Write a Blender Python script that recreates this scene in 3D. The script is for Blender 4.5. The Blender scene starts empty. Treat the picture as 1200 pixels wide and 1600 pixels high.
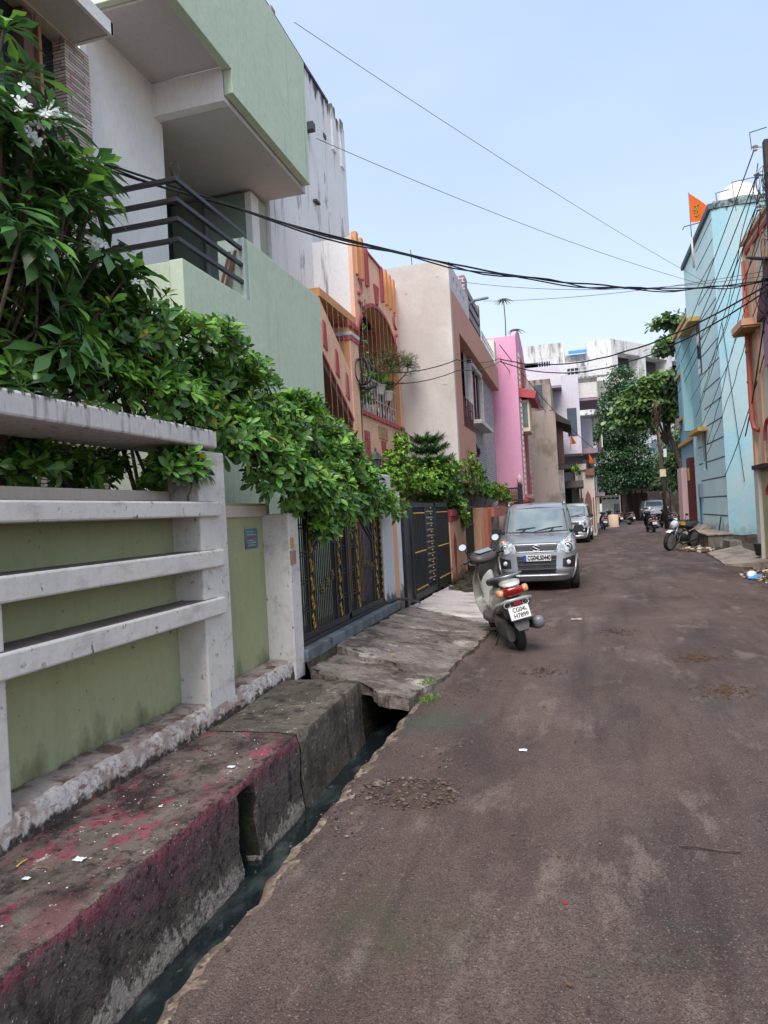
import bpy, math, random
import numpy as np
from mathutils import Vector, Matrix, noise
R = math.radians
random.seed(7)
RNG = np.random.default_rng(7)
sc = bpy.context.scene
COL = sc.collection
PI = math.pi

# ---------------------------------------------------------------- camera
cd = bpy.data.cameras.new("camera"); cam = bpy.data.objects.new("camera", cd); COL.objects.link(cam)
YAW, PITCH, ROLL = R(15.4), R(0.3), R(3.1)
fwd = Vector((-math.sin(YAW)*math.cos(PITCH), math.cos(YAW)*math.cos(PITCH), math.sin(PITCH)))
r0 = Vector((math.cos(YAW), math.sin(YAW), 0)); u0 = r0.cross(fwd)
rr = r0*math.cos(ROLL) - u0*math.sin(ROLL)      # the phone was held rolled a little clockwise
uu = u0*math.cos(ROLL) + r0*math.sin(ROLL)
mw = Matrix(((rr.x, uu.x, -fwd.x, 0), (rr.y, uu.y, -fwd.y, 0), (rr.z, uu.z, -fwd.z, 1.55), (0, 0, 0, 1)))
cam.matrix_world = mw
cd.sensor_fit = 'VERTICAL'; cd.sensor_height = 36.0; cd.lens = 36*1100/1600
cd.clip_start = 0.05; cd.clip_end = 2000
sc.camera = cam

# ---------------------------------------------------------------- sky, sun, exposure
SUN_EL, SUN_AZ = R(54), R(182)      # azimuth measured from +Y towards +X
w = bpy.data.worlds.new("World"); sc.world = w; w.use_nodes = True
nt = w.node_tree; nt.nodes.clear()
sky = nt.nodes.new('ShaderNodeTexSky'); sky.sky_type = 'NISHITA'; sky.sun_disc = False
sky.sun_elevation = SUN_EL; sky.sun_rotation = SUN_AZ; sky.dust_density = 2.5; sky.ozone_density = 1.5
b1 = nt.nodes.new('ShaderNodeBackground'); b1.inputs[1].default_value = 0.05
nt.links.new(sky.outputs[0], b1.inputs[0])
tc = nt.nodes.new('ShaderNodeTexCoord'); sp = nt.nodes.new('ShaderNodeSeparateXYZ'); nt.links.new(tc.outputs['Generated'], sp.inputs[0])
cr = nt.nodes.new('ShaderNodeValToRGB'); nt.links.new(sp.outputs[2], cr.inputs[0])
e = cr.color_ramp.elements
e[0].position = 0.0; e[0].color = (0.66, 0.68, 0.73, 1)
e[1].position = 0.75; e[1].color = (0.34, 0.48, 0.66, 1)
el = cr.color_ramp.elements.new(0.3); el.color = (0.50, 0.60, 0.74, 1)
nz = nt.nodes.new('ShaderNodeTexNoise'); nz.inputs['Scale'].default_value = 1.6; nz.inputs['Detail'].default_value = 4
mpw = nt.nodes.new('ShaderNodeMapping'); mpw.inputs['Scale'].default_value = (1, 1, 3.5)
nt.links.new(tc.outputs['Generated'], mpw.inputs[0]); nt.links.new(mpw.outputs[0], nz.inputs[0])
mr = nt.nodes.new('ShaderNodeMapRange'); mr.inputs[1].default_value = 0.35; mr.inputs[2].default_value = 0.75; mr.inputs[3].default_value = 0.0; mr.inputs[4].default_value = 0.35
nt.links.new(nz.outputs[0], mr.inputs[0])
mxw = nt.nodes.new('ShaderNodeMix'); mxw.data_type = 'RGBA'; nt.links.new(mr.outputs[0], mxw.inputs[0])
nt.links.new(cr.outputs[0], mxw.inputs[6]); mxw.inputs[7].default_value = (0.70, 0.76, 0.82, 1)
b2 = nt.nodes.new('ShaderNodeBackground'); b2.inputs[1].default_value = 0.71
nt.links.new(mxw.outputs[2], b2.inputs[0])
ad = nt.nodes.new('ShaderNodeAddShader'); nt.links.new(b1.outputs[0], ad.inputs[0]); nt.links.new(b2.outputs[0], ad.inputs[1])
wo = nt.nodes.new('ShaderNodeOutputWorld'); nt.links.new(ad.outputs[0], wo.inputs[0])
sd = bpy.data.lights.new("sun", 'SUN'); sd.energy = 2.7; sd.angle = R(36); sd.color = (1.0, 0.965, 0.94)
so = bpy.data.objects.new("sun", sd); COL.objects.link(so)
sv = Vector((math.sin(SUN_AZ)*math.cos(SUN_EL), math.cos(SUN_AZ)*math.cos(SUN_EL), math.sin(SUN_EL)))
so.rotation_euler = sv.to_track_quat('Z', 'Y').to_euler()
sc.view_settings.view_transform = 'Standard'; sc.view_settings.look = 'None'
sc.view_settings.exposure = 0.62; sc.view_settings.gamma = 1.0
sc.render.engine = 'CYCLES'
sc.cycles.max_bounces = 6; sc.cycles.diffuse_bounces = 4; sc.cycles.glossy_bounces = 3; sc.cycles.transmission_bounces = 5; sc.cycles.transparent_max_bounces = 8
sc.cycles.use_denoising = True

# ---------------------------------------------------------------- materials
def srgb(r, g, b):
    f = lambda c: (c/255/12.92) if c/255 <= .04045 else ((c/255+.055)/1.055)**2.4
    return (f(r), f(g), f(b))

def mat(name, base, rough=.8, layers=(), bumps=(), metal=0.0, spec=.4, coat=0.0, coord='Object', islands=0.0, trans=0.0, var=None, rvar=0.0, cracks=None):
    """layers: (colour, (sx,sy,sz), lo, hi, opacity, detail, zmask or None)"""
    m = bpy.data.materials.new(name); m.use_nodes = True
    n = m.node_tree; N = n.nodes; L = n.links
    p = N['Principled BSDF']; p.inputs['Roughness'].default_value = rough; p.inputs['Metallic'].default_value = metal
    p.inputs['Specular IOR Level'].default_value = spec; p.inputs['Coat Weight'].default_value = coat; p.inputs['Coat Roughness'].default_value = .08
    t = N.new('ShaderNodeTexCoord'); cur = None
    def noisef(scale, detail, off, rough_=.6):
        mp = N.new('ShaderNodeMapping'); mp.inputs['Scale'].default_value = scale; mp.inputs['Location'].default_value = (off*3.1, off*1.7, off*2.3)
        L.new(t.outputs[coord], mp.inputs[0]); q = N.new('ShaderNodeTexNoise'); q.inputs['Scale'].default_value = 1.0
        q.inputs['Detail'].default_value = detail; q.inputs['Roughness'].default_value = rough_ if detail < 14 else .72; L.new(mp.outputs[0], q.inputs[0]); return q.outputs[0]
    def sock(c):
        nonlocal cur
        cur = c
    basen = N.new('ShaderNodeRGB'); basen.outputs[0].default_value = (*base, 1); cur = basen.outputs[0]
    if var:   # overall slow variation (amount, scale)
        f = noisef((var[1],)*3, 3, 9)
        mrn = N.new('ShaderNodeMapRange'); mrn.inputs[1].default_value = .3; mrn.inputs[2].default_value = .7
        mrn.inputs[3].default_value = 1-var[0]; mrn.inputs[4].default_value = 1+var[0]; L.new(f, mrn.inputs[0])
        h = N.new('ShaderNodeHueSaturation'); L.new(mrn.outputs[0], h.inputs['Value']); L.new(cur, h.inputs['Color']); cur = h.outputs[0]
    if islands:
        g = N.new('ShaderNodeNewGeometry')
        mrn = N.new('ShaderNodeMapRange'); mrn.inputs[3].default_value = 1-islands; mrn.inputs[4].default_value = 1+islands*1.3
        L.new(g.outputs['Random Per Island'], mrn.inputs[0])
        mh = N.new('ShaderNodeMapRange'); mh.inputs[3].default_value = .5-.03*islands; mh.inputs[4].default_value = .5+.015*islands
        wn = N.new('ShaderNodeTexWhiteNoise'); wn.noise_dimensions = '1D'; L.new(g.outputs['Random Per Island'], wn.inputs['W'])
        L.new(wn.outputs[0], mh.inputs[0])
        h = N.new('ShaderNodeHueSaturation'); L.new(mrn.outputs[0], h.inputs['Value']); L.new(mh.outputs[0], h.inputs['Hue']); L.new(cur, h.inputs['Color']); cur = h.outputs[0]
    for i, ly in enumerate(layers):
        c, s, lo, hi, op, det = ly[:6]; zm = ly[6] if len(ly) > 6 else None
        f = noisef(s, det, i+1)
        mrn = N.new('ShaderNodeMapRange'); mrn.inputs[1].default_value = lo; mrn.inputs[2].default_value = hi
        mrn.inputs[3].default_value = 0; mrn.inputs[4].default_value = op; 
        if zm:   # zm=(z_full, z_none): adds weight towards z_full
            sx = N.new('ShaderNodeSeparateXYZ'); L.new(t.outputs[coord], sx.inputs[0])
            mz = N.new('ShaderNodeMapRange'); mz.inputs[1].default_value = zm[1]; mz.inputs[2].default_value = zm[0]; mz.inputs[3].default_value = -(hi-lo)-.35; mz.inputs[4].default_value = .12
            L.new(sx.outputs[zm[2] if len(zm) > 2 else 2], mz.inputs[0])
            a = N.new('ShaderNodeMath'); a.operation = 'ADD'; L.new(f, a.inputs[0]); L.new(mz.outputs[0], a.inputs[1]); f = a.outputs[0]
        L.new(f, mrn.inputs[0])
        mx = N.new('ShaderNodeMix'); mx.data_type = 'RGBA'; L.new(mrn.outputs[0], mx.inputs[0]); L.new(cur, mx.inputs[6]); mx.inputs[7].default_value = (*c, 1); cur = mx.outputs[2]
    if cracks:   # (colour, cell scale, width, mask lo)
        mp = N.new('ShaderNodeMapping'); mp.inputs['Scale'].default_value = (cracks[1],)*3; L.new(t.outputs[coord], mp.inputs[0])
        wq = N.new('ShaderNodeTexNoise'); wq.inputs['Scale'].default_value = 3; wq.inputs['Detail'].default_value = 6; L.new(mp.outputs[0], wq.inputs[0])
        wm = N.new('ShaderNodeMix'); wm.data_type = 'RGBA'; wm.blend_type = 'ADD'; wm.inputs[0].default_value = .55; L.new(mp.outputs[0], wm.inputs[6]); L.new(wq.outputs[1], wm.inputs[7])
        vo = N.new('ShaderNodeTexVoronoi'); vo.feature = 'DISTANCE_TO_EDGE'; L.new(wm.outputs[2], vo.inputs[0])
        c1 = N.new('ShaderNodeMapRange'); c1.inputs[1].default_value = cracks[2]; c1.inputs[2].default_value = 0; c1.inputs[3].default_value = 0; c1.inputs[4].default_value = 1; L.new(vo.outputs[0], c1.inputs[0])
        mk = N.new('ShaderNodeMapRange'); mk.inputs[1].default_value = cracks[3]; mk.inputs[2].default_value = cracks[3]+.12; L.new(noisef((1.1,)*3, 3, 40), mk.inputs[0])
        mu = N.new('ShaderNodeMath'); mu.operation = 'MULTIPLY'; L.new(c1.outputs[0], mu.inputs[0]); L.new(mk.outputs[0], mu.inputs[1])
        mx = N.new('ShaderNodeMix'); mx.data_type = 'RGBA'; L.new(mu.outputs[0], mx.inputs[0]); L.new(cur, mx.inputs[6]); mx.inputs[7].default_value = (*cracks[0], 1); cur = mx.outputs[2]
    L.new(cur, p.inputs['Base Color'])
    prev = None
    for i, (s, st, dist) in enumerate(bumps):
        f = noisef(s if isinstance(s, tuple) else (s,)*3, 4, 20+i)
        bn = N.new('ShaderNodeBump'); bn.inputs['Strength'].default_value = st; bn.inputs['Distance'].default_value = dist; L.new(f, bn.inputs['Height'])
        if prev: L.new(prev, bn.inputs['Normal'])
        prev = bn.outputs[0]
    if prev: L.new(prev, p.inputs['Normal'])
    if rvar:
        f = noisef((2.2, 2.2, 2.2), 4, 31)
        mrn = N.new('ShaderNodeMapRange'); mrn.inputs[1].default_value = .35; mrn.inputs[2].default_value = .65; mrn.inputs[3].default_value = rough-rvar; mrn.inputs[4].default_value = min(1, rough+rvar)
        L.new(f, mrn.inputs[0]); L.new(mrn.outputs[0], p.inputs['Roughness'])
    if trans:
        tr = N.new('ShaderNodeBsdfTranslucent'); L.new(cur, tr.inputs[0]); ms = N.new('ShaderNodeMixShader'); ms.inputs[0].default_value = trans
        L.new(p.outputs[0], ms.inputs[1]); L.new(tr.outputs[0], ms.inputs[2]); L.new(ms.outputs[0], N['Material Output'].inputs[0])
    return m

BLACK = (0.02, 0.018, 0.016); GRIME = (0.06, 0.05, 0.045)
def plaster(name, base, dirt=.45, streak=.35, low=None, grime=GRIME, top=None, extra=(), bump=.25):
    """painted plaster: slow blotches, vertical rain streaks, splash dirt near the foot (low=(z_full,z_none)), mildew at the top edge"""
    ly = [(tuple(c*.72 for c in base), (.9, .9, .6), .48, .75, dirt, 5),
          (tuple(c*.55+.01 for c in base), (5, 5, .35), .58, .78, streak, 4),
          (tuple(min(1, c*1.12) for c in base), (2.2, 2.2, 1.6), .55, .75, .35, 5),
          (tuple(c*.80 for c in base), (26, 26, 9), .50, .64, .35, 6),
          (tuple(c*.45+.01 for c in base), (38, 38, 30), .66, .72, .55, 4)]
    if low: ly.append((grime, (9, 9, 7), .44, .58, .85, 8, low))
    if top: ly.append((BLACK, (7, 7, 1.2), .46, .62, .85, 5, top))
    ly += list(extra)
    return mat(name, base, .88, ly, [(60, bump, .004), (7, .3, .012), (1.6, .35, .05)], spec=.25, cracks=(tuple(c*.45 for c in base), .7, .005, .55))
def glassm(name, c=(.02, .025, .03), rough=.06, spec=.7): return mat(name, c, rough, [(tuple(x*2+.03 for x in c), (1.5, 1.5, 1.5), .45, .75, .5, 4)], spec=spec)
def metalp(name, c, rough=.4, metal=0., coat=0., dirt=.25): return mat(name, c, rough, [(tuple(x*.6+.02 for x in c), (6, 6, 4), .52, .75, dirt, 5)], [(90, .08, .002)], metal=metal, coat=coat, spec=.5, rvar=.08)

# ---------------------------------------------------------------- mesh tools
WL = {}
class M:
    def __init__(s): s.v = []; s.f = []; s.mi = []; s.mats = []; s.k = 0
    def use(s, m):
        if m not in s.mats: s.mats.append(m)
        s.k = s.mats.index(m); return s
    def face(s, pts):
        b = len(s.v); s.v += [tuple(p) for p in pts]; s.f.append(tuple(range(b, b+len(pts)))); s.mi.append(s.k)
    def add(s, v, f):
        b = len(s.v); s.v += [tuple(p) for p in v]; s.f += [tuple(b+i for i in q) for q in f]; s.mi += [s.k]*len(f)
    def box(s, x0, x1, y0, y1, z0, z1):
        if x0 > x1: x0, x1 = x1, x0
        if y0 > y1: y0, y1 = y1, y0
        if z0 > z1: z0, z1 = z1, z0
        v = [(x0,y0,z0),(x1,y0,z0),(x1,y1,z0),(x0,y1,z0),(x0,y0,z1),(x1,y0,z1),(x1,y1,z1),(x0,y1,z1)]
        s.add(v, [(0,3,2,1),(4,5,6,7),(0,1,5,4),(1,2,6,5),(2,3,7,6),(3,0,4,7)]); return s
    def obox(s, c, h, mtx):
        v = [Vector(c)+mtx@Vector((sx*h[0], sy*h[1], sz*h[2])) for sz in (-1, 1) for sx, sy in ((-1,-1),(1,-1),(1,1),(-1,1))]
        s.add(v, [(0,3,2,1),(4,5,6,7),(0,1,5,4),(1,2,6,5),(2,3,7,6),(3,0,4,7)]); return s
    def bar(s, a, b, w, h=None, up=(0,0,1)):
        a = Vector(a); b = Vector(b); d = (b-a); L = d.length; d.normalize(); u = Vector(up)
        if abs(d.dot(u)) > .98: u = Vector((1, 0, 0))
        sd = d.cross(u).normalized(); u = sd.cross(d)
        mt = Matrix((sd, d, u)).transposed(); s.obox((a+b)/2, (w/2, L/2, (h or w)/2), mt); return s
    def prism(s, poly, fn, t0, t1):
        """poly list of 2-D points; fn(a,b,t)->xyz"""
        n = len(poly); v = [fn(a, b, t0) for a, b in poly] + [fn(a, b, t1) for a, b in poly]
        s.add(v, [tuple(range(n-1, -1, -1)), tuple(range(n, 2*n))] + [(i, (i+1) % n, (i+1) % n+n, i+n) for i in range(n)]); return s
    def tube(s, pts, r, n=8, caps=True):
        pts = [Vector(p) for p in pts]; k = len(pts); rs = r if isinstance(r, (list, tuple)) else [r]*k
        v = []; pu = None
        for i, p in enumerate(pts):
            d = (pts[min(i+1, k-1)]-pts[max(i-1, 0)])
            if d.length < 1e-9: d = Vector((0, 0, 1))
            d.normalize()
            if pu is None:
                u = Vector((0, 0, 1)) if abs(d.z) < .9 else Vector((1, 0, 0)); u = (u-d*u.dot(d)).normalized()
            else:
                u = (pu-d*pu.dot(d)); u = u.normalized() if u.length > 1e-6 else d.orthogonal().normalized()
            pu = u; sd = d.cross(u)
            for j in range(n):
                a = 2*PI*j/n; v.append(p+(u*math.cos(a)+sd*math.sin(a))*rs[i])
        f = [(i*n+j, i*n+(j+1) % n, (i+1)*n+(j+1) % n, (i+1)*n+j) for i in range(k-1) for j in range(n)]
        if caps: f += [tuple(range(n-1, -1, -1)), tuple(range((k-1)*n, k*n))]
        s.add(v, f); return s
    def lathe(s, prof, c=(0,0,0), axis='z', n=20):
        v = []
        for r, h in prof:
            for j in range(n):
                a = 2*PI*j/n; x, y = r*math.cos(a), r*math.sin(a)
                q = (x, y, h) if axis == 'z' else ((h, x, y) if axis == 'x' else (x, h, y)); v.append((c[0]+q[0], c[1]+q[1], c[2]+q[2]))
        f = [(i*n+j, i*n+(j+1) % n, (i+1)*n+(j+1) % n, (i+1)*n+j) for i in range(len(prof)-1) for j in range(n)]
        if prof[0][0] > 1e-5: f.append(tuple(range(n-1, -1, -1)))
        if prof[-1][0] > 1e-5: f.append(tuple(range((len(prof)-1)*n, len(prof)*n)))
        s.add(v, f); return s
    def grid(s, rows):
        h, wd = len(rows), len(rows[0]); v = [p for r_ in rows for p in r_]
        s.add(v, [(i*wd+j, i*wd+j+1, (i+1)*wd+j+1, (i+1)*wd+j) for i in range(h-1) for j in range(wd-1)]); return s
    def loft(s, secs, n=20, ex=2.6, caps=True):
        """secs: (x,y,z centre, half width, half height, tilt) sections roughly facing +y"""
        v = []
        for q in secs:
            cx, cy, cz, wd, ht = q[:5]; tl = q[5] if len(q) > 5 else 0.; e_ = q[6] if len(q) > 6 else ex
            for j in range(n):
                a = 2*PI*j/n; c_, s_ = math.cos(a), math.sin(a)
                x = wd*math.copysign(abs(c_)**(2/e_), c_); z = ht*math.copysign(abs(s_)**(2/e_), s_)
                v.append((cx+x, cy-z*math.sin(tl), cz+z*math.cos(tl)))
        k = len(secs); f = [(i*n+j, i*n+(j+1) % n, (i+1)*n+(j+1) % n, (i+1)*n+j) for i in range(k-1) for j in range(n)]
        if caps: f += [tuple(range(n-1, -1, -1)), tuple(range((k-1)*n, k*n))]
        s.add(v, f); return s
    def wall(s, o, u, v, W, H, holes=(), depth=.2, rev=None):
        """panel with rectangular holes; outward normal u x v; holes (u0,u1,v0,v1)"""
        o = Vector(o); u = Vector(u); v = Vector(v); n = u.cross(v)
        us = sorted({0, W, *[h[0] for h in holes], *[h[1] for h in holes]}); vs = sorted({0, H, *[h[2] for h in holes], *[h[3] for h in holes]})
        P = lambda a, b, d=0: o+u*a+v*b-n*d
        for i in range(len(us)-1):
            for j in range(len(vs)-1):
                a0, a1, b0, b1 = us[i], us[i+1], vs[j], vs[j+1]; ca, cb = (a0+a1)/2, (b0+b1)/2
                if any(h[0] < ca < h[1] and h[2] < cb < h[3] for h in holes): continue
                s.face([P(a0, b0), P(a1, b0), P(a1, b1), P(a0, b1)])
        k = s.k
        if rev: s.use(rev)
        for h in holes:
            a0, a1, b0, b1 = h[:4]; d = h[4] if len(h) > 4 else depth
            s.face([P(a0, b0), P(a0, b0, d), P(a1, b0, d), P(a1, b0)]); s.face([P(a1, b0), P(a1, b0, d), P(a1, b1, d), P(a1, b1)])
            s.face([P(a1, b1), P(a1, b1, d), P(a0, b1, d), P(a0, b1)]); s.face([P(a0, b1), P(a0, b1, d), P(a0, b0, d), P(a0, b0)])
        s.k = k; return s
    def shell(s, x0, x1, y0, y1, z0, z1, holes=None, depth=.2, skip=()):
        holes = holes or {}
        X, Y, Z = (1,0,0), (0,1,0), (0,0,1); nX, nY = (-1,0,0), (0,-1,0)
        if 'x+' not in skip: s.wall((x1,y0,z0), Y, Z, y1-y0, z1-z0, [(h[0]-y0, h[1]-y0, h[2]-z0, h[3]-z0, *h[4:]) for h in holes.get('x+', ())], depth)
        if 'y-' not in skip: s.wall((x0,y0,z0), X, Z, x1-x0, z1-z0, [(h[0]-x0, h[1]-x0, h[2]-z0, h[3]-z0, *h[4:]) for h in holes.get('y-', ())], depth)
        if 'x-' not in skip: s.wall((x0,y1,z0), nY, Z, y1-y0, z1-z0, [(y1-h[1], y1-h[0], h[2]-z0, h[3]-z0, *h[4:]) for h in holes.get('x-', ())], depth)
        if 'y+' not in skip: s.wall((x1,y1,z0), nX, Z, x1-x0, z1-z0)
        if 'top' not in skip: s.face([(x0,y0,z1),(x1,y0,z1),(x1,y1,z1),(x0,y1,z1)])
        return s
    def build(s, name, parent=None, origin=None, smooth=False, bevel=0., seg=2, weld=False, auto=None, kind=None, each=False):
        if each: return s.build_each(name, parent, smooth=smooth, bevel=bevel, auto=auto)
        if parent is not None: org = WL[parent.name]
        else: org = Vector(origin or (0, 0, 0))
        me = bpy.data.meshes.new(name)
        V = np.array(s.v, dtype=float)-np.array(org); me.from_pydata(V.tolist(), [], s.f)
        for m_ in s.mats: me.materials.append(m_)
        me.polygons.foreach_set('material_index', s.mi)
        if smooth: me.polygons.foreach_set('use_smooth', [True]*len(me.polygons))
        o = bpy.data.objects.new(name, me); COL.objects.link(o)
        if weld or bevel:
            import bmesh
            bm = bmesh.new(); bm.from_mesh(me); bmesh.ops.remove_doubles(bm, verts=bm.verts, dist=1e-5)
            bmesh.ops.recalc_face_normals(bm, faces=bm.faces); bm.to_mesh(me); bm.free()
        if bevel:
            md = o.modifiers.new('bevel', 'BEVEL'); md.width = bevel; md.segments = seg; md.limit_method = 'ANGLE'; md.angle_limit = R(40)
        if auto: me.set_sharp_from_angle(angle=R(auto))
        if parent is not None: o.parent = parent; WL[o.name] = Vector(org)
        else: o.location = org; WL[o.name] = Vector(org)
        if kind: o['kind'] = kind
        return o
def _islands(s):
    par = list(range(len(s.v)))
    def find(a):
        while par[a] != a: par[a] = par[par[a]]; a = par[a]
        return a
    for f in s.f:
        for q in f[1:]: par[find(q)] = find(f[0])
    g = {}
    for i, f in enumerate(s.f): g.setdefault(find(f[0]), []).append(i)
    return list(g.values())
def _build_each(s, name, parent, **k):
    o = None
    for isl in _islands(s):
        q = M(); q.mats = s.mats; mp = {}
        for i in isl:
            nf = []
            for a in s.f[i]:
                if a not in mp: mp[a] = len(q.v); q.v.append(s.v[a])
                nf.append(mp[a])
            q.f.append(tuple(nf)); q.mi.append(s.mi[i])
        o = q.build(name, parent, **k)
    return o
M.build_each = _build_each
def thing(name, label, cat, loc=(0,0,0), rz=0., group=None, local=False):
    o = bpy.data.objects.new(name, None); COL.objects.link(o); o.location = loc; o.rotation_euler = (0, 0, rz)
    o['label'] = label; o['category'] = cat
    if group: o['group'] = group
    WL[o.name] = Vector((0, 0, 0)) if local else Vector(loc)
    return o
def tag(o, label, cat, group=None, kind=None):
    o['label'] = label; o['category'] = cat
    if group: o['group'] = group
    if kind: o['kind'] = kind
    return o
def struct(o): o['kind'] = 'structure'; return o
def copy_tree(o, parent=None):
    c = o.copy(); COL.objects.link(c)
    if parent is not None: c.parent = parent
    WL[c.name] = WL.get(o.name, Vector((0,0,0)))
    for ch in list(o.children): copy_tree(ch, c)
    return c
def npmesh(name, V, F, mats, parent=None, origin=(0,0,0), mi=None, smooth=True):
    """V (n,3), F (m,4) arrays"""
    org = np.array(WL[parent.name] if parent is not None else origin)
    V = V-org; me = bpy.data.meshes.new(name)
    me.vertices.add(len(V)); me.vertices.foreach_set('co', V.astype(np.float32).ravel())
    k = F.shape[1]; me.loops.add(F.size); me.loops.foreach_set('vertex_index', F.astype(np.int32).ravel())
    me.polygons.add(len(F)); me.polygons.foreach_set('loop_start', np.arange(0, F.size, k, dtype=np.int32)); 
    try: me.polygons.foreach_set('loop_total', np.full(len(F), k, dtype=np.int32))
    except Exception: pass
    for m_ in mats: me.materials.append(m_)
    if mi is not None: me.polygons.foreach_set('material_index', mi.astype(np.int32))
    me.polygons.foreach_set('use_smooth', np.full(len(F), smooth)); me.update(); me.validate()
    o = bpy.data.objects.new(name, me); COL.objects.link(o)
    if parent is not None: o.parent = parent
    else: o.location = origin
    WL[o.name] = Vector(org)
    return o
def text(body, size, mtx, m, parent, name='lettering', thick=.002, fit=None, bold=.0):
    cu = bpy.data.curves.new('t', 'FONT'); cu.body = body; cu.size = size; cu.align_x = 'CENTER'; cu.align_y = 'CENTER'; cu.extrude = thick; cu.offset = bold
    o = bpy.data.objects.new('t', cu); COL.objects.link(o); dg = bpy.context.evaluated_depsgraph_get(); dg.update()
    me = bpy.data.meshes.new_from_object(o.evaluated_get(dg)); bpy.data.objects.remove(o); bpy.data.curves.remove(cu)
    if fit:
        xs = [v.co.x for v in me.vertices]; sx = fit/max(1e-6, max(xs)-min(xs))
        for v in me.vertices: v.co.x *= sx
    T = Matrix.Translation(-WL[parent.name])@mtx; me.transform(T); me.materials.clear(); me.materials.append(m)
    q = bpy.data.objects.new(name, me); COL.objects.link(q); q.parent = parent; WL[q.name] = WL[parent.name].copy(); return q
def frame(o, x, y):    # matrix with x,y axes given
    x = Vector(x).normalized(); y = Vector(y).normalized(); z = x.cross(y)
    mt = Matrix((x, y, z)).transposed().to_4x4(); mt.translation = Vector(o); return mt

# ---------------------------------------------------------------- leaves
def leaf_tpl(ws, L=1., droop=.25, fold=.25):
    """ws: [(t, halfwidth)] -> verts (3k,3), quads; leaf along +x, up +z"""
    V = []
    for t, wd in ws:
        z = -droop*t*t; V += [(t*L, -wd, z+fold*wd), (t*L, 0, z), (t*L, wd, z+fold*wd)]
    F = []
    for i in range(len(ws)-1):
        a = 3*i; F += [(a, a+3, a+4, a+1), (a+1, a+4, a+5, a+2)]
    return np.array(V), np.array(F)
OBOV = leaf_tpl([(0,.012),(.15,.05),(.4,.13),(.65,.19),(.85,.14),(1,.0)])
LANCE = leaf_tpl([(0,.01),(.2,.09),(.45,.14),(.75,.09),(1,0)], droop=.3)
PUDICA = leaf_tpl([(0,.02),(.25,.03),(.45,.045),(.58,.085),(.68,.145),(.76,.165),(.83,.115),(.90,.055),(1,0)], droop=.75, fold=.12)
ROUND = leaf_tpl([(0,.02),(.25,.2),(.6,.28),(1,0)], droop=.2, fold=.3)
BIG = leaf_tpl([(0,.03),(.35,.2),(.7,.3),(.92,.2),(1,.05)], droop=.25, fold=.15)
def put_leaves(name, pos, dirs, ups, size, tpl, mats, parent, mi=None, origin=(0,0,0)):
    pos = np.asarray(pos, float); d = np.asarray(dirs, float); d /= np.linalg.norm(d, axis=1)[:, None]+1e-9
    u = np.asarray(ups, float); s_ = np.cross(u, d); s_ /= np.linalg.norm(s_, axis=1)[:, None]+1e-9; u = np.cross(d, s_)
    tv, tf = tpl; n = len(pos); k = len(tv); size = np.asarray(size, float).reshape(-1, 1, 1)
    V = pos[:, None, :] + size*(tv[None, :, 0:1]*d[:, None, :] + tv[None, :, 1:2]*s_[:, None, :] + tv[None, :, 2:3]*u[:, None, :])
    F = (tf[None]+np.arange(n)[:, None, None]*k).reshape(-1, 4)
    m_ = None if mi is None else np.repeat(np.asarray(mi), len(tf))
    return npmesh(name, V.reshape(-1, 3), F, mats, parent, origin, m_)
def whorls(tips, axes, nl, lo, hi, spread=(.9, 1.35), rng=RNG):
    """leaves radiating from each tip about its axis"""
    P, D, U, S = [], [], [], []
    for t, a in zip(tips, axes):
        a = np.array(a, float); a /= np.linalg.norm(a)+1e-9
        b = np.cross(a, [0.3, .5, .81]); b /= np.linalg.norm(b); c = np.cross(a, b); k = rng.integers(nl[0], nl[1]+1); ph = rng.uniform(0, 6.28)
        for i in range(k):
            an = ph+i*2.4; sp_ = rng.uniform(*spread)*(0.45+.55*(i/k)**.4); rad = b*math.cos(an)+c*math.sin(an)
            D.append(a*math.cos(sp_)+rad*math.sin(sp_)); U.append(a+rng.normal(0, .12, 3)); P.append(np.array(t)-a*rng.uniform(0, .06)*(i/k)); S.append(rng.uniform(lo, hi)*(.6+.4*(i/k)))
    return P, D, U, S
def shell_pts(c, r, n, rng=RNG, inner=.55, bias=None):
    """points in the outer part of an ellipsoid and outward axes"""
    q = rng.normal(size=(n, 3)); q /= np.linalg.norm(q, axis=1)[:, None]
    if bias is not None:
        fl = (q@np.array(bias)) < -.25; q[fl] *= -1
    rad = rng.uniform(inner, 1.0, n)**.6; rad[rng.random(n) < .13] *= 1.22; P = np.array(c)+q*np.array(r)*rad[:, None]
    A = q/np.array(r); A /= np.linalg.norm(A, axis=1)[:, None]; A[:, 2] += .45
    return P, A
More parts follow.
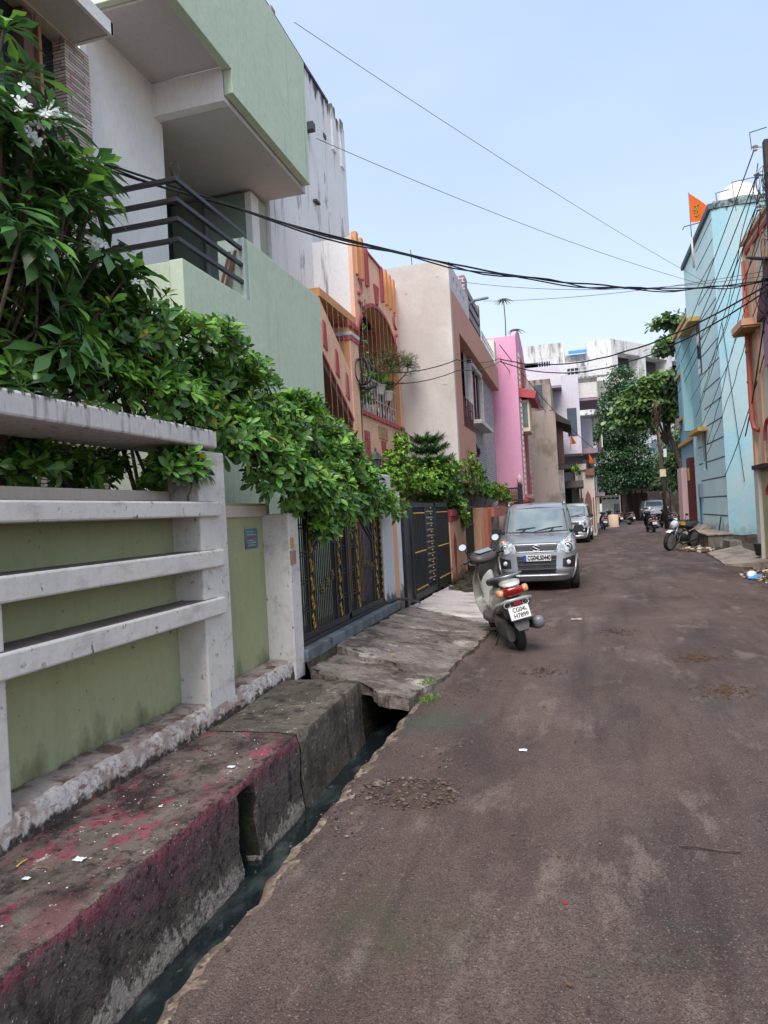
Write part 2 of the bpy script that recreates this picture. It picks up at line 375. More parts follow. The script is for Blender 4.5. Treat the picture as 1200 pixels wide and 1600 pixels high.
# ================================================================ THE SETTING
asphalt = mat('asphalt', srgb(98, 79, 72), .8, [
    (srgb(58, 46, 45), (1.3, .5, 1), .42, .62, .7, 7),
    (srgb(102, 87, 83), (2.6, .16, 1), .50, .72, .5, 7),
    (srgb(124, 106, 98), (1.3, .42, 1), .50, .64, .45, 15),
    (srgb(146, 128, 118), (2.6, .9, 1), .565, .64, .45, 15), (srgb(150, 134, 124), (.8, .5, 1), .585, .65, .4, 15), (srgb(60, 44, 40), (5, .35, 1), .56, .66, .45, 8),
    (srgb(84, 58, 40), (1.7, 1.7, 1), .64, .74, .5, 5),
    (srgb(50, 62, 48), (1.0, 1.0, 1), .62, .72, .45, 6),
    (srgb(44, 34, 31), (120, 112, 120), .50, .62, .7, 5), (srgb(52, 41, 37), (30, 26, 30), .54, .66, .5, 14),
    (srgb(150, 134, 126), (110, 110, 110), .60, .68, .7, 3), (srgb(36, 28, 27), (160, 160, 160), .56, .66, .6, 3)],
    [((150, 150, 150), .9, .010), ((48, 48, 48), .6, .012), ((9, 9, 9), .12, .02)], spec=.35, rvar=.14)
def spot(m, c, rad, col, op):     # a mossy damp stain in the road surface beside the drain
    n = m.node_tree; N = n.nodes; L = n.links; p = N['Principled BSDF']; src = p.inputs['Base Color'].links[0].from_socket
    t = N.new('ShaderNodeTexCoord'); vd = N.new('ShaderNodeVectorMath'); vd.operation = 'DISTANCE'; vd.inputs[1].default_value = c; L.new(t.outputs['Object'], vd.inputs[0])
    q = N.new('ShaderNodeTexNoise'); q.inputs['Scale'].default_value = 5; q.inputs['Detail'].default_value = 12; q.inputs['Roughness'].default_value = .7; L.new(t.outputs['Object'], q.inputs[0])
    a = N.new('ShaderNodeMath'); a.operation = 'MULTIPLY_ADD'; a.inputs[1].default_value = 1.3; L.new(q.outputs[0], a.inputs[0]); L.new(vd.outputs[1], a.inputs[2])
    r_ = N.new('ShaderNodeMapRange'); r_.inputs[1].default_value = rad+.72; r_.inputs[2].default_value = .5; r_.inputs[3].default_value = 0; r_.inputs[4].default_value = op; L.new(a.outputs[0], r_.inputs[0])
    mx = N.new('ShaderNodeMix'); mx.data_type = 'RGBA'; L.new(r_.outputs[0], mx.inputs[0]); L.new(src, mx.inputs[6]); mx.inputs[7].default_value = (*col, 1); L.new(mx.outputs[2], p.inputs['Base Color'])
spot(asphalt, (-1.12, 5.15, 0), .42, srgb(58, 82, 70), .6)
spot(asphalt, (-.75, 2.55, 0), .3, srgb(66, 74, 46), .6)
dirt = mat('dirt', srgb(82, 68, 58), .95, [(srgb(50, 42, 36), (2, 2, 2), .45, .65, .8, 6), (srgb(112, 98, 86), (18, 18, 18), .55, .68, .6, 5), (srgb(52, 66, 36), (1.1, 1.1, 1), .56, .66, .6, 5)], [(30, .8, .03)])
def nz2(x, y, s, o=0): return noise.noise(Vector((x*s+o, y*s-o, o*.7)))
def edge_l(y):
    b = -1.385 if y < 26 else -1.385+(y-26)*.17 if y < 34 else -.02+(y-34)*.14 if y < 44 else 1.3
    return b
def edge_r(y):
    if y < 12: return 3.3+.02*y
    if y < 22: return 3.45
    if y < 30: return 3.45+(y-22)*.09
    if y < 42: return 4.17+(y-30)*.04
    return 4.65+(y-42)*.6 if y < 52 else 10.7
# road surface: fine near the camera, coarser away
m = M().use(asphalt)
ys = list(np.arange(-3, 1.2, .3))+list(np.arange(1.2, 6.6, .045))+list(np.arange(6.6, 12, .12))+list(np.arange(12, 30, .4))+list(np.arange(30, 75, 1.5))
rows = []
for y in ys:
    l = edge_l(y); r_ = edge_r(y)
    l += .035*nz2(0, y, 2.1)+.028*nz2(0, y, 7.3, 4)+.018*nz2(0, y, 19, 8) if y < 7 else .12*nz2(0, y, .8)
    r_ += .25*nz2(3, y, .6)+.08*nz2(3, y, 2.7)
    row = [(l+.01, y, -.5), (l-.012, y, -.09), (l-.004, y, -.03)]
    xs = list(np.linspace(l+.008, 1.6, 74))+list(np.linspace(1.7, r_, 14)); 
    for x in xs:
        z = .010*nz2(x, y, 1.3)+(.006*nz2(x, y, 6)+.0035*nz2(x, y, 21) if y < 12 else 0)
        if x-l < .12: z -= .018*(1-(x-l)/.12)
        if r_-x < .3: z -= .03*(1-(r_-x)/.3)
        row.append((x, y, z))
    row.append((r_+.1, y, -.12)); rows.append(row)
m.grid(rows)
lipm = mat('crusted_road_edge', srgb(122, 104, 90), .95, [(srgb(84, 68, 60), (7, 5, 7), .45, .55, .85, 10), (srgb(164, 146, 128), (18, 14, 18), .54, .62, .7, 8), (srgb(50, 40, 34), (30, 30, 30), .54, .64, .8, 6)], [(60, .9, .012)])
m.use(lipm); nw = len(rows[0])-1
for i, y in enumerate(ys[:-1]):
    if y < 12:
        k2 = 3+int(1.6+1.7*nz2(0, y, 5, 3))
        for j in range(0, max(2, k2)): m.mi[i*nw+j] = m.k
road = struct(m.build('road', smooth=True))
# ground under everything and the broad far ground
m = M().use(dirt); m.grid([[(x, y, -.52) for x in (-400, -30, 0, 30, 400)] for y in (-300, -10, 30, 76, 700)])
struct(m.build('ground'))
m = M().use(dirt)
m.grid([[(x, y, -.045+.03*nz2(x, y, .9)) for x in np.linspace(edge_r(y)-.3, 30, 26)] for y in np.arange(30, 76, 1.5)])
m.grid([[(x, y, -.03+.03*nz2(x, y, .9)) for x in np.linspace(-14, edge_l(y)+.2, 26)] for y in np.arange(26, 76, 1.5)])
m.box(-300, 300, 75, 600, -.5, -.06)
# raised yards behind the fronts
m.box(-14, -2.75, -6, 26.5, -.5, .1); m.box(-2.8, -1.95, 10.6, 26.5, -.5, -.02)
m.box(4.35, 14, -6, 31.0, -.5, .1)
struct(m.build('dirt_ground', smooth=False))
# right verge: dirt strip, drain beyond it
m = M().use(dirt)
rows = []
for y in np.arange(-3, 32, .35):
    e_ = edge_r(y)-.25; hole = 16.2 < y < 17.2 or 25.6 < y < 28.6
    rows.append([(e_+q*.17, y, -.035+.03*nz2(e_+q*.17, y, 2.2)+.025*q*.17-(.0 if not (hole and q > 2) else .45)) for q in range(9)])
m.grid(rows); struct(m.build('verge', smooth=True))
# drain water
watm = mat('drain_water_surface', srgb(26, 34, 36), .06, [(srgb(74, 84, 82), (5, 2.2, 1), .50, .64, .8, 9), (srgb(120, 134, 132), (13, 6, 1), .66, .74, .6, 6), (srgb(16, 22, 24), (2, 1.1, 1), .4, .6, .6, 4)], [((9, 5, 5), .35, .012)], spec=.7, rvar=.06)
m = M().use(watm); m.grid([[(x, y, -.35+.003*nz2(x, y, 9)) for x in np.linspace(-1.95, -1.36, 10)] for y in np.arange(-2, 11, .1)])
struct(m.build('drain_water', smooth=True))
# footway block between wall and drain, with flaking red paint
ledgem = mat('red_painted_concrete', srgb(104, 92, 84), .9, [
    (srgb(134, 122, 112), (5, 2.2, 5), .53, .70, .7, 9),
    (srgb(100, 58, 64), (2.6, 1.3, 2.6), .50, .62, .7, 12),
    (srgb(140, 66, 80), (4.5, 2.2, 4.5), .545, .575, .85, 14),
    (srgb(40, 31, 30), (3, 2.2, 3), .46, .60, .9, 14),
    (srgb(156, 80, 92), (16, 6, 16), .65, .67, .7, 10),
    (srgb(186, 174, 160), (14, 14, 18), .66, .68, .8, 9),
    (srgb(28, 22, 22), (30, 26, 30), .54, .64, .75, 8),
    (srgb(26, 20, 20), (9, 7, 9), .46, .58, .9, 10, (-2.58, -2.34, 0)),
    (srgb(26, 20, 20), (10, 8, 10), .50, .60, .8, 10, (-1.84, -1.98, 0)),
    (srgb(190, 180, 170), (120, 120, 120), .68, .71, .7, 2)], [(60, .7, .010), (16, .5, .012)], spec=.3, rvar=.15, cracks=(BLACK, 2.2, .012, .5))
ledgeface = mat('painted_ledge_face', srgb(98, 85, 79), .92, [
    (srgb(104, 62, 76), (2.2, 1.4, 2.0), .48, .62, .6, 12, (.05, -.35)),
    (srgb(126, 62, 74), (5, 4, 14), .54, .58, .75, 15, (.125, -.10)),
    (srgb(48, 39, 37), (5, 7, 2.4), .52, .64, .75, 14),
    (srgb(170, 160, 150), (6, 8, 5), .535, .575, .8, 14, (-.30, -.05)),
    (srgb(40, 34, 24), (6, 6, 14), .46, .58, .8, 8, (-.36, -.29)),
    (srgb(26, 20, 20), (30, 26, 30), .54, .64, .75, 8),
    (srgb(190, 180, 170), (60, 60, 60), .68, .70, .7, 2)], [(60, .9, .014), (18, .7, .02)], rvar=.1, cracks=(BLACK, 2.6, .016, .46))
hollowm = mat('dark_green_hollow', srgb(34, 36, 26), .95, [(srgb(56, 66, 36), (12, 12, 12), .5, .64, .8, 8), (BLACK, (9, 9, 9), .48, .62, .9, 6)], [(30, .8, .02)])  # dark green and black colour for the faces inside the hollow
bareconc = mat('bare_concrete_block', srgb(98, 88, 78), .92, [(srgb(54, 46, 40), (3, 2, 3), .46, .66, .85, 8), (srgb(160, 150, 136), (15, 15, 11), .6, .66, .7, 10), (srgb(52, 60, 34), (4, 4, 2), .6, .72, .6, 7), (srgb(30, 26, 24), (8, 8, .9), .54, .66, .8, 8), (srgb(34, 28, 26), (34, 34, 34), .54, .64, .7, 6)], [(50, .8, .010), (14, .5, .012)], rvar=.1, cracks=(BLACK, 2.0, .012, .5))
def ledge_z(x, y): return .147+.010*nz2(x, y, 1.6)+.004*nz2(x, y, 9)+(.01 if y > 4.7 else 0)*(y-4.7)*3
def ledge(y0, y1, name, mt, label=None):
    m = M().use(mt); rows = []
    for y in np.arange(y0, y1+.001, .016):
        e_ = -1.842+.006*nz2(1, y, 6)
        row = []
        for i in range(28):
            x = -2.78+(e_+2.78)*i/27; row.append((x, y, ledge_z(x, y)))
        chip = max(0, noise.noise(Vector((2.2, y*3.1, 3)))-.12)*.10+max(0, noise.noise(Vector((5.2, y*11, 3))))*.02
        row[-1] = (e_-.006-chip*.5, y, ledge_z(e_, y)-.004-chip*.15)
        row.append((e_-.001, y, ledge_z(e_, y)-.02-chip*1.3))
        for j in range(1, 25):
            z = .12-.5*j/24-chip*.3; d = .007*nz2(y, z, 5, 2)+.006*nz2(y, z, 22, 3)+.004*nz2(y, z, 60, 3)
            hc = 3.52+.02*nz2(z, 1, 4)
            if abs(y-hc) < .095 and z < .09:   # broken hollow in the face
                t = 1-abs(y-hc)/.095; d -= .14*min(1, t*4)*min(1, (.09-z)*14)
            foot = max(0, -.2-z)*.15
            row.append((e_+d+foot, y, z))
        rows.append(row)
    m.grid(rows); W_ = len(rows[0])-1
    if name == 'pavement' and mt is ledgem:
        m.use(ledgeface); kf = m.k; m.use(hollowm); kh = m.k; m.use(mt)
        for i in range(len(rows)-1):
            for j in range(27, W_):
                a = rows[i][j+1]; c_ = rows[i+1][j+1]; yy, zz, xx = (a[1]+c_[1])/2, a[2], a[0]
                m.mi[i*W_+j] = kh if xx < -1.905 and zz < .09 else kf
    for y in (y0, y1): m.face([(-2.78, y, -.5), (-2.78, y, .145), (-1.86, y, .145), (-1.86, y, -.5)])
    return struct(m.build(name, smooth=True, auto=50))
ledge(-1.2, 4.30, 'pavement', ledgem)
ledge(4.304, 5.66, 'pavement', bareconc)
# ================================================================ BOUNDARY WALL (plot 1)
whitew = plaster('whitewash', srgb(214, 207, 201), .35, .45, grime=srgb(84, 72, 66), bump=.3, extra=[(srgb(110, 98, 92), (14, 14, 14), .63, .68, .7, 6), (srgb(150, 138, 132), (9, 3, 9), .55, .7, .45, 9), (srgb(70, 60, 56), (24, 24, 12), .66, .70, .8, 5)])
whitetop = plaster('whitewash_mildewed', srgb(206, 200, 197), .3, .3, extra=[(BLACK, (26, 26, 3.0), .50, .60, .92, 8, (2.135, 2.04)), (srgb(120, 110, 106), (20, 20, 3), .52, .66, .6, 6)])
plinthm = mat('flaking_plinth', srgb(184, 176, 172), .92, [(srgb(140, 118, 106), (6, 6, 6), .5, .6, .8, 7), (srgb(222, 216, 210), (9, 9, 9), .56, .64, .6, 7), (srgb(40, 31, 30), (17, 13, 12), .44, .53, .95, 12, (.06, .175)), (srgb(96, 62, 48), (9, 7, 30), .60, .64, .8, 8), (srgb(120, 104, 98), (34, 34, 34), .52, .62, .6, 6), (srgb(96, 62, 46), (5, 5, 14), .6, .66, .7, 6)], [(24, .8, .01), (80, .4, .004)])
sillm = mat('crumbling_sill', srgb(150, 134, 124), .95, [(srgb(96, 66, 54), (5, 5, 5), .47, .57, .85, 7), (srgb(190, 178, 168), (11, 11, 11), .58, .68, .6, 7), (srgb(60, 48, 42), (9, 9, 9), .6, .7, .8, 6)], [(22, .9, .014)])
greenp = plaster('olive_green_paint', srgb(162, 164, 128), .28, .22, extra=[(srgb(84, 82, 62), (5, 5, 2.5), .47, .66, .7, 9, (.15, .8)), (srgb(52, 50, 36), (16, 16, 16), .66, .72, .6, 4), (srgb(128, 142, 104), (.8, .8, .8), .4, .6, .5, 3)], bump=.12)
darkdust = mat('dusty_concrete_dark', srgb(112, 100, 94), .95, [(srgb(70, 60, 56), (4, 4, 4), .45, .65, .7, 6)], [(30, .4, .01)])
bw = thing('boundary_wall', 'low white and olive green boundary wall with horizontal rails, plants spilling over it', 'wall', (-2.6, 4, .1))
XF = -2.53
m = M().use(plinthm)   # plinth with wavering edge
rows = []
for y in np.arange(-1.2, 6.02, .04):
    s_ = .016*nz2(y, 0, 5)+.01*nz2(y, 2, 17)
    rows.append([(XF+.02+.012*nz2(y, 1, 3), y, .08), (XF+.012+.006*nz2(y, 4, 9), y, .17), (XF+.004+s_*.3, y, .262+s_), (XF-.012, y, .288+s_), (-2.76, y, .298+s_*.6)])
m.grid(rows); m.build('plinth', bw, smooth=True, auto=50)
m = M().use(sillm); rows = []
for y in np.arange(-1.2, 5.98, .03):
    s_ = .5+.5*nz2(y, 7, 2.4)+.4*nz2(y, 2, 11); xx = XF-.03-.045*max(0, min(1, s_))
    h = .288+.018*nz2(y, 0, 5)+.016*nz2(y, 3, 13)
    rows.append([(xx+.02, y, h-.02), (xx, y, h+.012+.01*nz2(y, 9, 25)), (-2.74, y, h+.018)])
m.grid(rows); m.build('sill', bw, smooth=True)
m = M().use(greenp)
m.box(-2.9, -2.75, -1.2, 2.62, .1, 1.74); m.box(-2.9, -2.752, 2.62, 6.0, .1, 1.72)
m.build('panel', bw)
m = M().use(whitew)  # posts: near post, middle post pair
def post(y0, y1, z1=2.1, x=XF):
    M_ = M().use(whitew); M_.box(-2.78, x, y0, y1, .12, z1); return M_.build('post', bw, bevel=.012)
post(2.2, 2.61, 1.9); post(4.38, 4.76, 2.08); post(5.84, 6.06, 1.62, -2.5)
# three rails and the top slab
for z0, z1, y1, xo in ((.905, 1.028, 4.62, 0), (1.248, 1.372, 4.64, 0), (1.61, 1.715, 4.63, .0)):
    m = M().use(whitew); rows = []
    m.box(-2.74, XF+.035+xo, -1.2, y1, z0, z1)
    m.build('rail', bw, bevel=.012)
    m = M().use(darkdust); m.grid([[(x, y, z1+.0035+.002*nz2(x, y, 9)) for x in (-2.72, -2.66, -2.58, XF+.01+.012*nz2(y, z1, 6))] for y in np.arange(-1.2, y1-.03, .06)]); m.build('dust_layer', bw, smooth=True)
m = M().use(plaster('cream_inner_coping', srgb(196, 182, 170), .3, .3)); m.box(-2.98, -2.73, -1.2, 4.33, 1.66, 1.80); m.box(-2.98, -2.73, 4.80, 5.9, 1.60, 1.70); m.build('coping', bw, bevel=.01)
m = M().use(whitetop); m.box(-3.02, XF+.03, -1.2, 4.62, 2.105, 2.232); m.build('top_slab', bw, bevel=.014)
# notice plate with faded print
nb = mat('faded_blue_notice', srgb(70, 112, 128), .6, [(srgb(150, 160, 160), (14, 60, 60), .5, .6, .6, 3), (srgb(40, 70, 84), (8, 8, 8), .5, .66, .6, 4)])
m = M().use(nb); m.box(-2.752, -2.742, 5.47, 5.71, 1.33, 1.50); pl = m.build('notice_plate', bw, bevel=.003)
pw = mat('print_white', (.45, .45, .45), .6); pr_ = mat('print_red', (.4, .05, .05), .6)
m = M().use(pr_).box(-2.7415, -2.7395, 5.54, 5.66, 1.415, 1.432); m.use(pw)
for z in (1.47, 1.445, 1.395, 1.375, 1.355): m.box(-2.7415, -2.7395, 5.50, 5.50+.17*(.6+.4*abs(math.sin(z*90))), z, z+.006)
m.build('print_line', bw)
# electric bell box on the last post
m = M().use(metalp('rusty_box', srgb(150, 120, 104), .7)); m.box(-2.5, -2.478, 5.84, 5.93, 1.16, 1.28); bx = m.build('switch_box', bw, bevel=.004)
m = M().use(metalp('mustard_plate', srgb(196, 146, 60), .6)); m.box(-2.5, -2.49, 5.86, 5.92, 1.31, 1.40); m.build('name_plate', bw, bevel=.002)

# ================================================================ GATE 1, PILLAR
blackp = metalp('black_gate_paint', (.022, .024, .028), .45, dirt=.5)
goldp = metalp('dull_gold_paint', srgb(176, 138, 62), .4, .6, dirt=.5)
goldold = metalp('tarnished_gold', srgb(120, 102, 74), .5, .5, dirt=.6)
g1 = thing('gate', 'black and gold double gate half covered by leafy branches, beside the white pillar', 'gate', (-2.6, 7.8, .33))
GX = -2.6
def scroll_col(m, y, z0, z1, x):
    k = max(1, round((z1-z0)/.19)); h = (z1-z0)/k
    for i in range(k):
        a = z0+i*h
        m.tube([(x, y+.028*math.sin(t*2*PI), a+h*(.08+.84*t)) for t in np.linspace(0, 1, 9)], [.007, .011, .013, .010, .008, .010, .013, .011, .007], 6)
        m.tube([(x, y-.02*math.sin(t*2*PI), a+h*(.25+.5*t)) for t in np.linspace(0, 1, 7)], .007, 5)
def gate_leaf(y0, y1, sgn):
    L = y1-y0; z0, z1 = .40, 2.02
    fr = M().use(blackp); 
    for y in (y0+.02, y1-.02): fr.box(GX-.03, GX+.03, y-.02, y+.02, z0, z1)
    for z in (z0+.03, z1-.03): fr.box(GX-.03, GX+.03, y0, y1, z-.03, z+.03)
    f = fr.build('gate_frame', lf, bevel=.003)
    b = M().use(blackp)
    n = int(L/.052)
    q1, q2 = y0+L*.30, y0+L*.74
    for i in range(1, n):
        y = y0+L*i/n; b.tube([(GX, y, z0+.05), (GX, y, z1-.05)], .0075, 6)
    for y in (y0+L*.20, q1, q2, y0+L*.88): b.box(GX-.018, GX+.018, y-.016, y+.016, z0, z1)
    for z in (.66, .93, 1.20, 1.47, 1.74):
        for a, c in ((y0, q1), (q2, y1)): b.box(GX-.013, GX+.015, a, c, z-.006, z+.006); b.box(GX-.013, GX+.015, a, c, z+.03, z+.042)
    yy = ((q1, 1.22), (q2, 1.62)) if sgn > 0 else ((q1, 1.62), (q2, 1.22))
    for dz in (0, .07): b.bar((GX+.004, yy[0][0], yy[0][1]+dz), (GX+.004, yy[1][0], yy[1][1]+dz), .03, .028)
    b.build('bars', lf)
    for q_ in (.25, .81): o = M().use(goldp); scroll_col(o, y0+L*q_, .45, 1.95, GX+.022); o.tube([(GX+.012, y0+L*q_, .42), (GX+.012, y0+L*q_, 1.98)], .004, 4); o.build('scroll_ornament', lf, smooth=True)
    for k in range(3):
        fl = M().use(goldold)
        y = q1+(q2-q1)*(.25+.25*k); z = (.84+.055*k) if sgn > 0 else (.98-.03*k)
        for a in range(8):
            an = a*PI/4; fl.tube([(GX+.024, y, z), (GX+.034, y+.045*math.cos(an), z+.055*math.sin(an))], [.006, .012], 5)
        fl.lathe([(0, .02), (.018, .03), (.022, .045), (0, .055)], (GX, y, z), 'x', 8)
        fl.build('flower_ornament', lf, smooth=True)
for (a, c, s_) in ((6.16, 7.66, 1), (7.68, 9.12, -1)):
    lf = thing('gate_leaf', 'x', 'x', (GX, a, .4)); del lf['label']; del lf['category']
    lf.parent = g1; lf.location = Vector((GX, a, .4))-WL[g1.name]; WL[lf.name] = Vector((GX, a, .4))
    gate_leaf(a, c, s_)
m = M().use(goldp)
for i in range(16): m.tube([(GX+.03, 9.08+.022*math.sin(t*6.28), .48+i*.095+t*.09) for t in np.linspace(0, 1, 6)], [.006, .012, .014, .014, .012, .006], 6)
m.build('gold_strip', g1, smooth=True)
m = M().use(metalp('gate_track', srgb(52, 46, 46), .6)); m.box(GX-.04, GX+.05, 6.06, 9.2, .355, .395); m.build('gate_track', g1, bevel=.004)
graystone = mat('grey_step_stone', srgb(112, 118, 124), .8, [(srgb(70, 72, 74), (3, 3, 3), .48, .66, .7, 6), (srgb(60, 50, 42), (8, 8, 8), .6, .7, .7, 6)], [(50, .3, .004)])
m = M().use(graystone); m.box(-2.9, -2.46, 6.04, 9.5, .24, .352); st = m.build('gate_step', bevel=.008, origin=(-2.6, 7.8, .24)); tag(st, 'grey stone step under the black and gold double gate', 'step')
mossc = mat('mossy_dark_concrete', srgb(70, 62, 52), .95, [(srgb(38, 34, 26), (8, 8, 8), .45, .6, .8, 6), (srgb(74, 84, 40), (5, 5, 5), .55, .66, .7, 6), (srgb(128, 118, 104), (13, 13, 13), .62, .7, .6, 5)], [(24, .9, .02)])
m = M().use(mossc); m.grid([[(x+.02*nz2(y, x, 9), y, z+.012*nz2(y, z, 12)) for x, z in ((-2.47, .26), (-2.45, .2), (-2.42, .12), (-2.40, .03))] for y in np.arange(6.0, 9.6, .05)])
m.build('step_footing', st, smooth=True)
whiteblue = plaster('blue_white_paint', srgb(204, 206, 210), .2, .3, low=(.3, .75), grime=srgb(80, 78, 76))
gp = thing('gate_pillar', 'tall white gate pillar between the two black gates', 'pillar', (-2.6, 9.5, .1))
m = M().use(whiteblue); m.box(-2.86, -2.56, 9.18, 9.72, .1, 2.12); m.build('shaft', gp, bevel=.015)
orangep = plaster('salmon_orange_paint', srgb(222, 168, 134), .28, .3, low=(.1, .8), grime=srgb(100, 76, 60))
m = M().use(orangep); m.box(-2.84, -2.575, 9.725, 10.02, .1, 1.95); m.build('neighbour_pier', gp, bevel=.008)
m = M().use(whiteblue); m.box(-2.84, -2.585, 10.025, 10.3, .1, 1.9); m.build('neighbour_reveal', gp, bevel=.008)
m = M().use(blackp); m.tube([(-2.55, 9.2, .36), (-2.5, 9.5, .38), (-2.46, 9.9, .33), (-2.4, 10.5, .2)], .02, 6); c = m.build('pipe', origin=(-2.5, 9.5, .3), smooth=True); tag(c, 'black water pipe lying at the foot of the white pillar', 'pipe')

# ================================================================ GATE 2 + WALLS
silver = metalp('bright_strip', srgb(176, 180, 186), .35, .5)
g2 = thing('gate', 'black slatted double gate with small gold knobs in the orange wall', 'gate', (-2.6, 12.4, .1))
def g2leaf(y0, y1, slats):
    L = y1-y0; z0, z1 = .14, 1.74
    fr = M().use(blackp)
    for y in (y0+.03, y1-.03): fr.box(GX-.03, GX+.03, y-.03, y+.03, z0-.06, z1)
    fr.box(GX-.03, GX+.03, y0, y1, z1-.08, z1); fr.box(GX-.03, GX+.03, y0, y1, z0, z0+.22 if not slats else z0+.12)
    fr.build('gate_frame', lf, bevel=.004)
    b = M().use(blackp); g = M().use(goldp)
    a, c = (y0+.06, y0+L*.55) if slats else (y0+.06, y1-.06)
    n = max(4, int((c-a)/.1))
    for i in range(n+1):
        y = a+(c-a)*i/n; b.box(GX-.016, GX+.016, y-.016, y+.016, z0+.1, z1-.05)
        for z in (.32, .92, 1.56):
            if 0 < i < n: g.lathe([(0, .0), (.016, .01), (.016, .03), (0, .04)], (GX+.012, y, z), 'x', 6)
    if slats:
        b.box(GX-.025, GX+.028, y0+L*.55, y0+L*.6, z0, z1)
        ng = M().use(silver)  # pale strips put light glimpsed between the slats into colour
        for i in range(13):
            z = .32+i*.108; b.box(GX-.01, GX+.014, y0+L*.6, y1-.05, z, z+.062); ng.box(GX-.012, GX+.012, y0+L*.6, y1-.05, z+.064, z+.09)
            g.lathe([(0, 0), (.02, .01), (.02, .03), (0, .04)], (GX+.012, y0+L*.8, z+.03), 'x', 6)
        ng.build('light_glimpse_strip', lf)
    b.build('bars', lf); g.build('gold_knob', lf, smooth=True, each=True)
for a, c, s_ in ((10.95, 12.85, True), (12.9, 14.25, False)):
    lf = thing('gate_leaf', 'x', 'x'); del lf['label']; del lf['category']; lf.parent = g2
    lf.location = Vector((GX, a, .14))-WL[g2.name]; WL[lf.name] = Vector((GX, a, .14)); g2leaf(a, c, s_)
m = M().use(blackp); m.box(-2.68, -2.56, 10.4, 10.56, .1, 1.72); m.box(-2.68, -2.60, 10.7, 10.92, .1, 1.5); m.build('gate_post', g2, bevel=.004)
maroon = plaster('maroon_paint', srgb(158, 76, 78), .25, .25)
ow = thing('boundary_wall', 'orange boundary wall with maroon coping and a maroon diamond painted on it', 'wall', (-2.5, 15.3, 0))
m = M().use(orangep); m.box(-2.75, -2.56, 14.35, 16.4, -.02, 1.46); m.build('wall_panel', ow, bevel=.006)
m = M().use(maroon); m.box(-2.8, -2.50, 14.33, 16.45, 1.46, 1.6); m.box(-2.78, -2.53, 14.33, 15.2, 1.36, 1.458); m.build('coping', ow, bevel=.008)
m = M().use(maroon); m.prism([(14.78, .72), (15.02, .95), (14.78+.24*.5, 1.14), (14.66, .95), (14.80, .30)][:0] or [(14.82, .22), (15.02, .78), (14.98, .98), (14.82, 1.12), (14.68, .98), (14.64, .8)], lambda a, b, t: (t, a, b), -2.555, -2.55)
m.build('painted_diamond', ow)
m = M().use(metalp('pale_box', srgb(140, 140, 146), .6)); m.box(-2.56, -2.52, 16.0, 16.12, 1.1, 1.32); m.build('meter_box', ow, bevel=.005)
g3 = thing('gate', 'narrow dark barred gate just beyond the orange wall', 'gate', (-2.55, 17, .1))
m = M().use(blackp)
for i in range(11): m.box(-2.6, -2.57, 16.5+i*.125, 16.53+i*.125, .1, 1.7)
for z in (.12, .5, 1.2, 1.62): m.box(-2.61, -2.56, 16.46, 17.82, z, z+.04)
m.build('bars', g3)
m = M().use(goldp)
for i in range(10): m.tube([(-2.555, 16.56+i*.125, .2), (-2.54, 16.60+i*.125, .34), (-2.555, 16.54+i*.125, .48)], .02, 5)
m.build('gold_leaf_ornament', g3, smooth=True)
saddle = plaster('brown_salmon_paint', srgb(190, 116, 96), .25, .25)
sw = thing('boundary_wall', 'salmon and brown street wall with striped stone panel behind the grey car', 'wall', (-2.3, 20, 0))
m = M().use(orangep); m.box(-2.75, -2.4, 17.9, 18.6, -.02, 1.62); m.build('pier', sw, bevel=.01)
m = M().use(saddle); m.box(-2.7, -2.3, 18.6, 19.3, -.02, 1.60); m.build('pier', sw, bevel=.01)
m = M().use(saddle); m.box(-2.72, -2.2, 19.3, 25.3, 1.36, 1.62); m.build('lintel', sw, bevel=.01)
# ================================================================ LEFT HOUSES
mint = plaster('mint_green_paint', srgb(202, 214, 190), .16, .3, extra=[(srgb(150, 160, 142), (10, 10, .5), .58, .72, .5, 6), (BLACK, (14, 14, 5), .6, .66, .8, 6, (8.62, 8.3))], bump=.12)
mintshade = plaster('mint_shaded_paint', srgb(172, 186, 178), .15, .2)  # darker copy of the mint, its shade put into the colour
offwhite = plaster('off_white_paint', srgb(238, 234, 232), .12, .18, bump=.1)
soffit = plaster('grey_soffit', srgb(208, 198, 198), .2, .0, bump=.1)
darkin = mat('dark_interior', (.03, .035, .04), .9)  # near-black colour stands in for the shade inside openings
recess_shade = mat('shaded_recess_wall', srgb(44, 52, 62), .85, [(srgb(60, 70, 78), (1, 1, 1), .4, .7, .4, 3)])  # darkness of the deep recess is put into this wall colour
tilem = mat('split_stone_tile', srgb(176, 152, 142), .85, [], [], spec=.3)
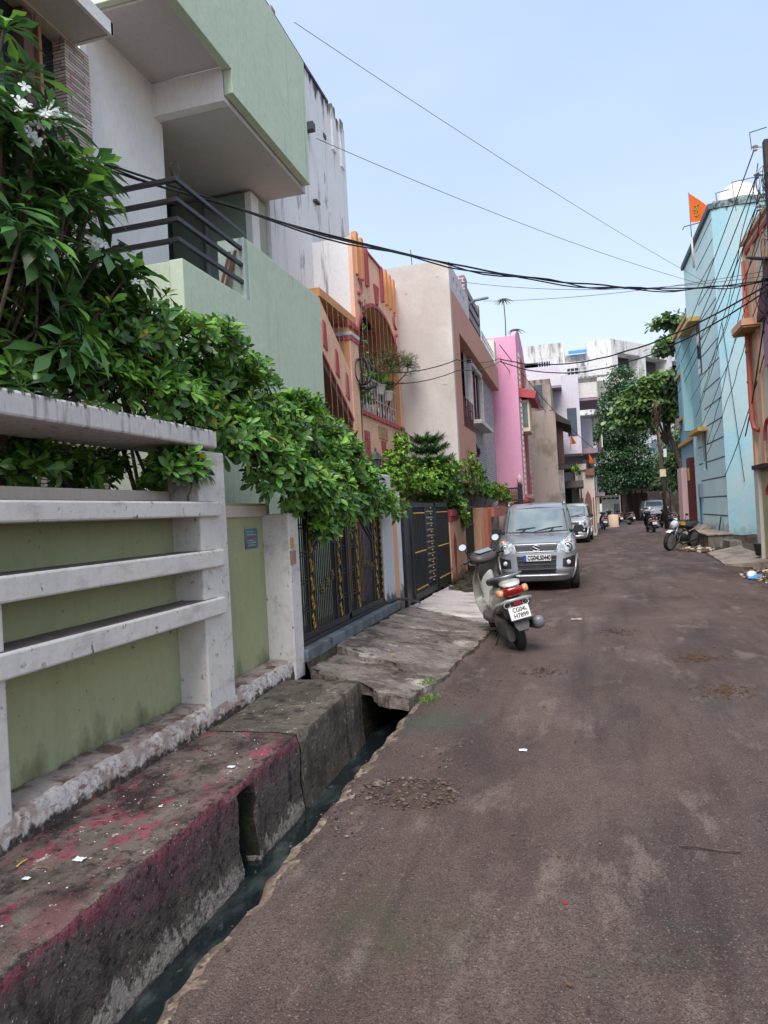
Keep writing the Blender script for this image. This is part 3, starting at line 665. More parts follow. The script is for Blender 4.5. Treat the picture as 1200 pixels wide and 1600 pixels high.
def stone_tiles(m):
    n = m.node_tree; N = n.nodes; L = n.links; p = N['Principled BSDF']; t = N.new('ShaderNodeTexCoord')
    mp = N.new('ShaderNodeMapping'); mp.inputs['Rotation'].default_value = (0, R(-90), R(-90)); 
    sx = N.new('ShaderNodeSeparateXYZ'); L.new(t.outputs['Object'], sx.inputs[0]); cb = N.new('ShaderNodeCombineXYZ')
    ad_ = N.new('ShaderNodeMath'); ad_.operation = 'ADD'; L.new(sx.outputs[0], ad_.inputs[0]); L.new(sx.outputs[1], ad_.inputs[1])
    L.new(ad_.outputs[0], cb.inputs[0]); L.new(sx.outputs[2], cb.inputs[1])
    b = N.new('ShaderNodeTexBrick'); L.new(cb.outputs[0], b.inputs[0]); b.inputs['Scale'].default_value = 1; b.inputs['Brick Width'].default_value = .33; b.inputs['Row Height'].default_value = .034
    b.inputs['Mortar Size'].default_value = .004; b.inputs['Mortar Smooth'].default_value = .3; b.offset_frequency = 2; b.offset = .37; b.squash = .6; b.squash_frequency = 3
    b.inputs['Color1'].default_value = (*srgb(226, 206, 196), 1); b.inputs['Color2'].default_value = (*srgb(176, 142, 128), 1); b.inputs['Mortar'].default_value = (*srgb(70, 52, 50), 1)
    q = N.new('ShaderNodeTexNoise'); q.inputs['Scale'].default_value = 9; q.inputs['Detail'].default_value = 6; L.new(t.outputs['Object'], q.inputs[0])
    mx = N.new('ShaderNodeMix'); mx.data_type = 'RGBA'; mx.blend_type = 'OVERLAY'; mx.inputs[0].default_value = .55; L.new(b.outputs[0], mx.inputs[6]); L.new(q.outputs[1], mx.inputs[7])
    hs = N.new('ShaderNodeHueSaturation'); hs.inputs['Saturation'].default_value = .7; L.new(mx.outputs[2], hs.inputs['Color']); L.new(hs.outputs[0], p.inputs['Base Color'])
    bn = N.new('ShaderNodeBump'); bn.inputs['Strength'].default_value = .9; bn.inputs['Distance'].default_value = .02; bn.invert = True; L.new(b.outputs['Fac'], bn.inputs['Height']); L.new(bn.outputs[0], p.inputs['Normal'])
stone_tiles(tilem)
brownframe = metalp('brown_frame', srgb(96, 58, 54), .5); pinkframe = metalp('wood_frame', srgb(170, 120, 100), .6)
h1 = thing('house', 'mint green and white two storey house with black balcony rails and striped stone cladding', 'house', (-4, 5, .1))
m = M().use(tilem)   # stone clad front wall with the window
m.wall((-4.6, -2, .1), (0,1,0), (0,0,1), 8.22, 6.33, [(4.5, 7.88-.02, 4.35, 6.28, .22)], .22)
m.build('stone_cladding', h1)
m = M().use(brownframe)
for y in (3.2, 5.34): m.box(-4.76, -4.62, y, y+.12, 4.45, 6.36)
m.use(pinkframe); m.box(-4.74, -4.66, 5.58, 5.62, 4.45, 6.36); m.box(-4.74, -4.64, 5.46, 5.70, 4.45, 4.5)
wf = m.build('window_frame', h1, bevel=.004, each=True)
m = M().use(glassm('window_dark_glass')); m.box(-4.76, -4.74, 2.5, 5.9, 4.45, 6.38); m.build('window_glass', wf)
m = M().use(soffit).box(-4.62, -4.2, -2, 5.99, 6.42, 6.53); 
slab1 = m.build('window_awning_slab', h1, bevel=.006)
m = M().use(offwhite); m.box(-4.198, -4.16, -2, 6.03, 6.41, 6.545); m.box(-4.6, -4.16, 5.995, 6.028, 6.412, 6.543); m.build('slab_fascia', slab1)
m = M().use(offwhite)   # inner white wall and room behind it
m.wall((-4.72, 6.2, 3.1), (0,1,0), (0,0,1), 1.55, 3.85)
m.box(-4.72, -4.605, 6.1, 6.2, 3.1, 6.95)
m.face([(-4.72, 7.75, 3.1), (-5.3, 7.75, 3.1), (-5.3, 7.75, 6.95), (-4.72, 7.75, 6.95)][::-1])
m.build('inner_wall', h1)
m = M().use(recess_shade); m.box(-5.9, -5.8, 7.7, 9.7, 3.1, 6.6); m.box(-6.1, -4.74, 7.70, 7.745, 3.1, 6.6); m.build('recess_wall', h1)
m = M().use(darkin); m.box(-5.8, -5.77, 7.9, 8.9, 3.2, 5.4); m.build('dark_door_panel', h1)
m = M().use(metalp('conduit_grey', srgb(120, 124, 128), .5)); m.tube([(-5.2, 9.62, 3.2), (-5.2, 9.62, 6.5)], .045, 10); m.build('conduit_pipe', h1, smooth=True)
m = M().use(plaster('grey_green_paint', srgb(132, 144, 136), .15, .2)); m.box(-7, -4.56, 9.66, 10.18, .1, 6.5); m.use(offwhite); m.box(-4.56, -4.46, 9.66, 9.92, .1, 6.5); m.use(plaster('dull_cream', srgb(176, 176, 160), .2, .3)).box(-4.56, -4.465, 9.925, 10.18, .1, 6.5); m.build('pier', h1)
m = M().use(mint)     # balcony parapet (front and return)
m.box(-4.6, -3.80, 6.23, 6.36, 3.05, 4.205); m.box(-3.80, -3.65, 6.23, 7.74, 3.05, 4.215)
m.box(-3.99, -3.65, 7.742, 10.2, 3.05, 4.95); 
m.build('balcony_parapet', h1, bevel=.008)
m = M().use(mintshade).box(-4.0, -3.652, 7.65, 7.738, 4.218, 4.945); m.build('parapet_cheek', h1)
m = M().use(mint)
m.shell(-7.5, -3.70, 6.25, 10.19, .1, 3.05)
m.build('ground_floor_wall', h1)
m = M().use(mint); m.box(-3.79, -3.66, 9.9, 9.92, 4.2, 4.22)
m = M().use(mat('rail_black', (.02, .018, .02), .4)); 
for i, z in enumerate((4.415, 4.62, 4.815, 5.02)):
    m.bar((-4.62, 6.23+.03, z), (-3.70, 6.26, z), .045); m.bar((-3.70, 6.238, z), (-3.70, 7.76, z+.0), .045)
m.build('balcony_rail', h1, bevel=.004)
m = M().use(metalp('rusty_strip', srgb(112, 70, 56), .7)); m.bar((-3.95, 7.5, 4.0), (-3.78, 7.66, 4.8), .06, .03); m.bar((-3.99, 7.46, 4.0), (-3.83, 7.62, 4.78), .03, .03); m.build('rusty_door_leaf', h1)
m = M().use(metalp('tap_metal', (.05, .05, .05), .4, .6)); m.tube([(-4.71, 6.62, 4.62), (-4.60, 6.62, 4.62)], .02, 8); m.lathe([(0, -.03), (.035, -.02), (.035, .01), (0, .02)], (-4.60, 6.62, 4.64), 'z', 10); m.bar((-4.60, 6.55, 4.66), (-4.60, 6.72, 4.66), .012); m.tube([(-4.58, 6.70, 4.65), (-4.57, 6.70, 4.57)], .006, 5)
m.build('wall_tap', h1, smooth=True)
# upper storey: overhanging slab volume
m = M().use(mint)
def skewbox(m, x0, x1, y0, y1, z0, z1): m.box(x0, x1, y0, y1, z0, z1)
m.box(-3.76, -3.65, 6.26, 7.56, 6.90, 8.52); m.box(-3.76, -3.65, 7.562, 10.05, 6.62, 8.50)
m.box(-4.9, -3.765, 6.26, 6.34, 6.98, 8.6); 
m.build('upper_parapet', h1, bevel=.006)
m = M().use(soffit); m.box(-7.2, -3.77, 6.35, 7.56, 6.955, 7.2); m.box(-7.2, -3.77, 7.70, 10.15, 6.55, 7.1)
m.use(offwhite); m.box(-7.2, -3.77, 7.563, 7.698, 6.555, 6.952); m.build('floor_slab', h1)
m = M().use(offwhite); m.box(-7.2, -4.5, 6.4, 10.1, 7.2, 8.8); m.build('upper_wall', h1)
m = M().use(plaster('weathered_stub', srgb(150, 138, 132), .4, .6)); 
for y in (9.3, 9.62): m.box(-4.2, -3.95, y, y+.14, 8.4, 9.15)
m.build('roof_stub', h1, each=True)

# ---------------------------------------------------------------- orange house with white upper wall
stainw = plaster('stained_white_wall', srgb(230, 228, 228), .2, .5, extra=[
    (srgb(90, 86, 88), (7, 7, .5), .58, .68, .7, 10), (srgb(70, 68, 72), (2, 2, 1.0), .62, .66, .5, 8), (BLACK, (9, 9, 1.3), .48, .60, .9, 8, (9.75, 8.8))])
salmon = plaster('salmon_paint', srgb(242, 192, 162), .15, .2, extra=[(srgb(120, 100, 92), (4, 4, 1.5), .64, .74, .5, 6)], bump=.12)
orng = plaster('orange_band_paint', srgb(220, 156, 108), .2, .2, bump=.12)
redp = plaster('dusty_red_paint', srgb(178, 88, 90), .2, .2, bump=.1)
h2 = thing('house', 'orange house with arched balcony full of flower pots and hanging light strings', 'house', (-4.5, 12.7, .1))
XO = -3.65
m = M().use(stainw)
m.box(-7.6, -4.4, 10.21, 14.4, 5.12, 9.83); m.box(-4.4, -3.722, 12.052, 12.10, 5.12, 6.58)
m.box(-4.6, -4.36, 13.5, 13.72, 9.0, 9.93); m.box(-4.6, -4.36, 14.02, 14.22, 8.9, 9.9)
m.build('upper_white_wall', h2)
m = M().use(mat('mouldy_coping', srgb(70, 66, 68), .9, [(srgb(120, 114, 114), (6, 6, 6), .5, .6, .6, 5)])); m.box(-4.7, -4.37, 10.3, 13.35, 9.832, 9.9); m.build('coping', h2, bevel=.01)
m = M().use(metalp('bracket_dark', (.05, .045, .045), .6)); m.box(-4.4, -4.25, 12.0, 12.14, 8.62, 8.76); m.box(-4.39, -4.32, 12.2, 12.4, 7.4, 7.44); m.box(-4.4, -4.38, 13.0, 13.14, 9.0, 9.08); m.build('wall_bracket', h2, each=True)
def archpts(ya, yb, zs, zt, n=28, p=2.0):
    c = (ya+yb)/2; h = (yb-ya)/2
    return [(c-h*math.cos(PI*i/n), zs+(zt-zs)*max(0, math.sin(PI*i/n))**(2/p)) for i in range(n+1)]
def archwall(m, X, y0, y1, z0, z1, arches, depth=.25, soff=None):
    """front panel facing +x with stacked arches (ya,yb,zb,zs,zt) sorted upward"""
    k = m.k; z = z0
    for n_, (ya, yb, zb, zs, zt) in enumerate(arches):
        if zb > z: m.face([(X, y0, z), (X, y1, z), (X, y1, zb), (X, y0, zb)])
        top = arches[n_+1][2] if n_+1 < len(arches) else z1
        m.face([(X, y0, zb), (X, ya, zb), (X, ya, top), (X, y0, top)]); m.face([(X, yb, zb), (X, y1, zb), (X, y1, top), (X, yb, top)])
        P = archpts(ya, yb, zs, zt)
        for a, b in zip(P[:-1], P[1:]): m.face([(X, a[0], a[1]), (X, b[0], b[1]), (X, b[0], top), (X, a[0], top)])
        if soff: m.use(soff)
        Q = [(ya, zb)]+P+[(yb, zb)]
        for a, b in zip(Q[:-1], Q[1:]): m.face([(X, a[0], a[1]), (X-depth, a[0], a[1]), (X-depth, b[0], b[1]), (X, b[0], b[1])])
        m.face([(X, ya, zb), (X, yb, zb), (X-depth, yb, zb), (X-depth, ya, zb)])
        m.k = k; z = top
m = M().use(salmon)
archwall(m, XO, 12.05, 15.27, .1, 6.6, [(12.62, 14.9, .15, 1.9, 2.62), (12.12, 15.08, 3.47, 4.7, 5.66)], .34, orng)
m.face([(XO, 15.27, .1), (XO-3, 15.27, .1), (XO-3, 15.27, 6.6), (XO, 15.27, 6.6)]); m.face([(XO, 12.05, 5.0), (XO, 12.05, 6.6), (XO-.07, 12.05, 6.6), (XO-.07, 12.05, 5.0)])
m.face([(XO, 12.05, 6.6), (XO, 15.27, 6.6), (XO-.07, 15.27, 6.6), (XO-.07, 12.05, 6.6)])
m.build('front_wall', h2)
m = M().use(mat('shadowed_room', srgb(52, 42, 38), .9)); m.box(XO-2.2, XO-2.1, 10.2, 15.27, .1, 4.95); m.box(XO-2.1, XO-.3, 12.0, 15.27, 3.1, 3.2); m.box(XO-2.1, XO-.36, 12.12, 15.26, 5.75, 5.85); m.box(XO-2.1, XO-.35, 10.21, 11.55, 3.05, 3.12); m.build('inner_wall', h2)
m = M().use(darkin); m.box(XO-2.098, XO-2.06, 12.4, 14.7, 3.3, 5.5); m.box(XO-2.098, XO-2.06, 10.5, 11.7, 3.4, 4.9); m.build('dark_door_panel', h2)  # near-black panels put the shade of the room into their colour
def ring(m, X, ya, yb, zs, zt, w_, t):
    A = archpts(ya, yb, zs, zt); B = archpts(ya-w_, yb+w_, zs, zt+w_)
    for i in range(len(A)-1): 
        m.face([(X+t, *A[i]), (X+t, *A[i+1]), (X+t, *B[i+1]), (X+t, *B[i])]); m.face([(X, *B[i]), (X+t, *B[i]), (X+t, *B[i+1]), (X, *B[i+1])])
        m.face([(X, *A[i]), (X+t, *A[i]), (X+t, *A[i+1]), (X, *A[i+1])])
m = M().use(redp); ring(m, XO, 12.13, 15.06, 4.7, 5.65, .07, .03); ring(m, XO, 12.63, 14.89, 1.9, 2.61, .07, .03); m.box(XO-.3, XO+.05, 12.05, 15.2, 3.39, 3.468)
key = lambda y, z0, z1, a, b: m.prism([(y-a, z0), (y+a, z0), (y+b, z1), (y-b, z1)], lambda p, q, t: (t, p, q), XO, XO+.035)
key(13.5, 5.74, 6.12, .07, .16); key(13.45, 2.72, 3.02, .05, .14)
for y in (12.33, 14.72): 
    for zz in (2.62, 2.79, 2.96): m.box(XO, XO+.02, y-.15, y+.17, zz, zz+.155)
m.box(XO, XO+.05, 12.78, 12.92, 5.92, 6.63); m.box(XO, XO+.05, 13.86, 13.99, 5.92, 6.63); m.box(XO-.4, XO+.03, 12.92, 13.86, 6.6, 6.64)
for sy, y in ((1, 12.28), (-1, 14.98)):
    for z, s_ in ((5.72, 1), (5.38, -1)): m.tube([(XO+.02, y+sy*.17*math.sin(t), z+s_*.16*(1-math.cos(t))*.9-.1*s_) for t in np.linspace(-.3, 2.9, 10)], .026, 6)
m.build('red_trim', h2, each=True)
m = M().use(orng)
for y in (12.18, 12.5, 14.2, 14.52, 14.84): m.box(XO-.05, XO+.05, y, y+.13, 5.95, 6.64+(.08 if y < 13 else .03))
m.build('orange_fin', h2, each=True)
# corner pilaster of the open bay, stair parapet
m = M().use(orng); m.box(XO-.42, XO-.012, 11.6, 12.04, .1, 5.065); m.use(salmon); m.box(XO-.01, XO+.02, 11.6, 12.048, .1, 4.72)
m.build('pilaster', h2)
m = M().use(redp); m.box(XO-.44, XO+.04, 11.58, 12.06, 4.62, 4.70); m.box(XO-.44, XO+.04, 11.58, 12.06, 4.86, 4.93); m.use(whiteblue).box(XO-.44, XO+.045, 11.575, 12.065, 4.702, 4.76); m.build('capital_band', h2, each=True)
m = M().use(salmon)
m.prism([(10.2, 4.12), (11.6, 3.25), (11.6, 4.05), (10.2, 4.93)], lambda a, b, t: (t, a, b), XO-.1, XO)
m.build('stair_parapet', h2)
m = M().use(redp); m.prism([(10.2, 4.08), (11.6, 3.21), (11.6, 3.25), (10.2, 4.12)], lambda a, b, t: (t, a, b), XO-.1, XO+.015)
for y in (10.32, 10.85, 11.33):
    z = 4.5-(y-10.2)*.625; m.prism([(y-.09, z-.2), (y+.09, z-.26), (y+.05, z+.15), (y-.05, z+.2)], lambda a, b, t: (t, a, b), XO, XO+.02)
m.build('stair_trim', h2, each=True)
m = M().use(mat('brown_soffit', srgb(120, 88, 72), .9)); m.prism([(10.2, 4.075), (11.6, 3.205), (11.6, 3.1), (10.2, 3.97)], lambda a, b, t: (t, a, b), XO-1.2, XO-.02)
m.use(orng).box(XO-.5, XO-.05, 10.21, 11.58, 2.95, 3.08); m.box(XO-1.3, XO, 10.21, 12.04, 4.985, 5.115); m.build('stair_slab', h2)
m = M().use(metalp('stair_rail', srgb(150, 140, 140), .4, .6)); m.tube([(XO-.05, 10.22, 4.97), (XO-.05, 11.6, 4.1)], .02, 8); m.build('stair_rail', h2, smooth=True)
m = M().use(darkin); m.box(XO-.52, XO-.5, 10.4, 11.3, .2, 2.2); m.build('side_door', h2)
# gilded nameplate letters on the front (too small to read: four tall strokes as in the photograph)
m = M().use(mat('nameplate_gilt', srgb(170, 140, 104), .5, [(srgb(90, 70, 52), (30, 30, 8), .5, .6, .7, 3)]))
for i in range(5):
    y = 13.18+i*.13; m.box(XO+.003, XO+.03, y, y+.035, 3.06, 3.30); 
    m.tube([(XO+.016, y+.035, 3.28), (XO+.016, y+.085, 3.24), (XO+.016, y+.04, 3.18), (XO+.016, y+.085, 3.10), (XO+.016, y+.035, 3.06)], .016, 5)
m.build('nameplate_letters', h2)
# balcony grille with pots (pots are things of their own)
m = M().use(whiteblue)
m.tube([(XO-.1, 12.14, 4.22), (XO-.1, 15.05, 4.22)], .018, 6); m.tube([(XO-.1, 12.14, 3.85), (XO-.1, 15.05, 3.85)], .013, 6)
for i in range(15): m.tube([(XO-.1, 12.2+i*.2, 3.47), (XO-.1, 12.2+i*.2, 4.22)], .01, 5)
for i in range(7): m.lathe([(.06, 0), (.06, .01)], (XO-.1, 12.4+i*.4, 3.66), 'x', 12)
m.build('balcony_grille', h2)
m = M().use(metalp('thin_dark_wire', (.03, .03, .03), .6))
for i in range(3): m.tube([(XO+.02, 11.98+i*.02, 4.0), (XO+.03, 11.99+i*.015, 3.4), (XO+.02, 12.0, 2.6)], .006, 4)
m.build('loose_cable', h2)
# string lights: thin strands hanging over both bays
wirel = mat('clear_string', srgb(170, 150, 146), .4)
def curtain(label, ys, ztop, zbot):
    m = M().use(wirel)
    for y in ys:
        zt = ztop(y); zb = zbot(y); k = 12
        m.tube([(XO+.06+.01*nz2(y, q, 5), y+.012*nz2(y, q, 3, 5), zt+(zb-zt)*q/k) for q in range(k+1)], .0028, 4)
        for q in range(1, 11): m.lathe([(0, -.012), (.006, 0), (0, .012)], (XO+.062, y+.006, zt+(zb-zt)*(q+.5*nz2(y, q, 3))/11), 'z', 5)
    o = m.build('string_lights', origin=(XO, ys[0], 3)); tag(o, label, 'string lights', 'string lights on the orange house'); return o
curtain('white string lights hanging across the arched pot balcony', list(np.arange(12.25, 15.0, .3)), lambda y: 5.9, lambda y: 3.1+.2*math.sin(y*7))
curtain('white string lights hanging in front of the orange stair parapet', list(np.arange(10.35, 11.9, .26)), lambda y: 5.05, lambda y: 2.8+.15*math.sin(y*9))
# ornamental iron wheel bracket on the pilaster
m = M().use(metalp('iron_dark', (.03, .028, .028), .5))
for a in range(0, 180, 36): m.tube([(XO+.09+.2*math.cos(t)*math.cos(R(a)), 11.95+.2*math.cos(t)*math.sin(R(a)), 4.12+.24*math.sin(t)) for t in np.linspace(0, 2*PI, 17)], .012, 5)
m.tube([(XO, 12.0, 3.85), (XO+.15, 12.0, 3.82), (XO+.3, 12.1, 3.87)], .03, 7)
c = m.build('iron_lamp_bracket', origin=(XO, 12, 4), smooth=True); tag(c, 'round black wrought iron lamp bracket on the orange corner pilaster', 'lamp bracket')
# lantern on post behind white pillar
lt = thing('lantern', 'black lantern standing on the white gate pillar, in front of the small arch', 'lantern', (-2.68, 9.45, 2.12))
m = M().use(blackp); m.lathe([(.05, 2.12), (.03, 2.15), (.02, 2.2)], (-2.68, 9.45, 0)); m.lathe([(.125, 2.335), (.09, 2.36), (.045, 2.41), (.03, 2.44), (.014, 2.46), (.02, 2.475), (0, 2.52)], (-2.68, 9.45, 0), n=6)
for a in range(6): m.tube([(-2.68+.045*math.cos(a*PI/3), 9.45+.045*math.sin(a*PI/3), 2.2), (-2.68+.075*math.cos(a*PI/3), 9.45+.075*math.sin(a*PI/3), 2.335)], .006, 4)
m.build('lantern_frame', lt)
m = M().use(glassm('lantern_glass', (.12, .12, .11))); m.lathe([(.04, 2.2), (.07, 2.332)], (-2.68, 9.45, 0), n=6); m.build('lantern_glass', lt)

# ---------------------------------------------------------------- beige house
beige = plaster('bare_beige_plaster', srgb(214, 206, 200), .22, .22, extra=[(srgb(96, 88, 84), (1.3, 1.3, 3.4), .66, .672, .6, 9), (srgb(180, 166, 156), (.5, .5, .5), .45, .6, .5, 4)], bump=.25)
pinksal = plaster('dusty_salmon_paint', srgb(204, 150, 132), .2, .35)
brickw = mat('pale_grey_brick', srgb(180, 172, 176), .85)
def brickify(m, c1, c2, mo, w_=.22, h_=.075, ms=.008):
    n = m.node_tree; N = n.nodes; L = n.links; p = N['Principled BSDF']; t = N.new('ShaderNodeTexCoord')
    sx = N.new('ShaderNodeSeparateXYZ'); L.new(t.outputs['Object'], sx.inputs[0]); cb = N.new('ShaderNodeCombineXYZ')
    ad_ = N.new('ShaderNodeMath'); ad_.operation = 'ADD'; L.new(sx.outputs[0], ad_.inputs[0]); L.new(sx.outputs[1], ad_.inputs[1]); L.new(ad_.outputs[0], cb.inputs[0]); L.new(sx.outputs[2], cb.inputs[1])
    b = N.new('ShaderNodeTexBrick'); L.new(cb.outputs[0], b.inputs[0]); b.inputs['Scale'].default_value = 1; b.inputs['Brick Width'].default_value = w_; b.inputs['Row Height'].default_value = h_; b.inputs['Mortar Size'].default_value = ms
    b.inputs['Color1'].default_value = (*c1, 1); b.inputs['Color2'].default_value = (*c2, 1); b.inputs['Mortar'].default_value = (*mo, 1); L.new(b.outputs[0], p.inputs['Base Color'])
    bn = N.new('ShaderNodeBump'); bn.inputs['Strength'].default_value = .6; bn.inputs['Distance'].default_value = .01; bn.invert = True; L.new(b.outputs['Fac'], bn.inputs['Height']); L.new(bn.outputs[0], p.inputs['Normal'])
brickify(brickw, srgb(192, 184, 190), srgb(170, 160, 164), srgb(120, 108, 108))
brickr = mat('mauve_brick', srgb(140, 112, 112), .85); brickify(brickr, srgb(150, 122, 122), srgb(120, 94, 96), srgb(196, 184, 184), .2, .09, .014)
h3 = thing('house', 'tall beige plaster house with salmon balcony front and white framed window', 'house', (-4, 20, .1))
XB = -2.45; YB = 15.29
m = M().use(beige); m.shell(-9, XB-.3, YB, 25.4, .1, 6.55, skip=('x+',)); m.box(-9, XB-.3, YB, YB+.18, 6.55, 7.08)
m.prism([(XB-.3, 2.2), (XB, 2.2), (XB, 6.6), (XB, 7.04), (XB-.3, 7.08)], lambda a, b, t: (a, t, b), YB, YB+.18)
m.build('side_wall', h3)
m = M().use(plaster('pale_parapet', srgb(206, 198, 202), .2, .3)); m.wall((XB-.02, YB+.18, 6.5), (0,1,0), (0,0,1), 2.9, .62, [(q, q+.16, .2, .42) for q in (.5, 1.0, 1.5, 2.0)], .15); m.box(XB-.3, XB-.18, YB+.18, 18.3, 6.5, 7.1); m.build('roof_parapet', h3)
m = M().use(pinksal)   # front: upper band, jamb, lower wall
m.box(XB-.2, XB, YB+.185, 25.0, 5.72, 6.5); m.box(XB-.2, XB, YB+.185, 16.35, 2.2, 5.72); m.box(XB-.16, XB-.01, 16.35, 18.3, 2.2, 3.55)
m.box(XB-1.2, XB-.2, YB+.185, 25.0, 5.72, 5.9)
m.build('front_band', h3)
m = M().use(brickr); m.box(XB-1.0, XB-.85, 16.35, 18.5, 2.2, 5.72); m.box(XB-.85, XB-.4, 18.4, 18.5, 2.2, 5.72); m.build('brick_recess', h3)
m = M().use(brickw); m.wall((XB-.22, 18.3, 2.0), (0,1,0), (0,0,1), 6.5, 3.72, [(.72, 2.95, 2.02, 3.55)], .2); m.build('brick_front', h3)
m = M().use(whitew)
for a in (18.9, 21.25): m.box(XB-.26, XB-.12, a, a+.12, 3.95, 5.62)
m.box(XB-.26, XB-.12, 18.9, 21.37, 5.52, 5.64); m.box(XB-.26, XB+.1, 18.8, 21.5, 3.88, 3.99); wf = m.build('window', h3, bevel=.006)
m = M().use(glassm('bronze_glass', (.03, .02, .018))); m.box(XB-.24, XB-.22, 19.02, 21.25, 4.0, 5.52); m.use(blackp)
for y in (19.5, 20.1, 20.7): m.box(XB-.22, XB-.19, y, y+.05, 4.0, 5.52)
m.build('window_pane', wf)
m = M().use(metalp('maroon_grille', srgb(96, 60, 62), .5))
for i in range(15): m.tube([(XB-.05, 16.4+i*.13, 3.56), (XB-.05+.02*math.sin(i), 16.4+i*.13, 4.3)], .012, 5)
for z in (3.6, 3.85, 4.1, 4.3): m.tube([(XB-.05, 16.36, z), (XB-.05, 18.3, z)], .012, 5)
m.build('balcony_grille', h3)
m = M().use(metalp('script_letters_dark', (.03, .02, .03), .5))
for i, (y, z, h_) in enumerate(((19.0, 3.35, .22), (19.25, 3.28, .3), (19.6, 3.3, .2), (19.9, 3.22, .22), (20.2, 3.25, .12))):
    m.tube([(XB-.19, y, z+h_/2), (XB-.19, y+.12, z+h_*.4), (XB-.19, y+.05, z), (XB-.19, y+.18, z-h_*.5), (XB-.19, y-.02, z-h_*.35)], .022, 5)
m.build('house_name_script', h3)
m = M().use(brickr); m.box(XB-.6, XB-.1, 18.4, 18.9, 6.5, 7.75); m.build('roof_pier', h3)
m = M().use(plaster('weathered_grey_concrete', srgb(150, 142, 144), .3, .5)); 
for i in range(4): m.box(XB-.5, XB-.12, 18.92, 21.4, 6.52+i*.3, 6.70+i*.3)
m.box(XB-.5, XB-.12, 21.3, 21.5, 6.5, 7.75); m.use(darkin).box(XB-.48, XB-.4, 18.92, 21.35, 6.5, 7.5); m.build('roof_louvre', h3)
m = M().use(metalp('white_rail', srgb(200, 200, 204), .5))
for i in range(14): m.tube([(XB-.1, 21.6+i*.25, 6.5), (XB-.1, 21.6+i*.25, 7.0)], .014, 5)
for z in (6.7, 6.86, 7.0): m.tube([(XB-.1, 21.5, z), (XB-.1, 25.0, z)], .016, 5)
m.build('roof_rail', h3)
m = M().use(plaster('cream_wall', srgb(214, 208, 190), .2, .3)); m.box(XB-3, XB-.05, 24.6, 25.3, 6.4, 7.45); m.build('roof_room', h3)
m = M().use(metalp('iron_rod', (.08, .07, .07), .7))
m.tube([(-3.3, 15.5, 7.0), (-3.32, 15.5, 7.5)], .01, 5); m.build('roof_rod', h3)
sl = thing('street_light', 'grey street lamp head on the beige house roof louvre', 'street light', (XB-.2, 19.3, 7.3))
m = M().use(metalp('lamp_grey', srgb(96, 100, 106), .4)); m.tube([(XB-.15, 19.2, 7.05), (XB-.12, 19.25, 7.22), (XB+.05, 19.3, 7.3)], .035, 8); m.build('arm', sl, smooth=True)
m = M().use(metalp('lamp_head_grey', srgb(110, 114, 120), .4)); m.loft([(XB+.0, 19.28, 7.28, .01, .01), (XB+.03, 19.3, 7.30, .06, .035), (XB+.3, 19.62, 7.42, .08, .04), (XB+.36, 19.7, 7.44, .02, .01)], 10); m.build('lamp_head', sl, smooth=True)

# ---------------------------------------------------------------- pink house
pink = plaster('pink_paint', srgb(228, 164, 190), .08, .15, bump=.1, extra=[(srgb(196, 128, 164), (.5, .5, .25), .5, .7, .4, 3)])
palepink = plaster('pale_pink_paint', srgb(222, 186, 178), .15, .25)
h4 = thing('house', 'pink house with red window strips and a red awning', 'house', (-3, 28, 0))
XP = -1.84; YP = 25.62
m = M().use(pink); m.shell(-9, XP, YP, 30.0, 1.85, 7.75, skip=('y+',)); 
P = [(YP, 7.75)]+[(YP+4.38*i/14, 7.75+.55*math.sin(PI*i/14)**.8) for i in range(1, 14)]+[(30, 7.75)]
m.prism(P, lambda a, b, t: (t, a, b), XP-.15, XP-.003); m.build('wall', h4)
m = M().use(palepink); m.box(-3, XP-.05, YP+.2, 30, 0, 1.84); m.box(XP-.04, XP+.04, 26.4, 29.9, 1.95, 7.3); 
qq = M().use(redp)
for y0, y1, z0, z1 in ((26.9, 28.6, 5.85, 7.2), (27.0, 28.8, 2.1, 4.75), (29.3, 29.6, 6.6, 7.3), (29.3, 29.6, 2.1, 2.9)): qq.box(XP+.04, XP+.06, y0, y1, z0, z1)
m.build('front_panel', h4); qq.build('red_strip', h4, each=True)
m = M().use(whitew)
for i in range(26): m.box(XP+.02, XP+.07, 29.75, 30.0, 2.0+i*.2, 2.12+i*.2)
m.box(XP+.01, XP+.03, 29.8, 29.98, 2.0, 7.1); m.build('quoin_strip', h4); m = M().use(whitew)
for i in range(26): m.box(XP+.02, XP+.065, 26.1, 26.3, 2.05+i*.2, 2.17+i*.2)
m.box(XP+.01, XP+.03, 26.12, 26.28, 2.05, 7.1); m.build('quoin_strip', h4)
m = M().use(redp); m.prism([(XP, 5.6), (XP+.55, 5.5), (XP+.62, 5.75), (XP, 5.95)], lambda a, b, t: (a, t, b), 26.0, 28.9); m.build('awning', h4)
m = M().use(redp); m.box(-2.2, XP+.12, 25.65, 30.05, 1.78, 1.9); m.build('ledge_band', h4)
m = M().use(plaster('cream_frame', srgb(216, 196, 170), .1, .1)); m.box(XP, XP+.32, 26.2, 27.6, 4.35, 5.5); m.use(glassm('green_glass', (.06, .1, .09))); m.box(XP+.08, XP+.26, 26.19, 26.2, 4.5, 5.4); m.build('bay_window', h4)
gb = thing('gate', 'black iron gate with gold slats in front of the pink house', 'gate', (-2.2, 25.5, 0))
m = M().use(blackp)
for i in range(9): m.box(-2.46+i*.07, -2.43+i*.07, 25.38, 25.42, .1, 2.3)
for z in (.1, .8, 1.5, 2.25): m.box(-2.48, -1.86, 25.37, 25.43, z, z+.05)
m.box(-2.02, -1.86, 25.36, 25.44, .1, 2.42); m.build('bars', gb)
m = M().use(goldp)
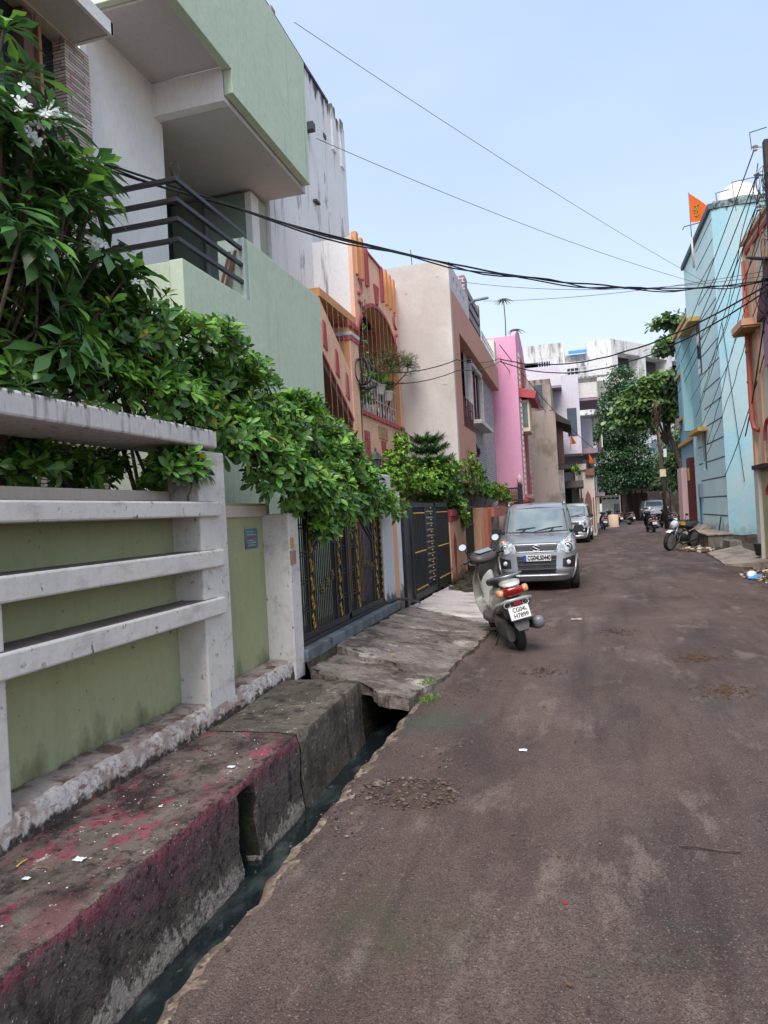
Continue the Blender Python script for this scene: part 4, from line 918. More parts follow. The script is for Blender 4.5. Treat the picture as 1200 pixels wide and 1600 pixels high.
for i in range(8): m.box(-2.38, -2.06, 25.35, 25.37, 1.3+i*.12, 1.34+i*.12)
m.build('gold_slat', gb)
m = M().use(palepink); m.lathe([(.05, 2.42), (.08, 2.5), (.09, 2.62), (.05, 2.72), (0, 2.76)], (-1.95, 25.4, 0), n=12); o = m.build('post_lamp', origin=(-1.95, 25.4, 2.42), smooth=True); tag(o, 'small pink globe lamp on the black gate post below the pink wall', 'lamp')

# ---------------------------------------------------------------- bare concrete house
conc = plaster('raw_concrete', srgb(172, 156, 146), .4, .55, top=(7.3, 5.9), extra=[(srgb(110, 94, 86), (1.2, 1.2, .8), .5, .62, .6, 6)])
h5 = thing('house', 'narrow raw brown concrete house with dark tiled shade between pink and lavender houses', 'house', (-1.5, 32, 0))
m = M().use(conc); m.shell(-5, -.98, 31, 35.8, 0, 5.7); m.shell(-5, -.88, 31.4, 35.8, 5.7, 7.1); m.box(-.98, -.72, 31.0, 31.2, 0, 5.65); m.build('wall', h5)
m = M().use(glassm('blue_dark_glass', (.04, .06, .08))); m.box(-1.55, -1.2, 30.96, 30.99, 5.8, 6.8); m.build('window', h5)
m = M().use(mat('dark_shade_tile', srgb(64, 56, 54), .9)); m.prism([(-.98, 5.35), (-.1, 5.0), (-.1, 5.15), (-.95, 5.75)], lambda a, b, t: (a, t, b), 31.3, 35.2); m.box(-.98, -.2, 31.3, 35.0, 3.15, 3.3); m.build('window_shade', h5)
m = M().use(metalp('dark_shutter', srgb(72, 46, 44), .7)); m.box(-.97, -.45, 31.7, 31.75, 3.4, 5.0); m.build('shutter', h5)
m = M().use(mat('weathered_column', srgb(150, 146, 140), .9, [(srgb(80, 72, 66), (3, 3, 1), .5, .6, .7, 5)])); m.box(-.72, -.5, 31.05, 31.3, 0, 3.1); m.build('column', h5)
m = M().use(mat('dark_slab', srgb(86, 78, 72), .9)); m.box(-.7, .3, 32.5, 35.9, 2.35, 2.65); m.build('shop_slab', h5)
m = M().use(darkin); m.box(-.6, .05, 34.5, 34.55, 0, 2.35); m.use(mat('inner_plaster', srgb(150, 140, 128), .9)); m.box(-.25, .05, 34.4, 34.45, .7, 2.35); m.use(blackp)
for x in (.05, .12, .22): m.tube([(x, 33.0, 0), (x-.05, 33.0, 2.4)], .03, 6)
m.build('shop_opening', h5, each=True)

# ---------------------------------------------------------------- lavender house
lav = plaster('lavender_paint', srgb(208, 200, 208), .12, .25, bump=.1); lavd = plaster('mauve_paint', srgb(150, 130, 140), .15, .2)
h6 = thing('house', 'lavender house with mauve balcony undersides and dark square windows', 'house', (0, 38, 0))
m = M().use(lav); m.shell(-4, .34, 36.2, 44, 4.0, 7.95, {'y-': [(-.22, .16, 5.0, 5.02)]}); m.box(-.9, .34, 36.0, 36.2, 4.1, 8.0); m.shell(-4, .95, 39.0, 44, 0, 6.1); m.box(-2.2, -.55, 36.3, 38, 7.9, 8.6); m.build('wall', h6)
m = M().use(lavd); m.box(-2.4, -.46, 34.9, 35.98, 7.25, 7.36); m.use(lav).box(-2.4, -.46, 34.9, 35.0, 7.362, 8.1).use(lavd); m.box(.345, 1.25, 36.4, 40, 6.72, 6.84); m.box(.2, 1.1, 36.5, 40.5, 4.1, 4.35); m.box(.5, 1.35, 37.5, 42, 1.95, 2.15); m.build('balcony_slab', h6, each=True)
m = M().use(whitew); m.box(.345, 1.2, 36.38, 36.5, 6.85, 7.6); m.box(1.14, 1.24, 36.5, 40, 6.85, 7.6); m.box(1.3, 1.35, 36.5, 41, 4.35, 4.95); m.build('balcony_wall', h6, each=True)
m = M().use(glassm('navy_glass', (.03, .05, .07))); m.box(-.27, .18, 35.96, 35.99, 5.0, 6.35); m.box(.4, .9, 38.96, 38.99, 2.7, 4.0); m.build('window', h6, each=True)
m = M().use(metalp('white_metal', srgb(214, 212, 216), .4))
for i in range(9): m.tube([(-.4+i*.2, 36.2, 7.8), (-.4+i*.2, 36.2, 8.35)], .016, 5)
for z in (8.0, 8.18, 8.35): m.tube([(-.4, 36.2, z), (1.3, 36.2, z)], .018, 5)
for i in range(8): m.tube([(1.0, 37.5+i*.4, 2.2), (1.0, 37.5+i*.4, 3.0)], .02, 5)
for i in range(10): m.tube([(-1.5+i*.12, 35.7, 8.3), (-1.5+i*.12, 35.7, 8.9)], .016, 5)
m.tube([(-1.5, 35.7, 8.9), (-.4, 35.7, 8.9)], .02, 5)
m.build('railing', h6)
m = M().use(blackp)
for i in range(9): m.tube([(.55+i*.09, 37.4, 2.2), (.55+i*.09, 37.4, 2.95)], .014, 4)
m.tube([(.55, 37.4, 2.95), (1.3, 37.4, 2.95)], .016, 4); m.build('lower_railing', h6)
# ---------------------------------------------------------------- cream gatehouse with pointed arch
h7 = thing('gatehouse', 'small cream building with pointed arch niche and orange pennant on top', 'building', (.4, 37, 0))
m = M().use(plaster('cream_stucco', srgb(206, 190, 178), .2, .3)); m.box(-.05, .85, 36.6, 38.5, 0, 3.3); m.box(.02, .5, 36.5, 36.6, 3.3, 3.6); m.build('wall', h7)
m = M().use(mat('arch_brown', srgb(130, 92, 78), .9)); m.prism([(.36, .2), (.68, .2), (.68, 1.75), (.62, 2.05), (.52, 2.25), (.42, 2.05), (.36, 1.75)], lambda a, b, t: (a, t, b), 36.57, 36.6)
for x in (.02, .14, .24, .74): m.box(x, x+.05, 36.56, 36.6, .2, 1.9)
m.box(.45, .85, 36.45, 36.6, 3.0, 3.35); m.build('arch_niche', h7)
m = M().use(metalp('meter_grey', srgb(140, 138, 142), .5)); m.box(.1, .3, 36.5, 36.6, 2.65, 3.2); m.build('meter_box', h7)
orgcl = mat('orange_cloth', srgb(240, 110, 40), .8, trans=.4)
def pennant(label, x, y, z0, h, col=orgcl):
    t = thing('pennant', label, 'flag', (x, y, z0), group='small orange pennants'); m = M().use(metalp('stick', (.05, .04, .03), .7) if False else blackp); m.tube([(x, y, z0), (x, y, z0+h)], .012, 5); m.build('stick', t)
    m = M().use(col); m.grid([[(x+.02+.3*h*(1-q)*p+.02, y+.05*math.sin(p*5+q*3), z0+h*(.35+.6*q)) for p in (0, .5, 1)] for q in np.linspace(0, 1, 6)]); m.build('cloth', t, smooth=True)
pennant('orange pennant on the cream gatehouse in front of the lavender house', .62, 36.4, 3.3, .85)
pennant('orange pennant on the ledge of the raw concrete house', -.18, 34.8, 4.2, .8)

# ---------------------------------------------------------------- far white apartment block
mould = plaster('mouldy_white_concrete', srgb(216, 214, 212), .3, .5, extra=[(srgb(90, 90, 92), (1.6, 1.6, .35), .52, .66, .8, 6)])
h8 = thing('apartment_building', 'large mould streaked white apartment block rising behind the round green tree', 'building', (2, 80, 0))
m = M().use(mould); m.shell(-8, -.5, 75, 90, 0, 18.4, {'y-': [(-5, -2.0, 15.2, 16.6), (-5, -2, 12.3, 13.6)]}, .8)
m.shell(-.6, 2.6, 76, 90, 0, 17.2, depth=.8); m.shell(1.8, 4.4, 80, 92, 0, 19.3)
m.box(-1.6, 3.6, 74.6, 76, 14.6, 16.2); m.box(-1.2, 4.2, 74.0, 76, 10.6, 11.5); m.build('wall', h8)
m = M().use(plaster('cream_far', srgb(214, 208, 196), .2, .2)); m.shell(-1, 6.2, 77, 95, 0, 14.4, {'y-': [(1.5, 3.5, 8, 9.6), (4.6, 5.8, 11.2, 12.6), (4.6, 5.8, 8, 9.6)]}, .6); m.build('main_wall', h8)
# right wing runs back to the right at an angle, so its roof line falls away
def wing(d, z): return (4.4+d*.62, 79.9+d*.78, z)
m = M().use(mould)
u_ = Vector((.62, .78, 0)); m.wall(wing(0, 0), tuple(u_), (0, 0, 1), 22, 19.3, [(1.0, 5.2, 14.2, 17.9), (6.2, 10.5, 14.2, 17.9), (11.5, 16, 14.2, 17.9), (1.0, 5.2, 9, 12.6), (6.2, 10.5, 9, 12.6)], 1.5)
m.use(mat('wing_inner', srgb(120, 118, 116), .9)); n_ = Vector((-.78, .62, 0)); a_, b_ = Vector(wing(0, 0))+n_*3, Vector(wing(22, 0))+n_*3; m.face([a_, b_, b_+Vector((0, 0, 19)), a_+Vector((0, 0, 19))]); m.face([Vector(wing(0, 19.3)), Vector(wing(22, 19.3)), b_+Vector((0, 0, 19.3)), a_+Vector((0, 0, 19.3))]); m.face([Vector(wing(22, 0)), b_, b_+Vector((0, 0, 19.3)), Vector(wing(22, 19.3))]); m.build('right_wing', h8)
m = M().use(darkin)
for x0, x1, z0, z1 in ((-.3, .9, 14.9, 15.6), (1.5, 2.5, 11.6, 13.2), (-4.5, -2.4, 15.3, 16.3)): m.box(x0, x1, 74.55, 74.6, z0, z1) if z0 > 14 and x0 > -1 else m.box(x0, x1, 76.9, 77, z0, z1)
m.build('balcony_opening', h8, each=True)
m = M().use(metalp('blue_sheet', srgb(40, 120, 190), .4)); m.prism([(74.5, 17.0), (76.5, 17.7), (76.5, 17.75), (74.5, 17.05)], lambda a, b, t: (t, a, b), -.1, 1.75); m.build('blue_roof_sheet', h8)
# ================================================================ RIGHT SIDE
bluef = plaster('pale_aqua_paint', srgb(212, 240, 236), .12, .25, extra=[(srgb(186, 224, 226), (.4, .4, .3), .45, .62, .5, 3), (BLACK, (5, 5, 2), .55, .68, .8, 5, (10.5, 10.1)), (srgb(150, 150, 130), (5, 5, 3), .5, .64, .6, 5, (.4, .9))], bump=.12)
blues = plaster('sky_blue_paint', srgb(150, 190, 200), .2, .2, extra=[(srgb(176, 190, 190), (.7, .7, .5), .47, .6, .6, 4), (BLACK, (4, 4, 2), .5, .64, .85, 5, (10.4, 9.9)), (srgb(120, 150, 140), (3, 3, 2), .5, .66, .6, 5, (.3, 1.1))], bump=.2)
hb = thing('house', 'tall narrow pale blue house with dark groove lines across its front', 'house', (5, 27, .2))
XL = 4.5; YL = 24.0
m = M().use(bluef); m.wall((XL, 29.9, .22), (0,-1,0), (0,0,1), 5.9, 10.35, [(29.9-27.9, 29.9-27.15, 2.35, 3.85, .25)], .25)
m.box(XL-.02, XL+.0, 28.6, 29.9, .22, .23)
m.build('front_wall', hb)
m = M().use(blues); m.wall((XL, YL, .22), (1,0,0), (0,0,1), 4.5, 10.35); m.face([(XL, YL, 10.57), (9, YL, 10.57), (9, 29.9, 10.57), (XL, 29.9, 10.57)]); m.wall((9, 29.9, .22), (-1,0,0), (0,0,1), 4.5, 10.35); m.build('side_wall', hb)
m = M().use(mat('groove_dark', srgb(70, 66, 68), .9))
zs = [.95+.62*i for i in range(16)]
for z in zs:
    for a, b in (((YL+.02, 27.1), (27.95, 28.85)) if 2.2 < z < 4.4 else ((YL+.02, 28.5 if z < 4.5 else 27.1),)): m.box(XL-.006, XL+.01, a, b, z, z+.035)
m.build('groove_line', hb)
m = M().use(mat('cornice_grey', srgb(80, 96, 106), .8)); m.box(XL-.1, XL+.05, YL-.05, 29.95, 10.55, 10.72); m.build('cornice', hb)
m = M().use(mat('sooty_parapet', srgb(130, 146, 150), .9, [(BLACK, (5, 5, 5), .45, .58, .9, 6)])); m.box(XL+.05, 8.9, YL-.03, YL+.2, 10.571, 10.78); m.build('parapet_edge', hb)
yel = plaster('ochre_trim', srgb(196, 164, 100), .2, .25); cy = plaster('turquoise_paint', srgb(156, 198, 200), .15, .2)
m = M().use(yel); m.box(XL-.38, XL, 27.0, 29.8, 7.85, 8.0); m.box(XL-.32, XL, 26.7, 29.0, 3.92, 4.06); m.build('window_hood', hb, each=True)
m = M().use(cy); m.box(XL-.34, XL, 29.5, 29.88, 4.2, 7.85); m.box(XL-.012, XL+.0, 27.6, 29.5, 4.2, 7.84); m.build('turquoise_panel', hb)
m = M().use(glassm('shutter_dark', (.03, .035, .045))); m.box(XL-.05, XL-.013, 27.1, 27.6, 6.0, 7.8); m.box(XL+.12, XL+.15, 27.15, 27.9, 2.5, 4.0); m.use(metalp('steel_grey', (.08, .09, .11), .5)).box(XL-.03, XL+.02, 27.2, 27.3, 2.58, 4.0); m.build('window', hb, each=True)
m = M().use(mat('grey_meter', srgb(130, 140, 150), .6)); m.box(XL-.12, XL, 28.3, 28.6, 1.6, 2.1); m.use(mat('blue_pipe', srgb(40, 110, 160), .5)); m.tube([(XL-.05, 28.75, .5), (XL-.05, 28.75, 1.9)], .03, 6); m.tube([(XL-.05, 25.0, .95), (XL-.07, 24.8, .92), (XL-.07, 25.3, .45), (XL-.07, 25.8, .32)], .022, 6); m.build('meter_and_pipe', hb, each=True)
m = M().use(mat('rough_base', srgb(90, 78, 68), .95, [(srgb(50, 42, 36), (4, 4, 4), .45, .6, .8, 5)])); m.grid([[(XL-.06+.05*nz2(y, z, 5), y, z) for z in (0, .12, .26, .34+.05*nz2(y, 1, 4))] for y in np.arange(23.9, 29.9, .15)]); m.grid([[(x, YL-.06+.05*nz2(x, z, 5), z) for z in (0, .12, .26, .36+.06*nz2(x, 1, 4))] for x in np.arange(4.45, 6.4, .12)]); m.build('rough_footing', hb)
m = M().use(mat('pipe_metal', srgb(120, 120, 124), .5)); m.tube([(4.75, 24.3, 10.6), (4.72, 24.3, 11.15), (5.1, 24.3, 11.2)], .02, 6); m.tube([(4.5, 25.5, 10.75), (4.0, 26.0, 10.85), (3.95, 26.0, 10.75)], .02, 6); m.build('roof_pipe', hb, each=True)
tk = thing('water_tank', 'cream plastic water tank on the blue house roof', 'water tank', (5.75, 26.2, 10.6))
m = M().use(mat('cream_plastic', srgb(226, 218, 208), .5, [(srgb(190, 178, 166), (3, 3, 1), .5, .7, .5, 4)])); m.lathe([(.66, 10.6), (.66, 11.1), (.69, 11.13), (.66, 11.16), (.66, 11.4), (.69, 11.43), (.66, 11.47), (.63, 11.68), (.52, 11.88), (.32, 12.02), (.16, 12.06), (.16, 12.11), (0, 12.13)], (5.75, 26.2, 0), n=32); m.build('tank_shell', tk, smooth=True, auto=40)
# orange flag on the blue house roof
fl = thing('flag', 'triangular orange flag with a gold emblem on the blue house roof', 'flag', (4.2, 26, 10))
m = M().use(metalp('pole_white', srgb(196, 186, 180), .5)); m.tube([(4.24, 26, 9.4), (4.22, 26, 10.45)], .035, 8); m.use(metalp('pole_thin', srgb(130, 120, 116), .5)); m.tube([(4.22, 26, 10.4), (4.2, 26, 12.0)], .014, 6); m.build('pole', fl, smooth=True)
bpk = lambda p, q: (4.21+(.66)*p, 26+.05*math.sin(p*5+q*2), 11.0+q)
m = M().use(orgcl); rows = []
for i in range(13):
    t = i/12; z0 = -.02-.05*math.sin(t*PI)+.10*t; z1 = 1.0-(1.0-.30)*t
    rows.append([bpk(t, z0+(z1-z0)*j/8) for j in range(9)])
m.grid(rows); m.build('cloth', fl, smooth=True)
m = M().use(mat('emblem_gold', srgb(150, 150, 70), .7))
def est(pts): m.tube([(4.21+.66*a, 26+.05*math.sin(a*5+b*2)-.02, 11.0+b) for a, b in pts], .016, 5)
est([(.22, .50), (.32, .52), (.45, .53)]); est([(.33, .53), (.33, .42), (.27, .36), (.2, .40), (.22, .46)]); est([(.33, .36), (.42, .32), (.42, .22), (.34, .16), (.24, .18)]); est([(.2, .30), (.3, .29), (.4, .38)]); est([(.3, .28), (.29, .2), (.35, .2)])
m.build('emblem', fl)
# second, farther blue house
h9 = thing('house', 'farther blue grey house with ochre bands and shop entrance beside the tall blue house', 'house', (6, 33, 0))
blueg = plaster('blue_grey_paint', srgb(140, 176, 190), .2, .25)
m = M().use(blueg); m.wall((4.62, 34.2, 0), (0,-1,0), (0,0,1), 4.28, 8.9, [(1.2, 3.4, .1, 2.9, .4)], .4); m.wall((9, 34.2, 0), (-1,0,0), (0,0,1), 4.38, 8.9); m.wall((4.62, 29.93, 6), (1,0,0), (0,0,1), 4, 2.9); m.build('wall', h9)
m = M().use(yel)
for z in (8.75, 6.9, 5.0, 3.9): m.box(4.5, 4.62, 29.95, 34.2, z, z+.14)
m.box(4.45, 4.62, 33.2, 34.2, 4.1, 5.0) if False else None
m.build('ochre_band', h9, each=True)
m = M().use(glassm('dark_window2')); m.box(4.59, 4.615, 30.8, 32.8, 6.0, 6.88); m.box(4.59, 4.615, 30.8, 32.8, 7.2, 8.3); m.build('window', h9, each=True)
m = M().use(palepink); m.box(4.3, 4.6, 32.2, 33.4, 0, 2.9); m.use(mat('maroon_door', srgb(90, 40, 36), .8)); m.box(4.35, 4.6, 30.2, 31.0, .1, 3.2); m.use(yel); m.box(4.32, 4.36, 30.3, 30.7, 2.3, 2.8); m.build('entrance_pier', h9, each=True)
m = M().use(mat('balcony_grey', srgb(150, 140, 140), .8)); m.box(4.42, 4.6, 33.6, 34.1, 4.7, 5.15); m.build('balcony_box', h9)
# ---------------------------------------------------------------- orange / cream house nearest on the right
XR = 4.12
creamr = plaster('peeling_cream', srgb(226, 212, 184), .4, .4, extra=[(srgb(190, 184, 176), (3, 3, 1.1), .48, .60, .6, 12), (srgb(60, 50, 46), (6, 6, 2), .62, .7, .8, 6)])
peach = plaster('peach_paint', srgb(222, 172, 140), .2, .3)
hr = thing('house', 'peeling cream and orange house with maroon bay and red drain pipe', 'house', (5, 17, .1))
m = M().use(creamr); m.wall((XR, 18.9, -.2), (0,-1,0), (0,0,1), 9, 7.65, [(1.1, 1.9, 2.55, 3.4, .4), (4.6, 6.0, 1.3, 2.7, .25), (4.6, 6.0, 4.5, 5.9, .25), (7.0, 7.9, .3, 2.4, .25)], .3); m.wall((9, 18.9, -.2), (-1,0,0), (0,0,1), 4.88, 7.65); m.face([(XR, 18.9, 7.45), (9, 18.9, 7.45), (9, 10, 7.45), (XR, 10, 7.45)]); m.wall((XR, 9.9, -.2), (1,0,0), (0,0,1), 4.88, 7.65); m.build('wall', hr)
m = M().use(glassm('side_window_glass')); m.box(XR-0, XR+.0, 1, 1, 1, 1) if False else m.box(XR+.2, XR+.24, 12.9, 14.3, 1.1, 2.5); m.box(XR+.2, XR+.24, 12.9, 14.3, 4.3, 5.7); m.use(mat('brown_side_door', srgb(96, 66, 52), .7)); m.box(XR+.2, XR+.24, 11.0, 11.9, .1, 2.2); m.build('window_pane', hr, each=True)
m = M().use(peach); m.box(XR-.04, XR, 18.0, 18.25, 2.2, 7.3); m.box(XR-.06, XR, 18.75, 18.93, .1, 7.4); m.box(XR-.04, XR, 17.1, 17.35, .1, 7.3); m.box(XR-.08, XR+.1, 10, 18.95, 7.45, 7.55); m.build('orange_band', hr, each=True)
m = M().use(redp); ring(m, XR-.03, 16.95, 17.75, 3.0, 3.2, .06, .028) if False else None
m.tube([(XR-.06, 17.4+.4*math.cos(t), 2.75+.45*math.sin(t)) for t in np.linspace(0, PI, 14)], .04, 6); m.box(XR-.05, XR, 10, 18.9, 7.2, 7.3); m.build('red_arch_trim', hr, each=True)
m = M().use(plaster('mauve_bay', srgb(176, 130, 150), .2, .3)); m.box(XR-.10, XR, 15.6, 17.3, 4.3, 5.3); m.use(mat('maroon_dark', srgb(84, 44, 60), .8)); m.prism([(XR, 5.3), (XR-.16, 5.3), (XR-.16, 5.42), (XR, 6.3)], lambda a, b, t: (a, t, b), 15.2, 17.5); m.build('bay_balcony', hr)
m = M().use(metalp('red_pvc', srgb(192, 96, 76), .5)); m.tube([(XR-.12, 18.62, 7.0), (XR-.12, 18.6, 5.6), (XR-.12, 18.58, 3.30), (XR-.10, 18.54, 3.12), (XR-.02, 18.46, 3.05)], [.04, .058, .058, .058, .058], 12)
for z in (5.6, 4.9, 4.2, 3.5): m.lathe([(.068, -.03), (.068, .03)], (XR-.12, 18.6, z), n=12)
m.build('drain_pipe', hr, smooth=True)
m = M().use(peach); m.box(XR-.4, XR, 17.8, 18.85, 5.35, 5.5); m.use(mat('awning_under', srgb(150, 120, 70), .9)); m.box(XR-.38, XR, 17.82, 18.83, 5.30, 5.348); m.build('small_awning', hr)
m = M().use(plaster('olive_cream_door', srgb(176, 168, 130), .3, .5)); m.box(XR-.05, XR-.005, 17.65, 18.35, .12, 2.1); m.use(plaster('white_peel_post', srgb(206, 200, 190), .5, .6)); m.box(XR-.12, XR-.005, 18.38, 18.72, .1, 2.15); m.use(mat('dark_lintel', srgb(50, 44, 40), .9)); m.box(XR-.15, XR-.005, 17.6, 18.78, 2.152, 2.25); m.build('side_door', hr)
m = M().use(plaster('yellow_orange_gate', srgb(236, 180, 110), .2, .3)); m.box(XR-.14, XR-.005, 16.2, 17.5, .12, 1.75); m.use(redp); m.tube([(XR-.15, 16.9+.6*math.cos(t), 1.55+.28*math.sin(t)) for t in np.linspace(0, PI, 12)], .04, 6); m.build('curved_gate', hr)
m = M().use(metalp('black_sheet', (.02, .02, .02), .5)); m.box(XR-.08, XR-.006, 16.3, 17.6, 1.8, 2.35); m.build('dark_opening', hr); hr.location.y -= .55
# utility poles
steel = mat('dark_pole', (.02, .018, .02), .7, [((.06, .04, .03), (10, 10, 2), .5, .6, .6, 4)])
pa = thing('utility_pole', 'dark utility pole crowded with tangled wires in front of the peeling cream house', 'pole', (4.03, 15.9, 0))
m = M().use(steel); m.box(4.02, 4.18, 15.85, 16.0, 0, 8.75); m.build('mast', pa, bevel=.01)
m = M().use(steel); m.bar((3.4, 15.9, 8.0), (4.1, 15.9, 8.05), .012); m.bar((3.4, 15.9, 8.0), (3.45, 15.9, 7.4), .01); m.bar((3.78, 15.9, 8.95), (4.1, 15.9, 9.0), .014); m.bar((3.78, 15.9, 8.95), (3.8, 15.9, 8.6), .012); m.build('wire_guard', pa, each=True)
m = M().use(mat('porcelain', srgb(150, 146, 144), .4)); 
for z in (8.62, 8.05, 7.4): m.lathe([(0, -.07), (.05, -.06), (.03, -.02), (.06, .02), (.03, .05), (0, .07)], (3.86, 15.88, z), n=10); m.bar((3.86, 15.88, z), (4.0, 15.9, z), .02)
m.build('insulator', pa)
m = M().use(mat('cable_black', (.012, .012, .012), .5)); rg = random.Random(4)
for k in range(26):
    z = rg.uniform(5.2, 8.4); x = 3.92+rg.uniform(-.06, .1); pts = []
    rr_ = rg.uniform(.08, .3)
    for t in np.linspace(0, rg.uniform(3, 6), 14): pts.append((x+rr_*.6*math.cos(t+k)*(1 if k % 2 else .4), 15.82+rg.uniform(-.02, .02), z+rr_*math.sin(t+k)-t*.06))
    m.tube(pts, rg.uniform(.004, .011), 5)
m.build('cable_tangle', pa, smooth=True)
m = M().use(steel); m.box(3.86, 4.0, 15.75, 15.86, 5.9, 6.3); m.build('junction_box', pa, bevel=.01)
lh = thing('street_light', 'dark flat street lamp head on the wire crowded pole', 'street light', (3.98, 15.85, 6.35))
m = M().use(metalp('lamp_dark', srgb(50, 52, 58), .5)); m.loft([(3.54, 15.70, 6.37, .015, .008), (3.58, 15.71, 6.365, .05, .02), (3.70, 15.74, 6.34, .09, .028), (3.92, 15.78, 6.30, .06, .03), (3.98, 15.8, 6.29, .03, .02)], 12)
m.build('lamp_head', lh, smooth=True); m = M().use(steel); m.tube([(3.98, 15.9, 6.25), (3.88, 15.65, 6.3)], .025, 6); m.build('arm', lh)
rust = mat('rusty_pole_paint', srgb(66, 52, 42), .85, [(srgb(150, 108, 66), (7, 7, 1.2), .56, .62, .75, 7), (srgb(40, 32, 28), (5, 5, 1.2), .55, .65, .8, 5)])
pb = thing('utility_pole', 'rusty leaning utility pole standing behind the parked motorbikes', 'pole', (4.6, 41, 0))
m = M().use(rust); m.tube([(4.6, 41, 0), (4.53, 41, 3), (4.33, 41, 7.0)], [.12, .10, .075], 10); m.build('mast', pb, smooth=True)
m = M().use(mat('sign_cream', srgb(206, 190, 150), .7)); m.box(4.38, 4.68, 40.82, 40.85, 2.85, 3.25); m.use(mat('sign_white', srgb(200, 200, 200), .7)); m.box(4.62, 4.78, 40.84, 40.88, 3.9, 4.35); m.build('sign_plate', pb, each=True)
m = M().use(rust); m.bar((3.9, 41, 6.6), (4.8, 41, 6.85), .07); m.bar((4.1, 41, 6.0), (4.7, 41, 6.2), .06)
for k in range(9): m.tube([(4.35+.15*math.sin(k), 40.9, 6.9-.1*k), (4.35+.3*math.sin(k*2.1), 40.85, 6.6-.1*k), (4.4+.12*math.cos(k*3), 40.9, 6.2-.1*k)], .02, 4)
m.build('crossarm', pb)
# concrete slab, block and drain parts on the right verge
slabm = mat('worn_slab', srgb(158, 142, 128), .92, [(srgb(104, 90, 80), (2.5, 1.2, 2), .45, .62, .75, 7), (srgb(60, 52, 46), (6, 6, 6), .62, .7, .8, 6)], [(22, .7, .012), (80, .4, .004)])
def slab(name, label, cat, pts, th, mt, nu=16, nv=10, amp=.012, org=None):
    """4 corners (x,y,z): A near-left, B near-right, C far-right, D far-left"""
    A, B, C, D = [Vector(p) for p in pts]; m = M().use(mt); top = []
    for i in range(nv+1):
        t = i/nv; row = []
        for j in range(nu+1):
            s_ = j/nu; p = (A*(1-s_)+B*s_)*(1-t)+(D*(1-s_)+C*s_)*t
            ex = (.05*nz2(p.x, p.y, 3, 3)+.035*nz2(p.x, p.y, 11, 5)+.022*nz2(p.x, p.y, 31, 7)) if (i in (0, nv) or j in (0, nu)) else 0
            row.append((p.x+ex, p.y+ex*1.2, p.z+amp*nz2(p.x, p.y, 2.4)+amp*.4*nz2(p.x, p.y, 9)))
        top.append(row)
    m.grid(top)
    per = top[0]+[r_[-1] for r_ in top[1:]]+top[-1][-2::-1]+[r_[0] for r_ in top[-2:0:-1]]
    n = len(per); low = [(p[0]+.012*nz2(p[0], p[1], 9), p[1]+.012*nz2(p[1], p[0], 9), p[2]-th*(1+.15*nz2(p[0], p[1], 5))) for p in per]
    m.add(per+low, [(i, i+n, (i+1) % n+n, (i+1) % n) for i in range(n)]); m.add(low, [tuple(range(n))])
    o = m.build(name, origin=tuple((A+C)/2) if org is None else org, smooth=True, auto=45); tag(o, label, cat); return o
slab('concrete_slab', 'worn concrete slab bridging the drain before the cream house', 'slab', [(3.15, 17.5, .03), (4.1, 16.9, .1), (4.35, 21.9, .16), (3.45, 21.6, .03)], .14, slabm)
slab('concrete_slab', 'tilted stone slab behind the parked motorbike beside the blue house', 'slab', [(3.55, 26.8, .06), (4.45, 26.6, .55), (4.5, 29.4, .6), (3.7, 29.6, .15)], .14, slabm)
blk = mat('stained_block', srgb(120, 112, 104), .92, [(srgb(70, 62, 56), (5, 5, .8), .48, .58, .85, 5), (srgb(170, 162, 152), (4, 4, .7), .58, .66, .6, 4), (srgb(60, 66, 34), (5, 5, 5), .48, .6, .8, 5, (0, .28))], [(30, .5, .01)])
m = M().use(blk); m.box(3.72, 4.42, 23.0, 26.2, -.3, .42); o = m.build('concrete_block', origin=(4, 24.6, 0), bevel=.02); tag(o, 'water stained concrete drain block at the foot of the blue house', 'block')
m = M().use(slabm); m.box(3.68, 4.44, 22.96, 26.24, .422, .47); m.build('cap', o, bevel=.01)
m = M().use(blk); m.box(4.1, 4.42, 21.9, 22.9, -.3, .3); o = m.build('concrete_block', origin=(4.2, 22.4, 0), bevel=.02); tag(o, 'smaller stained block nearer than the long drain block', 'block')
m = M().use(blk); m.box(3.75, 4.1, 13.2, 14.3, -.1, .2); o = m.build('concrete_block', origin=(3.9, 13.8, 0), bevel=.02); tag(o, 'low concrete block by the litter at the right edge', 'block')
m = M().use(blk)
for i in range(3): m.box(4.2, 4.75, 31.2, 32.6, .1+i*.2, .22+i*.2)
m.box(4.25, 4.7, 31.3, 32.5, 0, .7); o = m.build('steps', origin=(4.4, 32, 0)); tag(o, 'rough stone steps at the entrance of the farther blue grey house', 'steps')
# ---------------------------------------------------------------- street end: gate wall, wall lamps
ew = thing('boundary_wall', 'end of street wall with white gate panel and dark pillars topped by round lamps', 'wall', (3, 62, 0))
m = M().use(plaster('cream_pier', srgb(206, 188, 166), .2, .3)); m.box(1.25, 1.75, 61, 61.4, 0, 3.0); m.build('pier', ew)
m = M().use(mat('dark_panel', srgb(64, 50, 42), .8, [(srgb(110, 88, 70), (4, 4, .5), .5, .6, .7, 4)])); m.box(3.45, 5.6, 62, 62.3, 0, 2.3)
for x in (3.7, 4.1, 4.6, 5.1): m.box(x, x+.12, 61.9, 62, 0, 2.6)
m.build('dark_panel', ew)
m = M().use(whitew); m.box(1.95, 3.4, 61.8, 61.95, .1, 2.25); m.build('white_gate', ew)
m = M().use(darkin)
for i in range(4): m.box(2.05+i*.34, 2.3+i*.34, 61.78, 61.8, 1.9, 2.05)
for i in range(4): m.box(2.9+i*.12, 2.95+i*.12, 61.76, 61.8, .1, 1.5)
